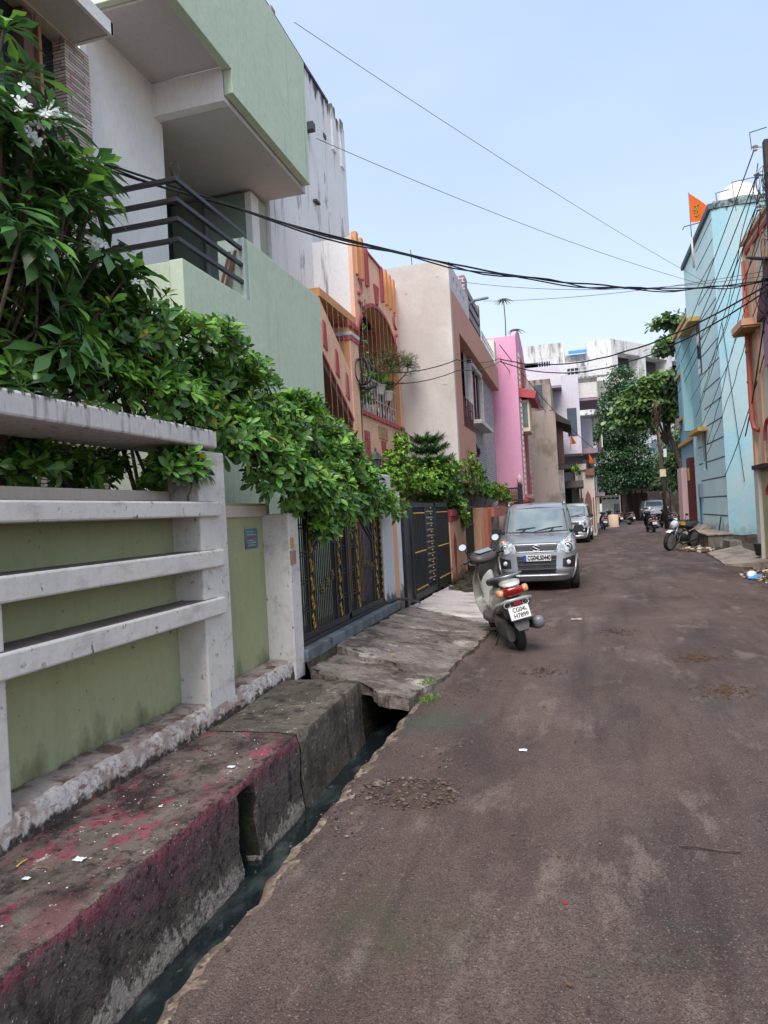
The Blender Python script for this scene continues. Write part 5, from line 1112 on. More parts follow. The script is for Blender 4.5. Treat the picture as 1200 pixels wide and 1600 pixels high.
m.box(.8, 1.2, 60.9, 61, .1, 2.6); m.build('gate_slot', ew)
m = M().use(mat('dark_panel2', srgb(74, 68, 60), .9, [(srgb(120, 110, 96), (3, 3, 1), .5, .6, .7, 4)])); m.box(5.7, 14, 64.5, 64.8, 0, 2.4); m.build('side_wall', ew)
globe = mat('frosted_globe', srgb(236, 224, 196), .4)
for i, x in enumerate((3.0, 3.75, 4.2)):
    m = M().use(globe); m.lathe([(0, 2.62), (.1, 2.66), (.16, 2.76), (.16, 2.84), (.1, 2.94), (0, 2.98)], (x+.2, 61.9, 0), n=14); m.use(blackp); m.tube([(x+.2, 61.9, 2.3), (x+.2, 61.9, 2.63)], .04, 6)
    o = m.build('globe_lamp', origin=(x+.2, 61.9, 2.3), smooth=True); tag(o, ('left', 'middle', 'right')[i]+' one of three round cream globe lamps on the end wall', 'lamp', 'globe lamps on the end wall')
cb_ = thing('shed', 'low brown shed with flat canopy behind the white parked car', 'shed', (5.6, 66, 0))
m = M().use(plaster('brown_shed', srgb(150, 116, 96), .3, .3)); m.box(4.8, 6.1, 66, 68, 0, 3.0); m.build('wall', cb_); m = M().use(mat('grey_slab_roof', srgb(120, 104, 96), .9)); m.box(4.3, 6.5, 65, 68.5, 3.0, 3.2); m.build('canopy', cb_)
fb = thing('building', 'dim blue grey building half hidden behind the dark trees', 'building', (10, 85, 0))
m = M().use(plaster('far_blue_grey', srgb(110, 124, 140), .3, .4)); m.shell(5, 20, 85, 95, 0, 8.5, {'y-': [(6+i*1.6, 7+i*1.6, 2.5+3*j, 4.2+3*j) for i in range(8) for j in range(2)]}, .4); m.build('wall', fb)
m = M().use(darkin); m.box(5, 20, 85.45, 85.5, 0, 8.4); m.build('window', fb)
m = M().use(plaster('peach_far_wall', srgb(196, 150, 130), .3, .3)); m.box(8.4, 12, 58.6, 58.8, 0, 1.7); o = m.build('boundary_wall', origin=(9, 58.7, 0)); tag(o, 'peach low wall beyond the blue grey house entrance', 'wall')
m = M().use(mat('signboard_white', srgb(214, 216, 222), .6)); m.box(6.9, 7.35, 60, 60.05, 2.2, 3.6); m.use(blackp); m.tube([(7.1, 60.1, 0), (7.1, 60.1, 3)], .04, 6); o = m.build('signboard', origin=(7.1, 60, 0)); tag(o, 'white upright signboard among the dark trees', 'sign')
# ================================================================ CARS
rubber = mat('tyre_rubber', (.02, .019, .018), .85, [(srgb(84, 74, 66), (9, 9, 9), .52, .68, .45, 5)])
blackpl = mat('black_plastic', (.018, .018, .02), .5, [((.06, .055, .05), (6, 6, 6), .5, .7, .5, 4)])
chrome = metalp('chrome', (.62, .63, .65), .18, 1., dirt=.15); silverb = metalp('bright_silver', (.7, .71, .73), .3, .3, dirt=.15)
alloy = metalp('wheel_silver', srgb(150, 150, 152), .35, .7)
lensc = mat('clear_lens', srgb(196, 204, 210), .08, [(srgb(110, 118, 124), (11, 11, 11), .45, .62, .75, 3)], spec=.8, coat=.6)
amber = mat('amber_lens', srgb(214, 138, 92), .2, [(srgb(240, 196, 160), (30, 30, 30), .5, .62, .7, 3)], spec=.7, coat=.5)
redlens = mat('red_lens', srgb(150, 8, 18), .15, [(srgb(80, 4, 10), (14, 14, 14), .5, .6, .5, 2)], spec=.7, coat=.6)
platew = mat('plate_white', srgb(214, 212, 206), .45); plateb = mat('plate_blue', srgb(20, 70, 160), .5); inkm = mat('plate_ink', (.012, .012, .012), .6)
windsh = mat('windscreen_glass', (.20, .25, .27), .07, [((.38, .42, .40), (1.6, 1.1, 1.6), .46, .66, .55, 4), ((.06, .09, .12), (1.3, 1.3, 1.3), .55, .75, .5, 3)], metal=.2, spec=.6, coat=.0, rvar=.05)  # pale tones put reflected sky into the glass colour
def carpaint(name, c, dust=srgb(120, 112, 106), amt=.45):
    return mat(name, c, .35, [(dust, (2, 2, 2), .42, .7, amt, 6), (dust, (4, 4, 4), .5, .7, .8, 6, (.15, .55))], [((160,)*3, .05, .001)], metal=.45, coat=.85, spec=.5, rvar=.08)
class Body:
    """stack of horizontal superellipse rings: (z, y_front, y_rear, half width, exponent)"""
    def __init__(s, T): s.T = T
    def at(s, z):
        T = s.T
        if z <= T[0][0]: return T[0][1:]
        for a, b in zip(T[:-1], T[1:]):
            if a[0] <= z <= b[0]:
                t = (z-a[0])/(b[0]-a[0]+1e-9); return tuple(a[i]*(1-t)+b[i]*t for i in range(1, 5))
        return T[-1][1:]
    def yf(s, x, z, rear=False):
        f, r_, w_, n = s.at(z); c = (f+r_)/2; h = (r_-f)/2; q = (1-min(.999, abs(x)/w_)**n)**(1/n); return c+h*q if rear else c-h*q
    def xs(s, y, z):
        f, r_, w_, n = s.at(z); c = (f+r_)/2; h = (r_-f)/2; return w_*(1-min(.999, abs(y-c)/h)**n)**(1/n)
    def ring(s, z, k=128):
        f, r_, w_, n = s.at(z); c = (f+r_)/2; h = (r_-f)/2
        P = []
        for i in range(1440):
            a = 2*PI*i/1440; co, si = math.cos(a), math.sin(a)
            P.append((w_*math.copysign(abs(co)**(2/n), co), c+h*math.copysign(abs(si)**(2/n), si)))
        P = np.array(P+[P[0]]); d = np.r_[0, np.cumsum(np.linalg.norm(np.diff(P, axis=0), axis=1))]
        t = np.linspace(0, d[-1], k, endpoint=False); return np.c_[np.interp(t, d, P[:, 0]), np.interp(t, d, P[:, 1])]
    def build(s, m, arches, lip, k=160, dz=.025):
        zs = []; 
        for a, b in zip(s.T[:-1], s.T[1:]):
            n = max(1, int((b[0]-a[0])/dz)); n = max(n, int(max(abs(b[1]-a[1]), abs(b[2]-a[2]))/.07))
            zs += [a[0]+(b[0]-a[0])*i/n for i in range(n)]
        zs.append(s.T[-1][0]); V = []
        for z in zs: V += [(x, y, z) for x, y in s.ring(z, k)]
        F = []
        for i in range(len(zs)-1):
            for j in range(k):
                q = (i*k+j, i*k+(j+1) % k, (i+1)*k+(j+1) % k, (i+1)*k+j)
                c = np.mean([V[a] for a in q], axis=0)
                if any(abs(c[0]) > .45 and (c[1]-ya)**2+(c[2]-za)**2 < ra*ra for ya, za, ra in arches): continue
                F.append(q)
        F.append(tuple((len(zs)-1)*k+j for j in range(k)))
        m.add(V, F)
        for ya, za, ra in arches:
            for sx in (-1, 1):
                P = []
                for t in np.linspace(-.35, PI+.35, 26):
                    y, z = ya+ra*math.cos(t), za+ra*math.sin(t)
                    if z < s.T[0][0]: continue
                    P.append((sx*(s.xs(y, z)+.004), y, z))
                m.tube(P, lip, 6)
    def patch(s, m, side, top, bot, nu=10, nv=6, off=.006):
        """side: 'f','r','+','-'; top/bot polylines in (x,z) or (y,z)"""
        def L(P, t):
            P = np.array(P, float); d = np.r_[0, np.cumsum(np.linalg.norm(np.diff(P, axis=0), axis=1))]; d /= d[-1]; return np.array([np.interp(t, d, P[:, 0]), np.interp(t, d, P[:, 1])])
        rows = []
        for i in range(nv+1):
            r_ = []
            for j in range(nu+1):
                a = L(bot, j/nu); b = L(top, j/nu); p = a*(1-i/nv)+b*i/nv
                if side == 'f': r_.append((p[0], s.yf(p[0], p[1])-off, p[1]))
                elif side == 'r': r_.append((p[0], s.yf(p[0], p[1], True)+off, p[1]))
                elif side == '+': r_.append((s.xs(p[0], p[1])+off, p[0], p[1]))
                else: r_.append((-s.xs(p[0], p[1])-off, p[0], p[1]))
            rows.append(r_)
        m.grid(rows)
def wheel(parent, x, y, r, w_, sx, rim=alloy, spokes=5):
    o = M().use(rubber); o.lathe([(r*.62, -w_/2), (r*.9, -w_/2), (r, -w_/2+.03), (r+.002, 0), (r, w_/2-.03), (r*.9, w_/2), (r*.62, w_/2)], (x, y, r), 'x', 28)
    o = o.build('wheel', parent, smooth=True, auto=40)
    q = M().use(rim); fx = x+sx*w_*.35
    q.lathe([(r*.62, -w_/2+.01), (r*.62, w_/2-.01)], (x, y, r), 'x', 24); q.lathe([(0, .0), (r*.14, 0), (r*.16, sx*.01), (0, sx*.02)], (fx, y, r), 'x', 12)
    for i in range(spokes):
        a = 2*PI*i/spokes; q.bar((fx, y+r*.1*math.cos(a), r+r*.1*math.sin(a)), (fx, y+r*.62*math.cos(a), r+r*.62*math.sin(a)), r*.16, .02, up=(1, 0, 0))
    q.build('rim', o, smooth=True, auto=40); return o
def hatch(label, loc, rz, paint, plate, hero=True):
    t = thing('parked_car', label, 'car', loc, rz, local=True)
    T = [(.19, .10, 3.50, .66, 5.), (.24, .03, 3.56, .70, 5.2), (.40, -.02, 3.6, .725, 6), (.58, .0, 3.6, .737, 6), (.72, .01, 3.6, .74, 6), (.86, .05, 3.58, .738, 5.6), (.91, .10, 3.575, .735, 5),
         (.95, .25, 3.57, .728, 5), (1.0, .58, 3.56, .718, 5), (1.035, .86, 3.55, .71, 5), (1.07, .93, 3.55, .705, 5.5), (1.30, 1.12, 3.5, .67, 5.5), (1.52, 1.32, 3.44, .625, 5.5), (1.575, 1.40, 3.42, .605, 5.), (1.61, 1.55, 3.36, .56, 4.5), (1.635, 1.8, 3.2, .46, 4), (1.645, 2.2, 2.9, .25, 3)]
    B = Body(T); AR = [(.63, .29, .335), (3.0, .29, .335)]
    m = M().use(paint); B.build(m, AR, .018); m.build('body', t, smooth=True, auto=60)
    m = M().use(blackpl); m.box(-.60, .60, .3, 3.4, .17, .85); m.build('underbody', t)
    m = M().use(windsh); B.patch(m, 'f', [(-.565, 1.50), (0, 1.535), (.565, 1.50)], [(-.63, 1.085), (0, 1.06), (.63, 1.085)], 20, 12, .006); m.build('windscreen', t, smooth=True)
    m = M().use(blackpl)
    B.patch(m, 'f', [(-.585, 1.52), (0, 1.555), (.585, 1.52)], [(-.65, 1.07), (0, 1.045), (.65, 1.07)], 20, 12, .003); m.build('windscreen_seal', t, smooth=True)
    gl = M().use(windsh); bk = M().use(blackpl)
    for sd in '+-':
        B.patch(gl, sd, [(1.42, 1.46), (2.05, 1.49)], [(1.12, 1.06), (2.08, 1.06)], 8, 6, .005); B.patch(gl, sd, [(2.17, 1.49), (2.85, 1.47)], [(2.18, 1.06), (2.88, 1.08)], 8, 6, .005)
        B.patch(bk, sd, [(1.38, 1.50), (3.2, 1.50)], [(1.05, 1.03), (3.25, 1.06)], 16, 6, .002)
    gl.build('side_window', t, smooth=True, each=True); bk.build('window_surround', t, smooth=True, each=True)
    # grille, bumper intake, lights
    m = M().use(blackpl); B.patch(m, 'f', [(-.40, .875), (.40, .875)], [(-.35, .735), (.35, .735)], 16, 4, .006); m.use(paint)
    g = m.build('upper_grille', t)
    m = M().use(silverb)
    for z, wd in ((.872, .41), (.74, .36)): m.tube([(x, B.yf(x, z)-.012, z) for x in np.linspace(-wd, wd, 14)], .008, 6)
    for sx in (-1, 1): m.tube([(sx*.41, B.yf(.41, .872)-.012, .872), (sx*.36, B.yf(.36, .74)-.012, .74)], .01, 6)
    for z in (.785, .825): m.tube([(x, B.yf(x, z)-.004, z) for x in np.linspace(-.37, .37, 10)], .0015, 5)
    m.build('grille_trim', g, smooth=True)
    if hero:
        m = M().use(silverb); y_ = B.yf(0, .8)-.028
        S = [(.052, .828), (.02, .858), (-.045, .822), (-.04, .812), (.035, .80), (.05, .79), (-.005, .752), (-.055, .782), (-.02, .785), (.0, .775), (.02, .79), (-.045, .80)]
        m.tube([(.058, y_, .830), (.0, y_, .866), (-.056, y_, .828), (.0, y_, .802), (.056, y_, .776), (.0, y_, .738), (-.058, y_, .772)], .012, 6)
        m.build('badge', g, smooth=True)
    m = M().use(blackpl); B.patch(m, 'f', [(-.36, .66), (.36, .66)], [(-.33, .34), (.33, .34)], 14, 5, .006)
    ig = m.build('lower_intake', t); m = M().use(mat('intake_slat_grey', srgb(74, 74, 76), .5))
    for z in (.42, .50, .58): m.tube([(x, B.yf(x, z)-.012, z) for x in np.linspace(-.35, .35, 10)], .010, 5)
    m.build('slat', ig)
    m = M().use(paint); m.tube([(x, B.yf(x, .3)-.012, .3) for x in np.linspace(-.55, .55, 16)], .022, 8); m.build('bumper_lip', t, smooth=True)
    for sx in (-1, 1):
        m = M().use(lensc); q = [(sx*.47, .93), (sx*.58, 1.0), (sx*.675, .985)]; r_ = [(sx*.43, .78), (sx*.56, .70), (sx*.70, .76)]
        B.patch(m, 'f', [(sx*.44, .90), (sx*.54, .965), (sx*.70, .97)], [(sx*.44, .76), (sx*.56, .695), (sx*.70, .755)], 12, 8, .010)
        h = m.build('headlight', t, smooth=True)
        m = M().use(chrome); m.lathe([(.075, 0), (.06, -.012), (.03, -.004), (0, -.002)], (sx*.565, B.yf(.565, .80)-.012, .80), 'y', 18)
        m.build('reflector', h, smooth=True)
        m = M().use(blackpl); m.tube([(sx*.565+.082*math.cos(a), B.yf(.565, .80)-.016, .80+.075*math.sin(a)) for a in np.linspace(0, 2*PI, 19)], .006, 5); m.build('reflector_ring', h)
        m = M().use(amber); m.lathe([(0, -.022), (.045, -.012), (.05, 0)], (sx*.60, B.yf(.60, .91)-.006, .905), 'y', 16); m.build('indicator', h, smooth=True)
        m = M().use(blackpl); B.patch(m, 'f', [(sx*.47, .60), (sx*.69, .64)], [(sx*.46, .45), (sx*.68, .43)], 8, 4, .007); fg = m.build('fog_recess', t)
        m = M().use(lensc); m.lathe([(.045, 0), (.04, -.015), (0, -.01)], (sx*.565, B.yf(.565, .53)-.012, .53), 'y', 14); m.build('fog_lamp', fg, smooth=True)
        # mirrors, roof rails
        m = M().use(blackpl); m.loft([(sx*.80, 1.14, 1.10, .085, .06), (sx*.80, 1.18, 1.10, .10, .075), (sx*.80, 1.25, 1.10, .095, .07)], 14); m.bar((sx*.68, 1.22, 1.06), (sx*.78, 1.2, 1.08), .05, .04); m.build('wing_mirror', t, smooth=True, auto=50)
        m = M().use(alloy); m.tube([(sx*.55, 1.55, 1.60), (sx*.555, 1.7, 1.67), (sx*.555, 3.0, 1.68), (sx*.55, 3.25, 1.60)], [.02, .022, .022, .02], 8); m.build('roof_rail', t, smooth=True)
        m = M().use(blackpl)
        for y in (2.12,): m.tube([(sx*(B.xs(y, z)+.003), y, z) for z in np.linspace(.3, 1.02, 10)], .004, 4)
        m.tube([(sx*(B.xs(y, .35)+.003), y, .32) for y in np.linspace(1.0, 2.65, 6)], .012, 5)
        m.build('door_gap', t)
        m = M().use(paint); m.bar((sx*(.735), 1.85, .93), (sx*(.735), 2.02, .93), .04, .03); m.bar((sx*(.735), 2.65, .93), (sx*(.735), 2.82, .93), .04, .03); m.build('door_handle', t, bevel=.006)
        wheel(t, sx*.665, .63, .285, .17, sx); wheel(t, sx*.665, 3.0, .285, .17, sx)
    # bonnet seams, wipers, plate
    m = M().use(blackpl)
    for sx in (-1, 1): m.tube([(sx*x, B.yf(x, z)-.0005, z+.0015) for x, z in ((.47, .905), (.52, .94), (.56, .97), (.58, 1.0), (.60, 1.03))], .0035, 4)
    m.tube([(x, B.yf(x, .895)-.001, .897) for x in np.linspace(-.46, .46, 14)], .0035, 4); m.build('bonnet_gap', t)
    m = M().use(blackpl)
    for x0, x1 in ((-.60, -.02), (-.05, .50)): m.tube([(x0, B.yf(x0, 1.08)-.02, 1.075), ((x0+x1)/2, B.yf(0, 1.13)-.022, 1.135), (x1, B.yf(x1, 1.15)-.02, 1.16)], [.007, .012, .006], 6); m.tube([((x0+x1)/2, B.yf(0, 1.06)-.01, 1.055), ((x0+x1)/2+.1, B.yf(0, 1.13)-.025, 1.14)], .009, 6)
    m.build('wiper', t, smooth=True)
    m = M().use(platew); y_ = B.yf(.25, .62)-.03; m.box(-.235, .26, y_-.012, y_, .57, .685); pl = m.build('number_plate', t, bevel=.004)
    m = M().use(plateb); m.box(-.235, -.18, y_-.0135, y_-.0125, .572, .683); m.build('blue_strip', pl)
    if plate: text(plate, .115, frame((.045, y_-.0145, .627), (1, 0, 0), (0, 0, 1)), inkm, pl, 'plate_text', .0008, .41, .0045)
    # interior hints behind the glass is opaque glass; cowl
    return t
greyp = carpaint('graphite_paint', srgb(156, 159, 165), srgb(136, 130, 124), .3); whitep = carpaint('white_car_paint', srgb(226, 228, 230), srgb(190, 184, 178), .2)
hatch('dusty grey hatchback parked nose towards the viewer behind the silver scooter', (-.78, 13.15, .0), R(1.5), greyp, 'CG04LS0440')
hatch('white hatchback parked close behind the grey one', (-.38, 29.6, .0), R(-4), whitep, '', hero=False)
# white SUV seen from behind
t = thing('parked_car', 'white sport utility car seen from behind at the end of the street', 'car', (6.0, 60.2, 0), R(6), local=True)
B = Body([(.28, .12, 4.2, .80, 5), (.35, .04, 4.25, .86, 5), (.6, 0, 4.3, .89, 6), (.95, .03, 4.3, .89, 6), (1.05, .08, 4.0, .88, 5.5), (1.4, .32, 3.2, .78, 5), (1.58, .45, 2.9, .70, 5), (1.64, .8, 2.5, .55, 4)])
m = M().use(whitep); B.build(m, [(.85, .36, .4), (3.4, .36, .4)], .02, 120, .04); m.build('body', t, smooth=True, auto=60)
m = M().use(windsh); B.patch(m, 'f', [(-.62, 1.5), (.62, 1.5)], [(-.70, 1.14), (.70, 1.14)], 12, 6, .01); m.build('rear_window', t, smooth=True)
m = M().use(blackpl); B.patch(m, 'f', [(-.82, .52), (.82, .52)], [(-.78, .32), (.78, .32)], 12, 4, .012); m.box(-.7, .7, .2, 4, .2, .8); m.build('rear_bumper', t)
for sx in (-1, 1):
    m = M().use(redlens); B.patch(m, 'f', [(sx*.84, 1.05), (sx*.5, 1.02)], [(sx*.86, .90), (sx*.5, .93)], 8, 4, .014); m.build('tail_lamp', t, smooth=True)
    wheel(t, sx*.8, .85, .34, .2, sx); wheel(t, sx*.8, 3.4, .34, .2, sx)
m = M().use(platew); m.box(-.22, .22, -.03, -.02, .70, .80); m.build('number_plate', t)

# ================================================================ SCOOTERS
def scooter(label, loc, rz, lean, paint, dark, plate, group=None, steer=.35, mirr=True):
    t = thing('scooter', label, 'scooter', loc, rz, group, local=True); t.rotation_euler = (0, lean, rz)
    t.rotation_mode = 'XYZ'; r = .215
    def whl(y, x=0.):
        o = M().use(rubber); o.lathe([(r*.6, -.035), (r*.85, -.047), (r*.98, -.03), (r, 0), (r*.98, .03), (r*.85, .047), (r*.6, .035)], (x, y, r), 'x', 26)
        o = o.build('wheel', t, smooth=True, auto=50); q = M().use(blackpl); q.lathe([(r*.6, -.04), (r*.5, -.02), (.06, -.02), (.05, -.05), (0, -.05)], (x, y, r), 'x', 20); q.lathe([(r*.6, .04), (r*.5, .02), (.06, .02), (0, .03)], (x, y, r), 'x', 20); q.build('rim', o, smooth=True)
    whl(0); whl(1.24)
    m = M().use(paint)  # tail and side cowls
    m.loft([(0, -.36, .70, .035, .02, .2), (0, -.33, .69, .085, .05, .2), (0, -.24, .665, .125, .085, .15), (0, -.10, .64, .138, .125), (0, .10, .60, .145, .15), (0, .30, .55, .145, .17), (0, .46, .47, .135, .14), (0, .54, .42, .10, .10)], 26, 2.6)
    m.build('body_cowl', t, smooth=True, auto=60)
    m = M().use(paint); m.loft([(0, -.40, .765, .03, .012), (0, -.37, .77, .085, .022), (0, -.27, .785, .115, .03), (0, -.19, .79, .10, .026)], 20, 2.4); m.build('tail_pad', t, smooth=True)
    m = M().use(blackpl); m.loft([(0, -.20, .80, .06, .02), (0, -.15, .80, .125, .045), (0, .05, .79, .14, .055), (0, .22, .765, .135, .05), (0, .32, .75, .13, .045), (0, .50, .735, .105, .04), (0, .58, .71, .06, .03)], 20, 2.8); m.build('seat', t, smooth=True)
    m = M().use(metalp('rail_silver', srgb(150, 154, 158), .35, .6)); m.tube([(-.13, .08, .80), (-.165, -.08, .84), (-.15, -.27, .865), (-.07, -.36, .87), (.07, -.36, .87), (.15, -.27, .865), (.165, -.08, .84), (.13, .08, .80)], .012, 8); m.build('grab_rail', t, smooth=True)
    m = M().use(redlens); m.loft([(0, -.405, .70, .04, .025, .3), (0, -.39, .70, .095, .05, .3), (0, -.33, .69, .115, .06, .3), (0, -.28, .68, .10, .05)], 20, 3.2); m.build('tail_lamp', t, smooth=True)
    for sx in (-1, 1):
        m = M().use(amber); m.loft([(sx*.130, -.365, .70, .012, .015), (sx*.135, -.352, .70, .030, .032), (sx*.142, -.29, .70, .034, .040), (sx*.142, -.22, .69, .02, .03)], 14, 3); m.build('indicator', t, smooth=True)
    m = M().use(metalp('guard_grey', srgb(164, 164, 162), .4, .3)); m.tube([(-.19, .12, .42), (-.20, -.10, .52), (-.18, -.26, .58), (-.09, -.36, .61), (.09, -.36, .61), (.18, -.26, .58), (.20, -.10, .52), (.19, .12, .42)], .022, 8)
    for sx in (-1, 1): m.tube([(sx*.10+.035*math.cos(a), -.35, .565+.03*math.sin(a)) for a in np.linspace(0, 2*PI, 12)], .007, 5)
    m.build('rear_guard', t, smooth=True)
    m = M().use(dark); m.loft([(0, -.34, .56, .10, .05), (0, -.28, .50, .12, .10), (0, -.12, .48, .12, .12), (0, 0, .50, .10, .1)], 16, 3.5); m.prism([(-.085, .44), (.085, .44), (.075, .33), (.05, .285), (-.05, .285), (-.075, .33)], lambda a, b, tt: (a, tt-(.44-b)*.35, b), -.335, -.32); m.build('mudguard', t, smooth=True, auto=40)
    m = M().use(redlens); m.box(-.04, .04, -.40, -.39, .555, .59); m.build('reflector', t, bevel=.003)
    m = M().use(metalp('plate_frame', srgb(130, 134, 140), .4)); m.obox((0, -.398, .478), (.112, .006, .072), Matrix.Rotation(-.22, 3, 'X')); pl = m.build('number_plate', t, bevel=.003)
    m = M().use(platew); m.obox((0, -.4045, .478), (.106, .002, .065), Matrix.Rotation(-.22, 3, 'X')); m.build('plate_face', pl)
    if plate:
        up = Matrix.Rotation(-.22, 3, 'X')@Vector((0, 0, 1))
        text(plate[0], .062, frame(Vector((0.008, -.4085, .478))+up*.031, (1, 0, 0), up), inkm, pl, 'plate_text', .0006, .155, .0009)
        text(plate[1], .062, frame(Vector((0.008, -.4085, .478))-up*.030, (1, 0, 0), up), inkm, pl, 'plate_text', .0006, .155, .0009)
    # engine, exhaust, stand
    m = M().use(metalp('engine_grey', srgb(88, 84, 80), .6, .3)); m.loft([(-.09, -.10, .22, .045, .09), (-.10, .0, .23, .06, .11), (-.10, .20, .25, .06, .10), (-.08, .42, .28, .06, .09)], 14, 3); m.tube([(-.13, 0, .215), (.13, 0, .215)], .03, 8); m.loft([(.02, .15, .30, .09, .08), (.02, .42, .32, .09, .09)], 12, 3)
    m.tube([(.13, -.12, .55), (.13, .02, .25)], .025, 8); m.build('engine', t, smooth=True, auto=50)
    m = M().use(metalp('exhaust_black', (.03, .03, .032), .4, .4)); m.tube([(.05, .4, .2), (.16, .25, .18), (.19, .1, .22)], .02, 8); m.loft([(.19, .14, .235, .035, .035), (.195, .08, .24, .055, .058), (.205, -.22, .29, .060, .068), (.21, -.27, .30, .048, .052)], 18, 2.1); m.build('exhaust', t, smooth=True)
    m = M().use(metalp('heat_shield_grey', srgb(112, 116, 120), .45, .2)); m.loft([(.204, -.17, .28, .060, .071), (.207, -.25, .295, .061, .069), (.209, -.285, .30, .053, .058), (.21, -.30, .305, .026, .026)], 18, 2.3); m.build('exhaust_shield', t, smooth=True)
    m = M().use(blackpl); m.tube([(-.08, .38, .22), (-.22, .34, .02), (-.25, .36, .015)], .012, 6); m.bar((-.17, .10, .27), (-.25, .12, .28), .03, .02); m.bar((-.10, .45, .2), (-.14, .55, .1), .02); m.build('stand', t, each=True)
    # floorboard, leg shield, front
    m = M().use(dark); m.loft([(0, .45, .30, .14, .05), (0, .60, .285, .175, .04), (0, .90, .285, .175, .04), (0, 1.0, .30, .15, .05)], 18, 4); m.build('floorboard', t, smooth=True, auto=50)
    m = M().use(paint); rows = []
    for i in range(15):
        q = i/14; z = .26+.66*q; y0 = 1.0+.03*q-.0*q; wd = (.145+.05*math.sin(min(1, q*1.25)*PI)**.8)*(1-.45*max(0, q-.75)/.25)
        rows.append([(wd*s_, y0+.16*(1-abs(s_)**2.4)+(.0 if q < .8 else -(q-.8)*.35), z) for s_ in np.linspace(-1, 1, 15)])
    m.grid(rows); rb = [[(p[0]*.98, p[1]-.03, p[2]) for p in r_] for r_ in rows]; m.grid([r_[::-1] for r_ in rb])
    for a, b in zip(rows, rb): pass
    m.face([*rows[-1], *rb[-1][::-1]]); 
    for e_ in (0, -1):
        for i in range(14): m.face([rows[i][e_], rows[i+1][e_], rb[i+1][e_], rb[i][e_]])
    m.build('leg_shield', t, smooth=True, auto=60)
    m = M().use(paint); m.loft([(0, .98, .40, .07, .08), (0, 1.0, .60, .085, .08, 1.2), (0, .985, .78, .10, .08, 1.4), (0, .97, .86, .08, .06, 1.4)], 16, 2.8); m.build('inner_panel', t, smooth=True)
    m = M().use(paint); m.loft([(0, .98, .40, .05, .05), (0, 1.05, .455, .075, .05), (0, 1.2, .475, .08, .05), (0, 1.38, .42, .075, .05), (0, 1.47, .34, .05, .04)], 16, 2.6); m.build('front_mudguard', t, smooth=True)
    m = M().use(blackpl); 
    for sx in (-1, 1): m.tube([(sx*.07, 1.13, .5), (sx*.065, 1.24, .215)], .022, 8)
    m.tube([(0, 1.12, .45), (0, .98, .95)], .03, 8); m.build('fork', t)
    # handlebar group, steered
    S = lambda p: (p[0]*math.cos(steer)-(p[1]-.98)*math.sin(steer), .98+p[0]*math.sin(steer)+(p[1]-.98)*math.cos(steer), p[2])
    def sloft(m, secs, n, ex):
        k0 = len(m.v); m.loft(secs, n, ex); m.v[k0:] = [S(p) for p in m.v[k0:]]
    m = M().use(dark); sloft(m, [(0, .82, .985, .08, .025, -.3), (0, .84, .99, .15, .055, -.3), (0, .93, .995, .18, .08, -.25), (0, 1.02, .985, .16, .085, -.1), (0, 1.10, .955, .09, .06), (0, 1.13, .94, .04, .03)], 20, 2.4)
    sloft(m, [(0, .87, .93, .13, .06), (0, .93, .85, .13, .08), (0, .98, .74, .10, .07), (0, 1.02, .66, .06, .05)], 14, 2.4); hb_ = m.build('handlebar_cowl', t, smooth=True)
    m = M().use(mat('instrument_glass', srgb(120, 126, 134), .1, coat=.6)); m.add([S(p) for p in ((-.10, .845, 1.056), (.10, .845, 1.056), (.115, .935, 1.088), (-.115, .935, 1.088))], [(0, 1, 2, 3)]); m.build('instrument_panel', hb_)
    m = M().use(paint); sloft(m, [(0, 1.05, .98, .12, .07), (0, 1.13, .965, .10, .06), (0, 1.165, .955, .05, .035)], 16, 2.4); m.build('headlamp_cowl', hb_, smooth=True)
    for sx in (-1, 1):
        m = M().use(blackpl); m.tube([S((sx*.13, .96, .985)), S((sx*.22, .94, 1.0)), S((sx*.31, .90, .99))], [.02, .018, .018], 8); m.tube([S((sx*.14, 1.0, .98)), S((sx*.34, .96, .975))], .006, 5); m.build('handgrip', hb_, smooth=True)
        if mirr:
            m = M().use(blackpl); m.tube([S((sx*.17, .97, 1.02)), S((sx*.20, .97, 1.10)), S((sx*.23, .94, 1.16))], .007, 6)
            k0 = len(m.v); m.loft([(sx*.26, .94, 1.18, .02, .02), (sx*.26, .935, 1.18, .062, .045), (sx*.26, .955, 1.18, .055, .04), (sx*.26, .97, 1.18, .02, .02)], 18, 2.2); m.v[k0:] = [S(p) for p in m.v[k0:]]
            mo = m.build('mirror', hb_, smooth=True); m = M().use(mat('mirror_face', srgb(226, 230, 232), .12, metal=.6)); m.add([S((sx*.26+.055*math.cos(a), .932, 1.18+.038*math.sin(a))) for a in np.linspace(0, 2*PI, 20, endpoint=False)], [tuple(range(20))]); m.build('mirror_glass', mo)
    return t
silverp = carpaint('champagne_silver_paint', srgb(228, 226, 216), srgb(160, 152, 140), .4); darkcowl = metalp('brown_grey_plastic', srgb(72, 62, 62), .45)
scooter('silver scooter leaning on its stand, seen from behind, numbered CG04L H7899', (-.68, 7.86, 0), R(19), R(-12), silverp, darkcowl, ('CG04L', 'H7899'), steer=.45)
blackgl = carpaint('gloss_black_paint', (.012, .012, .014), srgb(60, 56, 52), .3)
scooter('black scooter by the white gate at the end, nearest the cream bollard', (1.45, 44.0, 0), R(5), R(4), blackgl, blackpl, None, steer=.3)
scooter('dark scooter just beyond the cream bollard, on its road side', (2.62, 51.5, 0), R(35), R(3), blackgl, blackpl, None)
scooter('second dark scooter beside the first, nearer the white parked car', (3.35, 51.2, 0), R(48), R(3), carpaint('maroon_black', (.03, .012, .014), srgb(60, 56, 52), .3), blackpl, None)
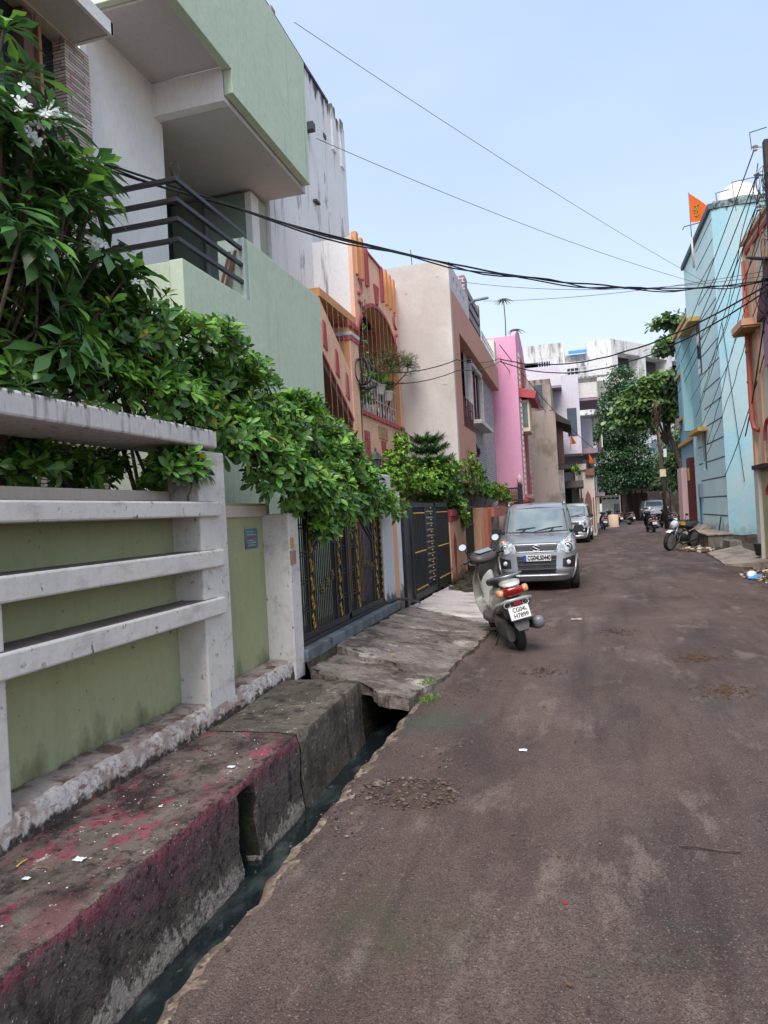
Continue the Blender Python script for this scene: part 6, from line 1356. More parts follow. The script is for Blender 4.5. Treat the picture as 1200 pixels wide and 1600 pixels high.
scooter('black scooter parked on the road side of the rusty leaning pole', (3.55, 37.0, 0), R(8), R(-4), blackgl, blackpl, None, steer=.2)
scooter('dark scooter parked right behind the rusty leaning pole', (5.0, 42.2, 0), R(20), R(3), blackgl, blackpl, None, steer=.2)
scooter('red scooter far behind near the peach wall', (8.2, 55.0, 0), R(70), R(3), carpaint('red_paint', srgb(170, 24, 34)), blackpl, None)
m = M().use(plaster('cream_bollard', srgb(206, 180, 150), .2, .3)); m.lathe([(.32, 0), (.32, .75), (.28, .8), (0, .82)], (2.2, 48.5, 0), n=18); o = m.build('bollard', origin=(2.2, 48.5, 0), smooth=True, auto=40); tag(o, 'round cream concrete bollard between parked scooters', 'bollard')

# ================================================================ MOTORBIKE (front towards the viewer)
t = thing('motorbike', 'black motorbike with white front fender leaning beside the drain block', 'motorbike', (2.62, 23.1, 0), R(-38), local=True); t.rotation_euler = (0, R(10), R(-38))
def spokewheel(y, r):
    o = M().use(rubber); o.lathe([(r*.74, -.045), (r*.9, -.062), (r, 0), (r*.9, .062), (r*.74, .045)], (0, y, r), 'x', 30); o = o.build('wheel', t, smooth=True)
    q = M().use(metalp('alloy_dust', srgb(128, 118, 110), .5)); q.lathe([(r*.76, -.05), (r*.70, -.04), (r*.68, 0), (r*.70, .04), (r*.76, .05)], (0, y, r), 'x', 26); q.lathe([(0, -.06), (.04, -.06), (.04, .06), (0, .06)], (0, y, r), 'x', 12)
    for i in range(5): a = 2*PI*i/5+.3; q.bar((0, y, r), (0, y+r*.78*math.cos(a), r+r*.78*math.sin(a)), .035, .03, up=(1, 0, 0))
    q.build('rim', o, smooth=True, auto=40)
spokewheel(0, .30); spokewheel(1.28, .30)
m = M().use(mat('fender_white', srgb(216, 214, 212), .4)); rows = []
for a in np.linspace(R(55), R(165), 12): rows.append([(x, 0-.335*math.cos(a)*-1*-1, .30+(.345-.25*abs(x)**1.4)*math.sin(a)) for x in np.linspace(-.07, .07, 7)])
m.grid(rows); m.build('front_fender', t, smooth=True)
m = M().use(metalp('fork_silver', srgb(150, 150, 150), .3, .7))
for sx in (-1, 1): m.tube([(sx*.085, 0, .3), (sx*.085, .24, .88)], .022, 8)
m.build('fork', t, smooth=True)
m = M().use(mat('cowl_white', srgb(190, 192, 196), .35)); m.loft([(0, .03, .80, .05, .04), (0, .06, .80, .10, .10), (0, .16, .83, .11, .11), (0, .24, .85, .06, .08)], 16, 2.5); hd = m.build('headlamp', t, smooth=True)
m = M().use(lensc); m.lathe([(0, -.02), (.05, -.01), (.07, .01)], (0, .04, .80), 'y', 14); m.build('headlamp_lens', hd, smooth=True)
m = M().use(blackpl); m.tube([(-.36, .40, .98), (-.25, .28, .98), (0, .22, .93), (.25, .28, .98), (.36, .40, .98)], .016, 8)
for sx in (-1, 1): m.tube([(sx*.24, .28, .98), (sx*.28, .24, 1.14)], .008, 5); m.loft([(sx*.30, .24, 1.16, .055, .035), (sx*.30, .26, 1.16, .05, .03)], 12)
m.build('handlebar', t, smooth=True)
m = M().use(blackgl); m.loft([(0, .28, .78, .06, .08), (0, .36, .80, .13, .13), (0, .55, .80, .14, .12), (0, .70, .74, .09, .08)], 18, 2.5); m.loft([(0, .95, .68, .11, .08), (0, 1.2, .76, .10, .07), (0, 1.5, .82, .05, .03)], 16, 2.8); m.build('tank_and_tail', t, smooth=True)
m = M().use(blackpl); m.loft([(0, .62, .76, .09, .04), (0, .8, .74, .13, .04), (0, 1.1, .80, .12, .04), (0, 1.35, .84, .08, .03)], 16, 3); m.build('seat', t, smooth=True)
m = M().use(metalp('engine_black', (.04, .04, .042), .5, .4)); m.loft([(0, .40, .40, .12, .14), (0, .7, .38, .14, .14), (0, .85, .36, .12, .10)], 12, 3); m.tube([(.1, .35, .5), (.12, .25, .3), (.13, .5, .2), (.15, 1.3, .34)], .03, 8); m.tube([(0, .2, .85), (0, .35, .3), (0, 1.28, .3)], .03, 8); m.bar((0, .9, .6), (0, 1.28, .3), .04); m.tube([(-.1, .8, .3), (-.3, .78, .02)], .012, 5); m.build('engine_and_frame', t, smooth=True, auto=50)
m = M().use(mat('yellow_plate', srgb(222, 178, 50), .5)); m.obox((.16, .33, .86), (.07, .015, .05), Matrix.Rotation(.3, 3, 'Z')); m.build('yellow_panel', t, bevel=.01)
# ================================================================ PLANTS
def leafm(name, c, isl=.35, rough=.42, trans=.22, spec=.45, extra=()): return mat(name, c, rough, extra, islands=isl, trans=trans, spec=spec)
bark = mat('bark_brown', srgb(92, 78, 66), .9, [(srgb(54, 44, 38), (12, 12, 3), .45, .6, .8, 5)], [(40, .6, .01)])
stemg = mat('green_stem', srgb(96, 104, 62), .7)
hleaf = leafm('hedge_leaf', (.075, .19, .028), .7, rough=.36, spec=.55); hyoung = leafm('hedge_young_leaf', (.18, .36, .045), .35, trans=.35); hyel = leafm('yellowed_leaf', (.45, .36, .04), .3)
gleam = (.05, .10, .05)
# --- big leafy shrub lying over the wall and the first gate
def shrub(name, label, cat, blobs, base, nper, nl, lo, hi, mats, mixp, tpl, rng, inner=.5, twig=.006, bias=(.5, -.45, .75), spread=(.8, 1.4), branch_r=.02, filler=0, sun_mi=1, low_up=None, over=None):
    t = thing(name, label, cat, base); P, D, U, S, MI = [], [], [], [], []
    tw = M().use(bark)
    for (c, r_, dens) in blobs:
        n = max(3, int(nper*dens)); tp, ax = shell_pts(c, r_, n, rng, inner, bias)
        b0 = Vector(base)+Vector((rng.uniform(-.1, .1), rng.uniform(-.1, .1), 0)); cc = Vector(c)
        if over and c[0] > over: b0 = Vector((-2.95, c[1]-.35, 2.3))
        mid = (b0+cc)/2+Vector((rng.uniform(-.15, .15), rng.uniform(-.2, .2), .15))
        tw.tube([b0, mid, cc-Vector((0, 0, r_[2]*.3)), cc], [branch_r, branch_r*.8, branch_r*.6, branch_r*.4], 6)
        for i, (p, a) in enumerate(zip(tp, ax)):
            if low_up is not None: a[2] += low_up
            if i % 2 == 0:
                s0 = cc+(Vector(p)-cc)*rng.uniform(.0, .35); md = (s0+Vector(p))/2+Vector(rng.normal(0, .04, 3)); tw.tube([s0, md, p], [twig*1.3, twig, twig*.6], 4, caps=False)
        p_, d_, u_, s_ = whorls(tp, ax, nl, lo, hi, spread, rng)
        P += p_; D += d_; U += u_; S += s_
        top = np.array([q[2] for q in p_]) > c[2]+r_[2]*.15
        for k in range(len(p_)):
            x = rng.random(); MI.append(2 if x > 1-mixp[1] else (1 if x < (mixp[0]*1.7 if top[k] else mixp[0]*.35) else 0))  # paler young leaves favoured high up, putting sunlit tops into the colour
    put_leaves('leaves', P, D, U, S, tpl, mats, t, MI)
    tw.build('branches', t, smooth=True)
    return t
rg1 = np.random.default_rng(11)
HB = [((-3.0, 4.55, 3.0), (.35, .5, .3), .8), ((-2.85, 5.2, 3.02), (.35, .5, .25), .8), ((-2.9, 5.9, 2.9), (.35, .45, .25), .7), ((-3.1, 4.1, 2.85), (.4, .5, .35), .9), ((-2.75, 6.9, 2.7), (.3, .45, .22), .6), ((-2.65, 7.7, 2.5), (.25, .4, .18), .5), ((-2.8, 4.6, 2.45), (.25, .5, .25), .8), ((-3.25, 2.9, 1.95), (.2, .7, .2), .7), ((-3.3, 3.6, 2.0), (.2, .6, .22), .7), ((-3.25, 4.2, 1.95), (.2, .4, .2), .6), ((-3.2, 5.2, 1.85), (.2, .5, .3), .7), ((-3.15, 4.35, 2.62), (.45, .55, .48), 1.1), ((-3.1, 4.95, 2.68), (.48, .55, .45), 1.2), ((-2.95, 5.5, 2.58), (.5, .5, .5), 1.2), ((-2.9, 6.05, 2.42), (.5, .55, .48), 1.3), ((-2.8, 6.7, 2.42), (.5, .55, .42), 1.2),
      ((-2.7, 5.25, 2.22), (.38, .5, .36), 1.0), ((-2.55, 5.75, 1.96), (.32, .45, .36), 1.1), ((-2.5, 6.35, 1.80), (.32, .45, .38), 1.2), ((-2.5, 6.95, 1.78), (.32, .5, .42), 1.2), ((-2.6, 7.4, 2.2), (.42, .5, .42), 1.1),
      ((-2.5, 7.65, 1.75), (.32, .5, .40), 1.1), ((-2.6, 8.15, 1.95), (.36, .5, .34), .9), ((-2.5, 8.7, 1.72), (.28, .45, .26), .7), ((-2.4, 9.35, 1.62), (.18, .4, .18), .25), ((-2.42, 6.6, 1.45), (.14, .3, .22), .35),
      ((-2.62, 4.3, 1.94), (.16, .28, .14), .5), ((-3.5, 4.9, 2.9), (.5, .6, .45), .8), ((-3.4, 5.9, 2.75), (.5, .7, .4), .8), ((-3.0, 3.9, 2.5), (.35, .5, .35), .7), ((-3.15, 3.3, 2.45), (.35, .6, .3), .6), ((-3.1, 3.7, 1.95), (.22, .8, .14), .5)]
HB = [(c, (r_[0]*.86, r_[1]*.88, r_[2]*.86), d_) for c, r_, d_ in HB]
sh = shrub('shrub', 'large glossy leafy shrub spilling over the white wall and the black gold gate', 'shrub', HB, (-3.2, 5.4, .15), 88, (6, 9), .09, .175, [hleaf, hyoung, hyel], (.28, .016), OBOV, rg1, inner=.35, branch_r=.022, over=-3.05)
# --- frangipani with spoon shaped leaves and white flowers
pleaf = leafm('frangipani_leaf', (.06, .155, .036), .5, .35, spec=.55); pyoung = leafm('frangipani_young', (.16, .33, .04), .25, trans=.35)
rg2 = np.random.default_rng(5)
fr = thing('frangipani_tree', 'tall frangipani with arrow shaped leaves and white flowers before the stone cladding', 'tree', (-3.15, 3.4, .15))
tips = []
def pick(c, r_, n, rng):
    for _ in range(n):
        q = rng.normal(size=3); q /= np.linalg.norm(q); q *= rng.uniform(.3, 1)**.5; tips.append(np.array(c)+q*np.array(r_))
for c, r_, n in (((-3.1, 3.25, 3.55), (.35, .45, .5), 15), ((-3.05, 3.5, 3.95), (.3, .35, .3), 9), ((-3.0, 3.85, 3.95), (.22, .3, .22), 6), ((-2.95, 3.65, 3.5), (.25, .35, .25), 8), ((-3.05, 3.95, 3.15), (.3, .4, .28), 11), ((-2.95, 4.3, 3.25), (.2, .28, .14), 5), ((-3.1, 3.3, 3.0), (.35, .4, .35), 11), ((-3.0, 3.7, 2.75), (.3, .45, .25), 9), ((-3.0, 3.3, 2.6), (.3, .4, .3), 8), ((-3.0, 3.6, 3.2), (.3, .45, .4), 8), ((-2.95, 3.2, 3.2), (.25, .3, .4), 5), ((-3.1, 3.1, 3.9), (.25, .3, .3), 5), ((-3.0, 3.33, 4.42), (.02, .03, .04), 1)):
    pick(c, r_, n, rg2)
tips.append(np.array((-3.0, 3.43, 4.25))); tips.append(np.array((-2.95, 3.2, 3.75)))
bb = M().use(bark); trunks = [(-3.25, 3.0), (-3.15, 3.3), (-3.3, 3.5), (-3.1, 3.15)]
ax = []
for i, tp in enumerate(tips):
    b0 = trunks[i % 4]; sp0 = Vector((b0[0], b0[1], 2.3+.15*(i % 3))); p = Vector(tp)
    mid = sp0*.45+p*.55+Vector((rg2.normal(0, .06), rg2.normal(0, .06), -.12)); bb.tube([sp0, mid, p], [.012, .010, .009], 6, caps=False)
    a = (p-mid).normalized()+Vector((.1, -.1, .35)); ax.append(tuple(a))
for b0 in trunks: bb.tube([(b0[0], b0[1], .1), (b0[0]+.05, b0[1]+.03, 1.2), (b0[0], b0[1], 2.0), (b0[0], b0[1], 2.7)], [.05, .042, .035, .02], 8)
bb.build('branches', fr, smooth=True)
P, D, U, S = whorls(tips, ax, (14, 21), .19, .30, (.75, 1.9), rg2)
MI = [1 if (rg2.random() < .14) else 0 for _ in P]
put_leaves('leaves', P, D, U, S, PUDICA, [pleaf, pyoung], fr, MI)
petal = mat('white_petal', srgb(238, 240, 238), .6, trans=.3); yc = mat('petal_heart', srgb(230, 210, 90), .6)
def flowers(px):
    for c, n in px:
        P, D, U, S = [], [], [], []
        for _ in range(n):
            o = np.array(c)+rg2.normal(0, .028, 3)*np.array((1, 1.3, 1)); a = np.array((.6, -.6, .5))+rg2.normal(0, .5, 3); a /= np.linalg.norm(a); b = np.cross(a, (.2, .1, 1)); b /= np.linalg.norm(b); q = np.cross(a, b)
            for i in range(5):
                t = i*2*PI/5; r_ = b*math.cos(t)+q*math.sin(t); P.append(o); D.append(r_*.9+a*.25); U.append(a); S.append(.036)
        put_leaves('flower_cluster', P, D, U, S, BIG, [petal], fr)
flowers([((-2.85, 3.45, 3.98), 11), ((-2.82, 3.33, 3.9), 6), ((-2.8, 3.55, 4.0), 8), ((-2.85, 3.2, 3.93), 5), ((-2.8, 3.28, 3.75), 5), ((-2.8, 3.75, 3.32), 7), ((-2.75, 4.12, 3.18), 2)])
# --- garden shrubs beyond the second gate
rg3 = np.random.default_rng(21)
gl2 = leafm('hibiscus_leaf', (.10, .23, .02), .5); gl2y = leafm('hibiscus_young', (.27, .42, .05), .35); 
shrub('shrub', 'bright green shrub between the white gate pillar and the tiered pine', 'shrub', [((-2.95, 11.0, 2.05), (.3, .5, .3), 1.1), ((-3.0, 11.9, 2.3), (.35, .5, .42), 1.5), ((-3.0, 12.3, 2.75), (.18, .3, .35), .5), ((-2.9, 13.0, 2.1), (.35, .6, .35), 1.4)], (-3.1, 12, .1), 105, (5, 7), .07, .13, [gl2, gl2y, gl2], (.2, 0), ROUND, rg3, inner=.1)
hb2 = shrub('hibiscus_bush', 'bright hibiscus bush hanging over the maroon wall coping, one red flower', 'bush', [((-2.85, 14.6, 2.15), (.45, .8, .5), 1.6), ((-2.75, 15.8, 2.35), (.45, .9, .55), 1.9), ((-2.7, 17.2, 2.55), (.45, .9, .5), 1.7), ((-2.7, 18.5, 2.4), (.4, .9, .5), 1.6), ((-2.75, 16.5, 2.9), (.3, .5, .25), .5), ((-2.7, 19.6, 2.2), (.4, .9, .4), 1.0), ((-2.55, 15.3, 1.62), (.22, .5, .25), .5), ((-2.5, 15.9, 1.35), (.12, .25, .22), .25), ((-2.5, 20.5, 2.05), (.4, 1.0, .3), .8), ((-2.45, 22.5, 2.1), (.4, 1.2, .3), .9), ((-2.4, 24.0, 1.95), (.3, .9, .25), .6)], (-2.9, 17, .1), 150, (5, 7), .08, .16, [gl2, gl2y, gl2], (.22, 0), ROUND, rg3, inner=.1)
redf = mat('hibiscus_red', srgb(210, 40, 34), .6); P, D, U, S = [], [], [], []
for (c, s_) in (((-2.15, 21.0, 2.15), .13),):
    for i in range(5): a = i*2*PI/5; P.append(c); D.append((.3, math.cos(a), math.sin(a))); U.append((1, -.4, 0)); S.append(s_)
put_leaves('flower', P, D, U, S, BIG, [redf], hb2)
# tiered pine
ar = thing('tiered_pine', 'small tiered monkey pine standing among the shrubs before the beige house', 'tree', (-3.0, 14.6, .1))
m = M().use(bark); m.tube([(-3.0, 14.6, .1), (-3.0, 14.6, 1.6), (-2.98, 14.62, 3.15)], [.05, .035, .012], 8)
P, D, U, S = [], [], [], []
for z, L_, n in ((3.05, .36, 9), (2.85, .46, 10), (2.6, .56, 11), (2.35, .64, 11), (2.1, .68, 11), (1.85, .7, 10)):
    for i in range(n):
        a = 2*PI*i/n+z*3; pts = [(-3.0+L_*t*math.cos(a), 14.6+L_*t*math.sin(a), z+.16*t*t-.03*t) for t in np.linspace(0, 1, 6)]
        m.tube(pts, [.012, .011, .009, .008, .006, .004], 5, caps=False)
        for j in range(170):
            t = rg3.uniform(.15, 1); p = np.array((-3.0+L_*t*math.cos(a), 14.6+L_*t*math.sin(a), z+.16*t*t-.03*t)); an = rg3.uniform(0, 2*PI)
            P.append(p); D.append((math.cos(a)*.5-math.sin(a)*math.cos(an), math.sin(a)*.5+math.cos(a)*math.cos(an), .5*math.sin(an)+.35)); U.append((0, 0, 1)); S.append(rg3.uniform(.11, .19)*(1.1-.4*t))
m.build('trunk', ar, smooth=True); put_leaves('needles', P, D, U, S, leaf_tpl([(0, .06), (.5, .07), (1, .01)]), [leafm('pine_needle', (.09, .21, .06), .4)], ar)
# --- balcony plants in pots
potw = mat('white_pot', srgb(206, 198, 190), .7); poty = mat('yellow_pot', srgb(214, 190, 110), .7)
rg4 = np.random.default_rng(3)
def potplant(lab, x, y, z, r_, h, pm, kind, n=26, L_=.3):
    t = thing('potted_plant', lab, 'plant pot', (x, y, z), group='plant pots on the arched balcony'); m = M().use(pm); m.lathe([(r_*.7, 0), (r_, h), (r_*1.08, h), (r_*1.08, h*.88), (r_*.95, h*.88)], (x, y, z), n=14); m.build('pot', t, smooth=True, auto=40)
    P = [(x+rg4.normal(0, r_*.3), y+rg4.normal(0, r_*.3), z+h) for _ in range(n)]; D = [(rg4.normal(.1, .5), rg4.normal(0, .5), rg4.uniform(.6, 1.2)) for _ in range(n)]
    put_leaves('foliage', P, D, [(0, .3, 1)]*n, [rg4.uniform(.6, 1)*L_ for _ in range(n)], LANCE if kind else ROUND, [hyoung if kind == 2 else hleaf], t)
potplant('white pot hung highest on the left of the arched balcony', XO-.2, 12.25, 4.25, .11, .2, potw, 0, 10, .12)
potplant('white pot of yellow green spiky leaves on the balcony rail, left one of the pair', XO-.1, 13.75, 4.0, .13, .2, potw, 2, 34, .36)
potplant('white pot of spiky leaves on the balcony rail, right one of the pair', XO-.08, 14.3, 3.95, .12, .2, potw, 1, 30, .3)
potplant('white pot at the lower left of the arched balcony', XO-.25, 12.5, 3.48, .14, .22, potw, 1, 34, .42)
potplant('pale pot in the middle of the arched balcony floor', XO-.25, 13.1, 3.48, .14, .22, potw, 1, 30, .4)
potplant('yellow pot on the arched balcony floor', XO-.22, 13.6, 3.48, .10, .3, poty, 0, 12, .12)
bp = shrub('bushy_plant', 'feathery bush growing out of the arched balcony towards the beige wall', 'plant', [((-3.6, 14.2, 4.65), (.3, .5, .4), 1.2), ((-3.4, 14.9, 4.75), (.3, .35, .35), 1.), ((-3.75, 13.4, 4.4), (.25, .4, .45), .8)], (-3.9, 14.2, 3.5), 60, (5, 8), .10, .2, [leafm('feathery_leaf', (.05, .11, .03), .5), leafm('rusty_leaf', (.22, .16, .05), .4), gl2], (.3, .1), leaf_tpl([(0, .02), (.5, .05), (1, .01)]), rg4, inner=.1)
shrub('vine', 'thin green vine hanging inside the balcony arch beside the pilaster', 'vine', [((-3.62, 12.42, 5.3-.28*i), (.05, .06, .16), .15) for i in range(4)]+[((-3.6, 12.5, 4.2), (.14, .2, .22), .6)], (-3.62, 12.42, 5.5), 40, (3, 5), .04, .07, [hyoung, gl2y, gl2], (.2, 0), ROUND, rg4, inner=.1, branch_r=.006, twig=.003)
m = M().use(darkin); m.build
# ================================================================ TREES at the end of the street
def tree(name, label, base, th, tr, blobs, nleaf, size, mats, mixp, tpl, rng, clump=.35, flat=.6, lean=(0, 0), limbs=True):
    t = thing(name, label, 'tree', base); m = M().use(bark); b = Vector(base); top = b+Vector((lean[0], lean[1], th))
    m.tube([b, b+(top-b)*.5+Vector((.1, 0, 0)), top], [tr, tr*.8, tr*.6], 9)
    P, D, U, S, MI = [], [], [], [], []
    for (c, r_, w_) in blobs:
        c = Vector(c)
        if limbs: m.tube([top-Vector((0, 0, th*.2)), (top+c)/2+Vector((0, 0, -.2)), c], [tr*.4, tr*.28, tr*.1], 6)
        nc = int(nleaf*w_/14)
        for _ in range(nc):
            q = rng.normal(size=3); q /= np.linalg.norm(q); q *= rng.uniform(.35, 1)**.45; cc = np.array(c)+q*np.array(r_)
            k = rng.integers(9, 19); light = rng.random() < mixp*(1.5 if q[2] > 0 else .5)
            cs = clump*rng.uniform(.6, 1.3)
            for _ in range(k):
                o = rng.normal(0, 1, 3)*np.array((1, 1, flat))*cs*.5; P.append(cc+o); D.append(o+rng.normal(0, .25, 3)+np.array((0, 0, -.1))); U.append((rng.normal(0, .4), rng.normal(0, .4)-.2, 1)); S.append(size*rng.uniform(.7, 1.3)); MI.append(1 if light else 0)
    m.build('trunk', t, smooth=True); put_leaves('crown', P, D, U, S, tpl, mats, t, MI); return t
rg5 = np.random.default_rng(9)
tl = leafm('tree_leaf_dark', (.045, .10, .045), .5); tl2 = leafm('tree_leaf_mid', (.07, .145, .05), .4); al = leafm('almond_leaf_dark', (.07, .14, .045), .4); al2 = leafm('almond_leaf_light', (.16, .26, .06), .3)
B1 = [((3.9, 60, 11.2), (1.2, 1.4, 1.4), 1.), ((3.4, 60, 9.3), (1.7, 1.8, 1.4), 1.3), ((2.9, 60, 7.2), (1.6, 1.8, 1.4), 1.3), ((4.4, 60, 7.6), (1.6, 1.8, 1.6), 1.4), ((3.0, 60, 5.2), (1.6, 1.8, 1.3), 1.2), ((4.5, 60, 5.2), (1.5, 1.8, 1.4), 1.2), ((3.4, 60, 3.6), (1.6, 1.6, 1.0), 1.), ((5.0, 60, 3.6), (1.2, 1.5, .9), .8), ((2.0, 60, 3.9), (.8, 1.2, .8), .5), ((4.4, 60, 10), (1.2, 1.4, 1.2), .9)]
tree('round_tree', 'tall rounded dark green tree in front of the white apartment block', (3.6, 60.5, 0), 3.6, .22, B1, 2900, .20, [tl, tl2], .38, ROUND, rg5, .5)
B2 = [((5.4, 50, 9.2), (1.5, 1.6, .55), 1.2), ((6.5, 50, 9.4), (1.2, 1.5, .6), 1.1), ((4.2, 50, 7.9), (1.3, 1.5, .6), 1.), ((5.5, 50, 7.9), (1.2, 1.4, .6), .9), ((3.9, 50, 6.9), (.9, 1.2, .45), .6), ((6.6, 50, 8.3), (.8, 1, .45), .5), ((6.1, 50, 7.3), (.6, .8, .4), .4), ((4.7, 50, 8.6), (1.2, 1.4, .5), .8)]
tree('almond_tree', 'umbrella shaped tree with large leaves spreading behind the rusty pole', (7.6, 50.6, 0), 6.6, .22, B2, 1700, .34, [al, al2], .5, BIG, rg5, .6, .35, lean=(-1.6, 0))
B3 = [((8.0, 58, 6.3), (1.8, 1.8, 1.0), 1.2), ((9.4, 58, 7.2), (1.4, 1.8, 1.3), 1.), ((7.4, 58, 4.6), (1.2, 1.6, 1.0), .8), ((8.6, 58, 4.4), (1.6, 1.6, 1.1), 1.2), ((7.8, 58, 3.0), (1.4, 1.4, .8), .8), ((9.2, 58, 2.8), (1, 1.4, .8), .6)]
tree('mango_tree', 'dense dark tree hanging over the lane beside the blue house', (9.6, 59, 0), 4.0, .25, B3, 2200, .28, [leafm('mango_leaf', (.04, .09, .035), .4), al2], .25, LANCE, rg5, .55, .5)
B4 = [((6.2, 45, 10.9), (.8, .8, .3), .5), ((5.4, 45, 10.6), (.35, .5, .22), .2), ((6.4, 45, 12.2), (.6, .7, .3), .35), ((5.6, 45, 12.1), (.45, .5, .2), .22), ((7.4, 45, 11.6), (1.2, 1, .8), .8)]
tree('almond_tree', 'sparse branches with large leaves reaching out from behind the blue house top', (8.6, 45, 0), 10.5, .2, B4, 1100, .36, [al, al2], .3, BIG, rg5, .4, .4, lean=(-.8, 0))
B5 = [((5.6, 72, 3.4), (2.2, 2, 1.2), 1), ((9, 74, 4), (3, 2, 2.5), 1.4), ((12, 76, 5), (3, 2, 3), 1.4), ((2, 68, 3.0), (1.2, 1.5, .9), .7)]
tree('bushy_tree', 'low bushy green trees beyond the brown shed', (8, 74, 0), 2.4, .2, B5, 2200, .4, [tl, tl2], .35, ROUND, rg5, .7)
# small palms on the roof of the pink house
for i, (x, y, z) in enumerate(((-2.3, 27.0, 9.6), (-1.95, 27.4, 8.5))):
    t = thing('potted_palm', ('taller' if i == 0 else 'shorter')+' thin potted palm on the pink house roof', 'palm', (x, y, 7.7), group='thin palms on the pink roof'); m = M().use(bark); m.tube([(x, y, 7.7), (x+.03, y, (7.7+z)/2), (x, y, z-.1)], .02, 5); m.build('stem', t)
    n = 16; put_leaves('fronds', [(x, y, z-.12)]*n, [(math.cos(k*2.4), math.sin(k*2.4), .35) for k in range(n)], [(0, 0, 1)]*n, [.34]*n, leaf_tpl([(0, .02), (.4, .1), (1, .02)], droop=.7), [tl], t)
# plants at the shop ledge
shrub('potted_plant', 'leafy green plant on the ledge of the raw concrete house', 'plant', [((-.1, 33.5, 3.1), (.3, .6, .35), 1.)], (-.2, 33.5, 2.66), 50, (4, 6), .12, .2, [gl2, gl2y, gl2], (.3, 0), ROUND, rg5, inner=.1, branch_r=.01)
# ================================================================ CABLES
cabm = mat('cable_insulation', (.012, .012, .013), .55); thinm = mat('thin_cable', (.05, .05, .055), .6)
def cable(label, a, b, sag, r_=.01, mt=cabm, n=40, wob=0., cat='cable', group=None, extra=None):
    a = Vector(a); b = Vector(b); m = M().use(mt)
    f = lambda t, o=0: a.lerp(b, t)+Vector((wob*nz2(t*9, o, 1), wob*nz2(t*9, o, 1, 3), -sag*4*t*(1-t)+wob*nz2(t*11, o, 1, 7)))
    m.tube([f(i/n) for i in range(n+1)], r_, 5)
    if extra:
        for k in range(extra): m.tube([f(i/n, 5+k)+Vector((.01, 0, -.02-.02*k-.02*math.sin(i*.9+k))) for i in range(n+1)], r_*.8, 5)
    o = m.build('cable', origin=tuple(a), smooth=True); tag(o, label, cat, group); return o
PT = (3.95, 15.88)
cable('thick bundled black cable from the mint house rails across the street', (-4.55, 6.3, 5.36), (4.0, 15.9, 5.92), .62, .013, extra=2, wob=.04)
cable('thin upper wire crossing the open sky high above the street, upper one of the two', (-3.9, 10.4, 9.4), (4.62, 24.0, 8.0), .15, .005, thinm)
cable('second thin wire below the highest one, starting beside the mint parapet', (-3.6, 10.3, 7.45), (4.3, 21.5, 7.3), .2, .005, thinm)
cable('black cable looping from the orange balcony past the beige corner to the wire crowded pole', (-2.3, 24.3, 6.68), (4.0, 15.9, 5.85), .75, .020, wob=.04)
def cable_pts(label, pts, r_, mt=cabm, wob=.02):
    P = []
    for a, b in zip(pts[:-1], pts[1:]):
        for i in range(14): t = i/14; P.append(Vector(a).lerp(Vector(b), t)+Vector((0, wob*nz2(i, a[1], .4), -.10*4*t*(1-t))))
    P.append(Vector(pts[-1])); o = M().use(mt).tube(P, r_, 5).build('cable', origin=tuple(pts[0]), smooth=True); tag(o, label, 'cable')
cable_pts('black cable from the orange arch across the beige side wall to its far corner', [(-3.55, 12.9, 4.28), (-2.36, 15.2, 4.85), (-2.32, 24.2, 6.68)], .011)
cable_pts('lower black cable from the orange arch across the beige side wall', [(-3.55, 13.2, 4.12), (-2.34, 15.2, 4.62), (-2.30, 24.3, 6.6)], .010)
cable('second looping cable from the beige corner to the wire crowded pole', (-2.3, 24.3, 6.6), (4.0, 15.9, 5.75), .95, .018, wob=.04)
cable('slack service wire from the beige corner down to the lavender house', (-2.3, 24.5, 6.7), (-.2, 36.0, 5.2), .2, .014)
cable('upper service wire from the beige corner past the lavender balcony', (-2.3, 24.4, 7.2), (1.1, 39, 4.4), .3, .014)
cable('thin wire across the street below the thick bundle', (-2.6, 17.5, 7.3), (4.0, 15.9, 6.0), .25, .006, thinm)
cable('thin straight wire from the street light to the wire crowded pole', (-2.3, 20.3, 7.55), (4.0, 15.9, 6.1), .15, .006, thinm)
for k, (x, z, zz) in enumerate(((3.85, 8.6, 6.85), (3.86, 8.05, 6.6), (3.9, 7.6, 6.3), (3.85, 7.35, 6.1))):
    cable(('topmost', 'second', 'third', 'lowest')[k]+' of the four line wires running from the wire crowded pole to the rusty pole', (x, 15.88, z), (4.35+.08*k, 40.9, zz), .25+.1*k, .013, thinm if k < 3 else cabm, group='line wires between the two poles')
for k, (z0, y1, z1) in enumerate(((8.3, 27.5, 5.0), (7.8, 28.5, 4.6), (7.3, 26.6, 3.4), (6.9, 29.6, 5.4), (6.4, 28.8, 3.9), (6.0, 27.3, 2.9))):
    cable(('first', 'second', 'third', 'fourth', 'fifth', 'sixth')[k]+' counting downward of the black service wires slanting over the blue house front', (3.9, 15.9, z0), (4.42, y1, z1), .3, .010, cabm, group='service wires to the blue house', wob=.05)
cable('black cable coiling from the wire crowded pole down over the pink bay', (4.0, 15.9, 6.0), (4.0, 18.8, 3.0), .2, .016)
cable('heavy cable running down right of the blue house', (4.0, 15.95, 5.0), (4.45, 24.0, 2.2), .25, .012)
cable('thin curved wire hanging down the blue side wall', (4.62, 23.95, 7.0), (5.0, 23.95, 2.0), .0, .009)
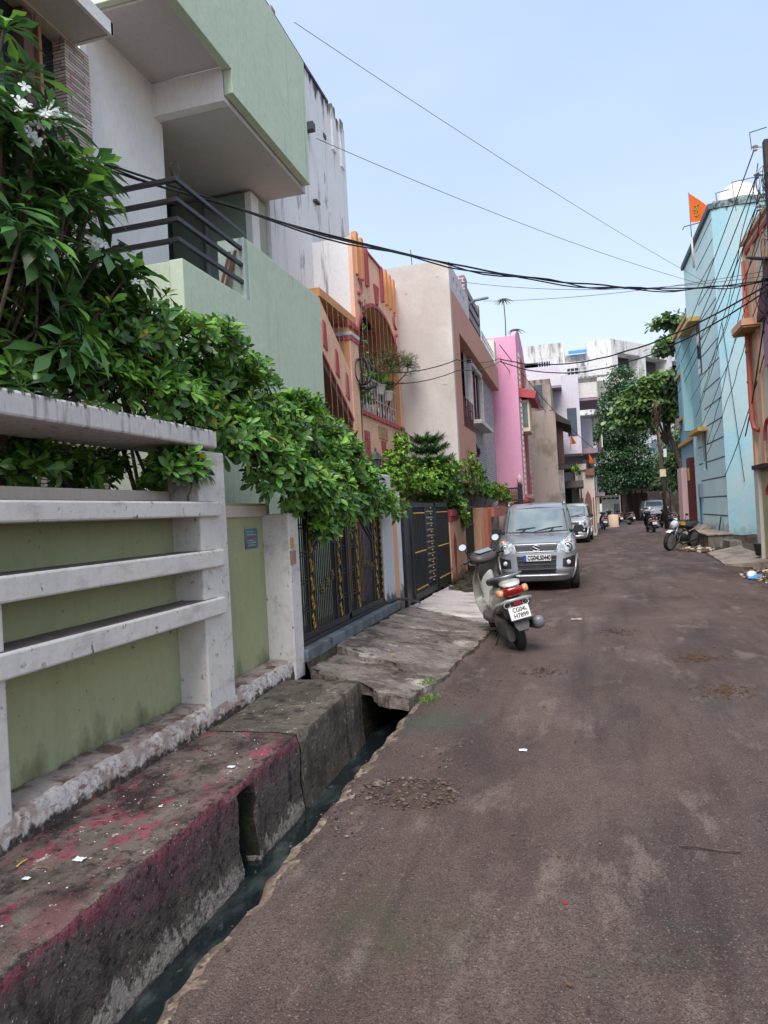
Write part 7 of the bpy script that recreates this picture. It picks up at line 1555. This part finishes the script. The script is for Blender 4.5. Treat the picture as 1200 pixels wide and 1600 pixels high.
# cable tie loop at the balcony
m = M().use(cabm); m.tube([(-4.0, 6.72, 5.30), (-4.01, 6.70, 5.44), (-3.96, 6.74, 5.48), (-3.93, 6.75, 5.40), (-3.95, 6.73, 5.28), (-3.94, 6.72, 4.95)], .006, 5); o = m.build('wire_loop', origin=(-4, 6.7, 5.3), smooth=True); tag(o, 'small loose wire loop tied to the cable above the balcony rail', 'wire')
# ================================================================ RAMPS IN FRONT OF THE GATES
rampm = mat('ramp_concrete', srgb(128, 116, 108), .93, [(srgb(74, 63, 58), (1.7, 2.0, 2), .45, .58, .9, 14), (srgb(178, 167, 158), (2.4, 3.0, 3), .55, .63, .75, 14), (srgb(44, 36, 32), (4, 5, 4), .58, .65, .85, 10), (srgb(86, 96, 52), (1.6, 1.6, 1.6), .62, .7, .6, 8), (srgb(60, 50, 46), (30, 34, 30), .55, .64, .7, 6)], [(50, .8, .010), (9, .5, .02)], rvar=.1, cracks=(BLACK, 3.0, .02, .46))
ramp2m = mat('pale_ramp_concrete', srgb(180, 170, 164), .93, [(srgb(122, 108, 100), (1.5, 3, 2), .5, .62, .7, 12), (srgb(210, 202, 196), (2, 5, 3), .55, .64, .6, 10), (srgb(90, 80, 74), (30, 30, 30), .56, .66, .5, 6)], [(40, .6, .01)], cracks=(BLACK, 2.0, .01, .5))
def ramp(label, A, B_, C, D_, mt, th, cracks=()):
    return slab('concrete_ramp', label, 'ramp', [A, B_, C, D_], th, mt, 60, 60, .016)
ramp('cracked weathered concrete ramp over the drain before the black gold gate', (-2.44, 6.75, .26), (-1.30, 6.25, .04), (-1.10, 9.2, .035), (-2.44, 10.0, .22), rampm, .10)
slab('concrete_slab', 'thin mossy broken slab lying lowest at the near end of the ramp', 'slab', [(-2.42, 5.95, .205), (-1.42, 5.50, .07), (-1.30, 6.35, .015), (-2.40, 6.95, .19)], .11, rampm, 60, 40, .03)
ramp('pale concrete ramp before the slatted black gate', (-2.52, 10.05, .15), (-1.08, 9.25, .05), (-1.2, 12.3, .04), (-2.52, 13.9, .1), ramp2m, .09)
m = M().use(mossc); rg6 = random.Random(8)
for k in range(70):
    y = rg6.uniform(12.6, 16.5); x = rg6.uniform(-2.5, -1.95); s_ = rg6.uniform(.04, .14); m.obox((x, y, s_*.5), (s_, s_*.8, s_*.6), Matrix.Rotation(rg6.uniform(0, 3), 3, 'Z')@Matrix.Rotation(rg6.uniform(-.5, .5), 3, 'X'))
o = m.build('rubble', origin=(-2.2, 14, 0)); tag(o, 'dark rubble heaped at the foot of the orange wall', 'rubble', kind='stuff')
# dark culvert inside under the ramp
m = M().use(mossc); m.box(-1.93, -1.87, 5.33, 12, -.5, .05); o = m.build('culvert_wall', origin=(-1.9, 6, -.5)); tag(o, 'side wall of the drain disappearing under the ramp', 'wall')
# ================================================================ SMALL THINGS ON THE GROUND
rg7 = random.Random(12); ng = np.random.default_rng(31)
def pebbles(name, label, cat, cx, cy, rx, ry, n, lo, hi, cols, z0=0., zf=None, lift=0.):
    m = M()
    for k in range(n):
        a = rg7.uniform(0, 2*PI); q = rg7.random()**.55; x = cx+rx*q*math.cos(a); y = cy+ry*q*math.sin(a); s_ = rg7.uniform(lo, hi)*(1 if k % 7 else 1.7)
        m.use(rg7.choice(cols)); z = (zf(x, y) if zf else z0)+s_*.3+lift*(1-q*q); b = len(m.v); n6 = 7; vs = []
        for (hh, rr2) in ((-.5, .7), (0, 1), (.45, .62)):
            for j in range(n6): t = 2*PI*j/n6; d_ = rr2*s_*rg7.uniform(.75, 1.2); vs.append((x+d_*math.cos(t), y+d_*math.sin(t)*.8, z+hh*s_*.9))
        vs.append((x, y, z+s_*.5)); F = [(i*n6+j, i*n6+(j+1) % n6, (i+1)*n6+(j+1) % n6, (i+1)*n6+j) for i in range(2) for j in range(n6)]+[(2*n6+j, 2*n6+(j+1) % n6, 3*n6) for j in range(n6)]
        m.add(vs, F)
    o = m.build(name, origin=(cx, cy, 0), smooth=False); tag(o, label, cat, kind='stuff'); return o
st1, st2, st3 = mat('stone_brown', srgb(92, 74, 64), .9), mat('stone_grey', srgb(112, 102, 94), .9), mat('stone_dark', srgb(62, 52, 48), .9); soil = mat('crumbly_soil', srgb(78, 62, 54), .95, [(srgb(46, 36, 32), (30, 30, 30), .45, .6, .8, 5)], [(60, .9, .01)])
gz = lambda x, y: .010*nz2(x, y, 1.3)
m = M().use(soil); rows = []
for i in range(26):
    rows.append([(-1.0+.30*(2*j/30-1), 3.80+.25*(2*i/25-1), gz(0, 4)-.012+.034*max(0, 1-((2*j/30-1)**2+(2*i/25-1)**2))+.012*nz2(i, j, .7)*max(0, 1-((2*j/30-1)**2+(2*i/25-1)**2))) for j in range(31)])
m.grid(rows); o = m.build('soil_patch', origin=(-1.0, 3.8, 0), smooth=True); tag(o, 'broken soil and gravel patch in the road near the drain', 'soil patch', kind='stuff')
pebbles('gravel', 'small stones strewn over the broken patch near the drain', 'gravel', -1.0, 3.80, .30, .24, 420, .002, .010, [st1, st1, st1, st2, st3], .005, None, .018)
pebbles('gravel', 'loose grit scattered along the road edge by the drain', 'gravel', -1.15, 3.4, .26, 2.2, 260, .002, .006, [st1, st2, st3], .002)
pebbles('gravel', 'fine grit scattered over the asphalt in the foreground', 'gravel', .4, 3.6, 1.5, 2.2, 420, .0015, .0045, [st2, st1, st3], .003)
def one_stone(label, x, y, s_, mt, z=.0, flat=.6):
    m = M().use(mt); m.loft([(x, y-s_, z+s_*flat*.5, s_*.3, s_*flat*.2), (x, y-s_*.5, z+s_*flat*.5, s_*.9, s_*flat*.5), (x+s_*.1, y+s_*.3, z+s_*flat*.55, s_, s_*flat*.55), (x, y+s_, z+s_*flat*.4, s_*.4, s_*flat*.3)], 8, 2.2); o = m.build('stone', origin=(x, y, z)); tag(o, label, 'stone')
one_stone('flat pale grey stone beside the gravel patch, the flatter of two', -1.19, 3.88, .038, st2, .01, .3); one_stone('round dark stone at the left of the gravel patch', -1.10, 3.74, .030, st3, .01, .9)
yl = mat('fallen_yellow_leaf', srgb(206, 178, 40), .6, [(srgb(120, 84, 30), (30, 30, 30), .5, .62, .6, 4)]); bl = mat('fallen_brown_leaf', srgb(132, 96, 50), .7); bl2 = mat('leaf_bit_brown', srgb(104, 78, 52), .8)
def fallen(label, x, y, z, L_, an, mt, tpl=PUDICA):
    o = put_leaves('fallen_leaf', [(x, y, z+.012)], [(math.cos(an), math.sin(an), .06)], [(.1, 0, 1)], [L_], tpl, [mt], None, origin=(x, y, z)); tag(o, label, 'leaf')
lz = ledge_z
for lab, px, L_, an, mt in (('bright yellow leaf on the red footway block near the wall', (-2.36, 2.50), .10, -1.9, yl), ('curled brown leaf below the yellow leaf on the red block', (-2.27, 2.44), .16, .35, bl), ('slim ochre leaf higher up on the red block', (-2.31, 2.88), .15, .35, bl), ('yellow leaf lying by the last wall post', (-2.42, 5.5), .07, .5, yl), ('thin brown leaf on the grey end of the block', (-2.18, 4.95), .13, .2, bl)):
    fallen(lab, px[0], px[1], lz(*px), L_, an, mt)
fallen('yellow leaf floating on the drain water', -1.62, 2.62, -.352, .07, 1.0, yl, ROUND); fallen('small yellow leaf on the weathered ramp', -1.85, 6.7, .16, .06, 1, yl, ROUND)
paperw = mat('paper_white', srgb(226, 226, 226), .7)
def scrap(label, x, y, z, s_, mt=paperw):
    m = M().use(mt); m.grid([[(x+s_*(j/4-.5), y+s_*.7*(i/3-.5), z+.004+s_*.18*abs(nz2(i, j, .9, x*9))) for j in range(5)] for i in range(4)]); o = m.build('paper_scrap', origin=(x, y, z), smooth=True); tag(o, label, 'litter')
for lab, x, y, s_ in (('largest white scrap on the red block near the leaves', -2.13, 2.54, .05), ('white scrap beside the red edge, half way along the block', -2.0, 3.66, .045), ('small white scrap between two leaves', -2.24, 2.36, .03), ('white scrap at the very left of the block', -2.42, 2.33, .035), ('tiny white scrap further up the block', -2.1, 3.1, .022)): scrap(lab, x, y, lz(x, y)+.002, s_)
m = M().use(paperw)
for k in range(60): x = rg7.uniform(-2.45, -1.9); y = rg7.uniform(1.9, 5.1); s_ = rg7.uniform(.003, .008); m.box(x, x+s_, y, y+s_*.8, lz(x, y)+.001, lz(x, y)+.003)
o = m.build('flecks', origin=(-2.2, 3, .15)); tag(o, 'tiny white flecks sprinkled over the red footway block', 'flecks', kind='stuff')
scrap('pale scrap lying in the middle foreground of the road', -.42, 4.55, .005, .05); scrap('crumpled pale litter on the road past the scooter', -.1, 9.9, .0, .14, mat('dirty_paper', srgb(170, 160, 150), .8)); scrap('small red scrap in the foreground of the road', -.13, 2.82, .0, .022, mat('red_scrap', srgb(150, 30, 46), .8))
m = M().use(bark); m.tube([(.36, 3.36, .012), (.42, 3.345, .016), (.5, 3.34, .012), (.60, 3.33, .014)], .004, 5); o = m.build('twig', origin=(.4, 3.3, 0)); tag(o, 'thin brown twig lying on the road in the foreground', 'twig')
for lab, x, y, n in (('nearer trampled straw patch on the road', 1.05, 6.15, 120), ('farther trampled straw patch on the road', 1.05, 7.4, 150), ('straw patch near the right road edge', 2.7, 8.8, 120), ('dark trampled clod patch in the middle of the road', -.42, 6.75, 60), ('small mud clods near the scooter exhaust', .35, 8.9, 60)):
    m = M().use(mat('straw', srgb(92, 66, 44), .9) if 'straw' in lab else soil)
    for _ in range(n): a = rg7.gauss(0, 1.2); px, py = x+rg7.gauss(0, .11), y+rg7.gauss(0, .10); L_ = rg7.uniform(.01, .04); m.bar((px, py, .008), (px+L_*math.cos(a), py+L_*math.sin(a), .012), .006, .005)
    o = m.build('straw_patch' if 'straw' in lab else 'mud_patch', origin=(x, y, 0)); tag(o, lab, 'straw' if 'straw' in lab else 'mud', kind='stuff')
# litter at the right
cols = [st2, mat('dry_leaf_litter', srgb(160, 130, 96), .8), mat('leaf_litter_dark', srgb(90, 66, 50), .8), st1, mat('pale_litter', srgb(196, 184, 168), .7)]
m = M()
for k in range(420):
    a = rg7.uniform(0, 2*PI); q = rg7.random()**.6; x = 3.55+.6*q*math.cos(a); y = 14.6+1.5*q*math.sin(a); s_ = rg7.uniform(.02, .06); m.use(rg7.choice(cols)); m.obox((x, y, .02+rg7.uniform(0, .10)*(1-q)), (s_, s_*.6, .004), Matrix.Rotation(rg7.uniform(0, 6), 3, 'Z')@Matrix.Rotation(rg7.uniform(-.8, .8), 3, 'X'))
o = m.build('litter_pile', origin=(3.5, 14.6, 0)); tag(o, 'spread of dry leaves and litter at the right road edge', 'litter', kind='stuff')
bagm = mat('bag_blue', srgb(80, 150, 210), .4); m = M().use(paperw)
m.loft([(3.02, 14.35, .05, .03, .02), (3.05, 14.45, .08, .09, .08), (3.06, 14.55, .07, .07, .06), (3.06, 14.62, .05, .02, .02)], 10, 2.2); m.use(bagm).loft([(3.0, 14.3, .03, .06, .02), (3.1, 14.4, .045, .13, .045), (3.08, 14.5, .03, .10, .02)], 10, 2.2); o = m.build('plastic_bag', origin=(3.05, 14.4, 0), smooth=True); tag(o, 'white and blue plastic bag beside the litter', 'plastic bag')
m = M()
for k in range(120):
    a = rg7.uniform(0, 2*PI); q = rg7.random()**.6; x = 3.35+.45*q*math.cos(a); y = 22.9+.9*q*math.sin(a); s_ = rg7.uniform(.03, .09); m.use(rg7.choice(cols)); m.obox((x, y, .03+rg7.uniform(0, .1)*(1-q)), (s_, s_*.6, s_*.25), Matrix.Rotation(rg7.uniform(0, 6), 3, 'Z')@Matrix.Rotation(rg7.uniform(-.6, .6), 3, 'X'))
o = m.build('rubble', origin=(3.3, 22.9, 0)); tag(o, 'rubble and rubbish under the parked motorbike', 'rubble', kind='stuff')
m = M().use(metalp('black_bucket', (.02, .02, .025), .5)); m.lathe([(.09, 0), (.14, .26), (.15, .28)], (4.0, 18.0, .16), n=14); o = m.build('bucket', origin=(4.0, 18.0, .16), smooth=True); tag(o, 'small black tub on the concrete slab at the right edge', 'bucket')
# green sprouts
grassm = leafm('grass_blade', (.12, .26, .03), .4)
def tuft(label, x, y, z, n, L_, r_):
    P = [(x+ng.normal(0, r_), y+ng.normal(0, r_*1.6), z) for _ in range(n)]; D = [(ng.normal(0, .6), ng.normal(0, .6), 1) for _ in range(n)]
    o = put_leaves('grass', P, D, [(0, 1, .2)]*n, [ng.uniform(.5, 1)*L_ for _ in range(n)], leaf_tpl([(0, .05), (.5, .07), (1, 0)], droop=.5), [grassm], None, origin=(x, y, z)); tag(o, label, 'grass', kind='stuff')
tuft('green sprouts in the broken corner of the ramp by the drain', -1.28, 5.7, .01, 90, .05, .05); tuft('sprouts higher up the same ramp corner', -1.38, 6.1, .05, 60, .05, .035); tuft('grass at the right road edge beyond the litter', 3.75, 13.0, .0, 300, .14, .25)
tuft('weeds along the drain block at the blue house foot', 3.7, 24.5, -.02, 200, .12, .35); tuft('moss and weeds in front of the low block at the right edge', 4.0, 14.5, .0, 200, .12, .2)
# far scatter of leaf bits on the road
m = M().use(bl2)
for k in range(110): x = rg7.uniform(-1.2, 3.2); y = rg7.uniform(2.2, 26); s_ = rg7.uniform(.003, .012)*(1+y*.06); m.obox((x, y, .014), (s_, s_*.5, .002), Matrix.Rotation(rg7.uniform(0, 6), 3, 'Z'))
o = m.build('leaf_bits', origin=(1, 8, 0)); tag(o, 'small dry leaf bits scattered over the whole road', 'leaf bits', kind='stuff')

# loose grit and small stones spilling round the broken patch, in uneven clusters
for lab, cx, cy, rx, ry, n in (('stray stones between the gravel patch and the drain edge', -1.22, 3.55, .14, .35, 70), ('grit trail running up the road from the gravel patch', -.95, 4.5, .22, .35, 60), ('scattered stones beside the ramp corner on the road', -1.05, 6.1, .16, .5, 60)):
    pebbles('gravel', lab, 'gravel', cx, cy, rx, ry, n, .002, .008, [st1, st2, st3], .004)
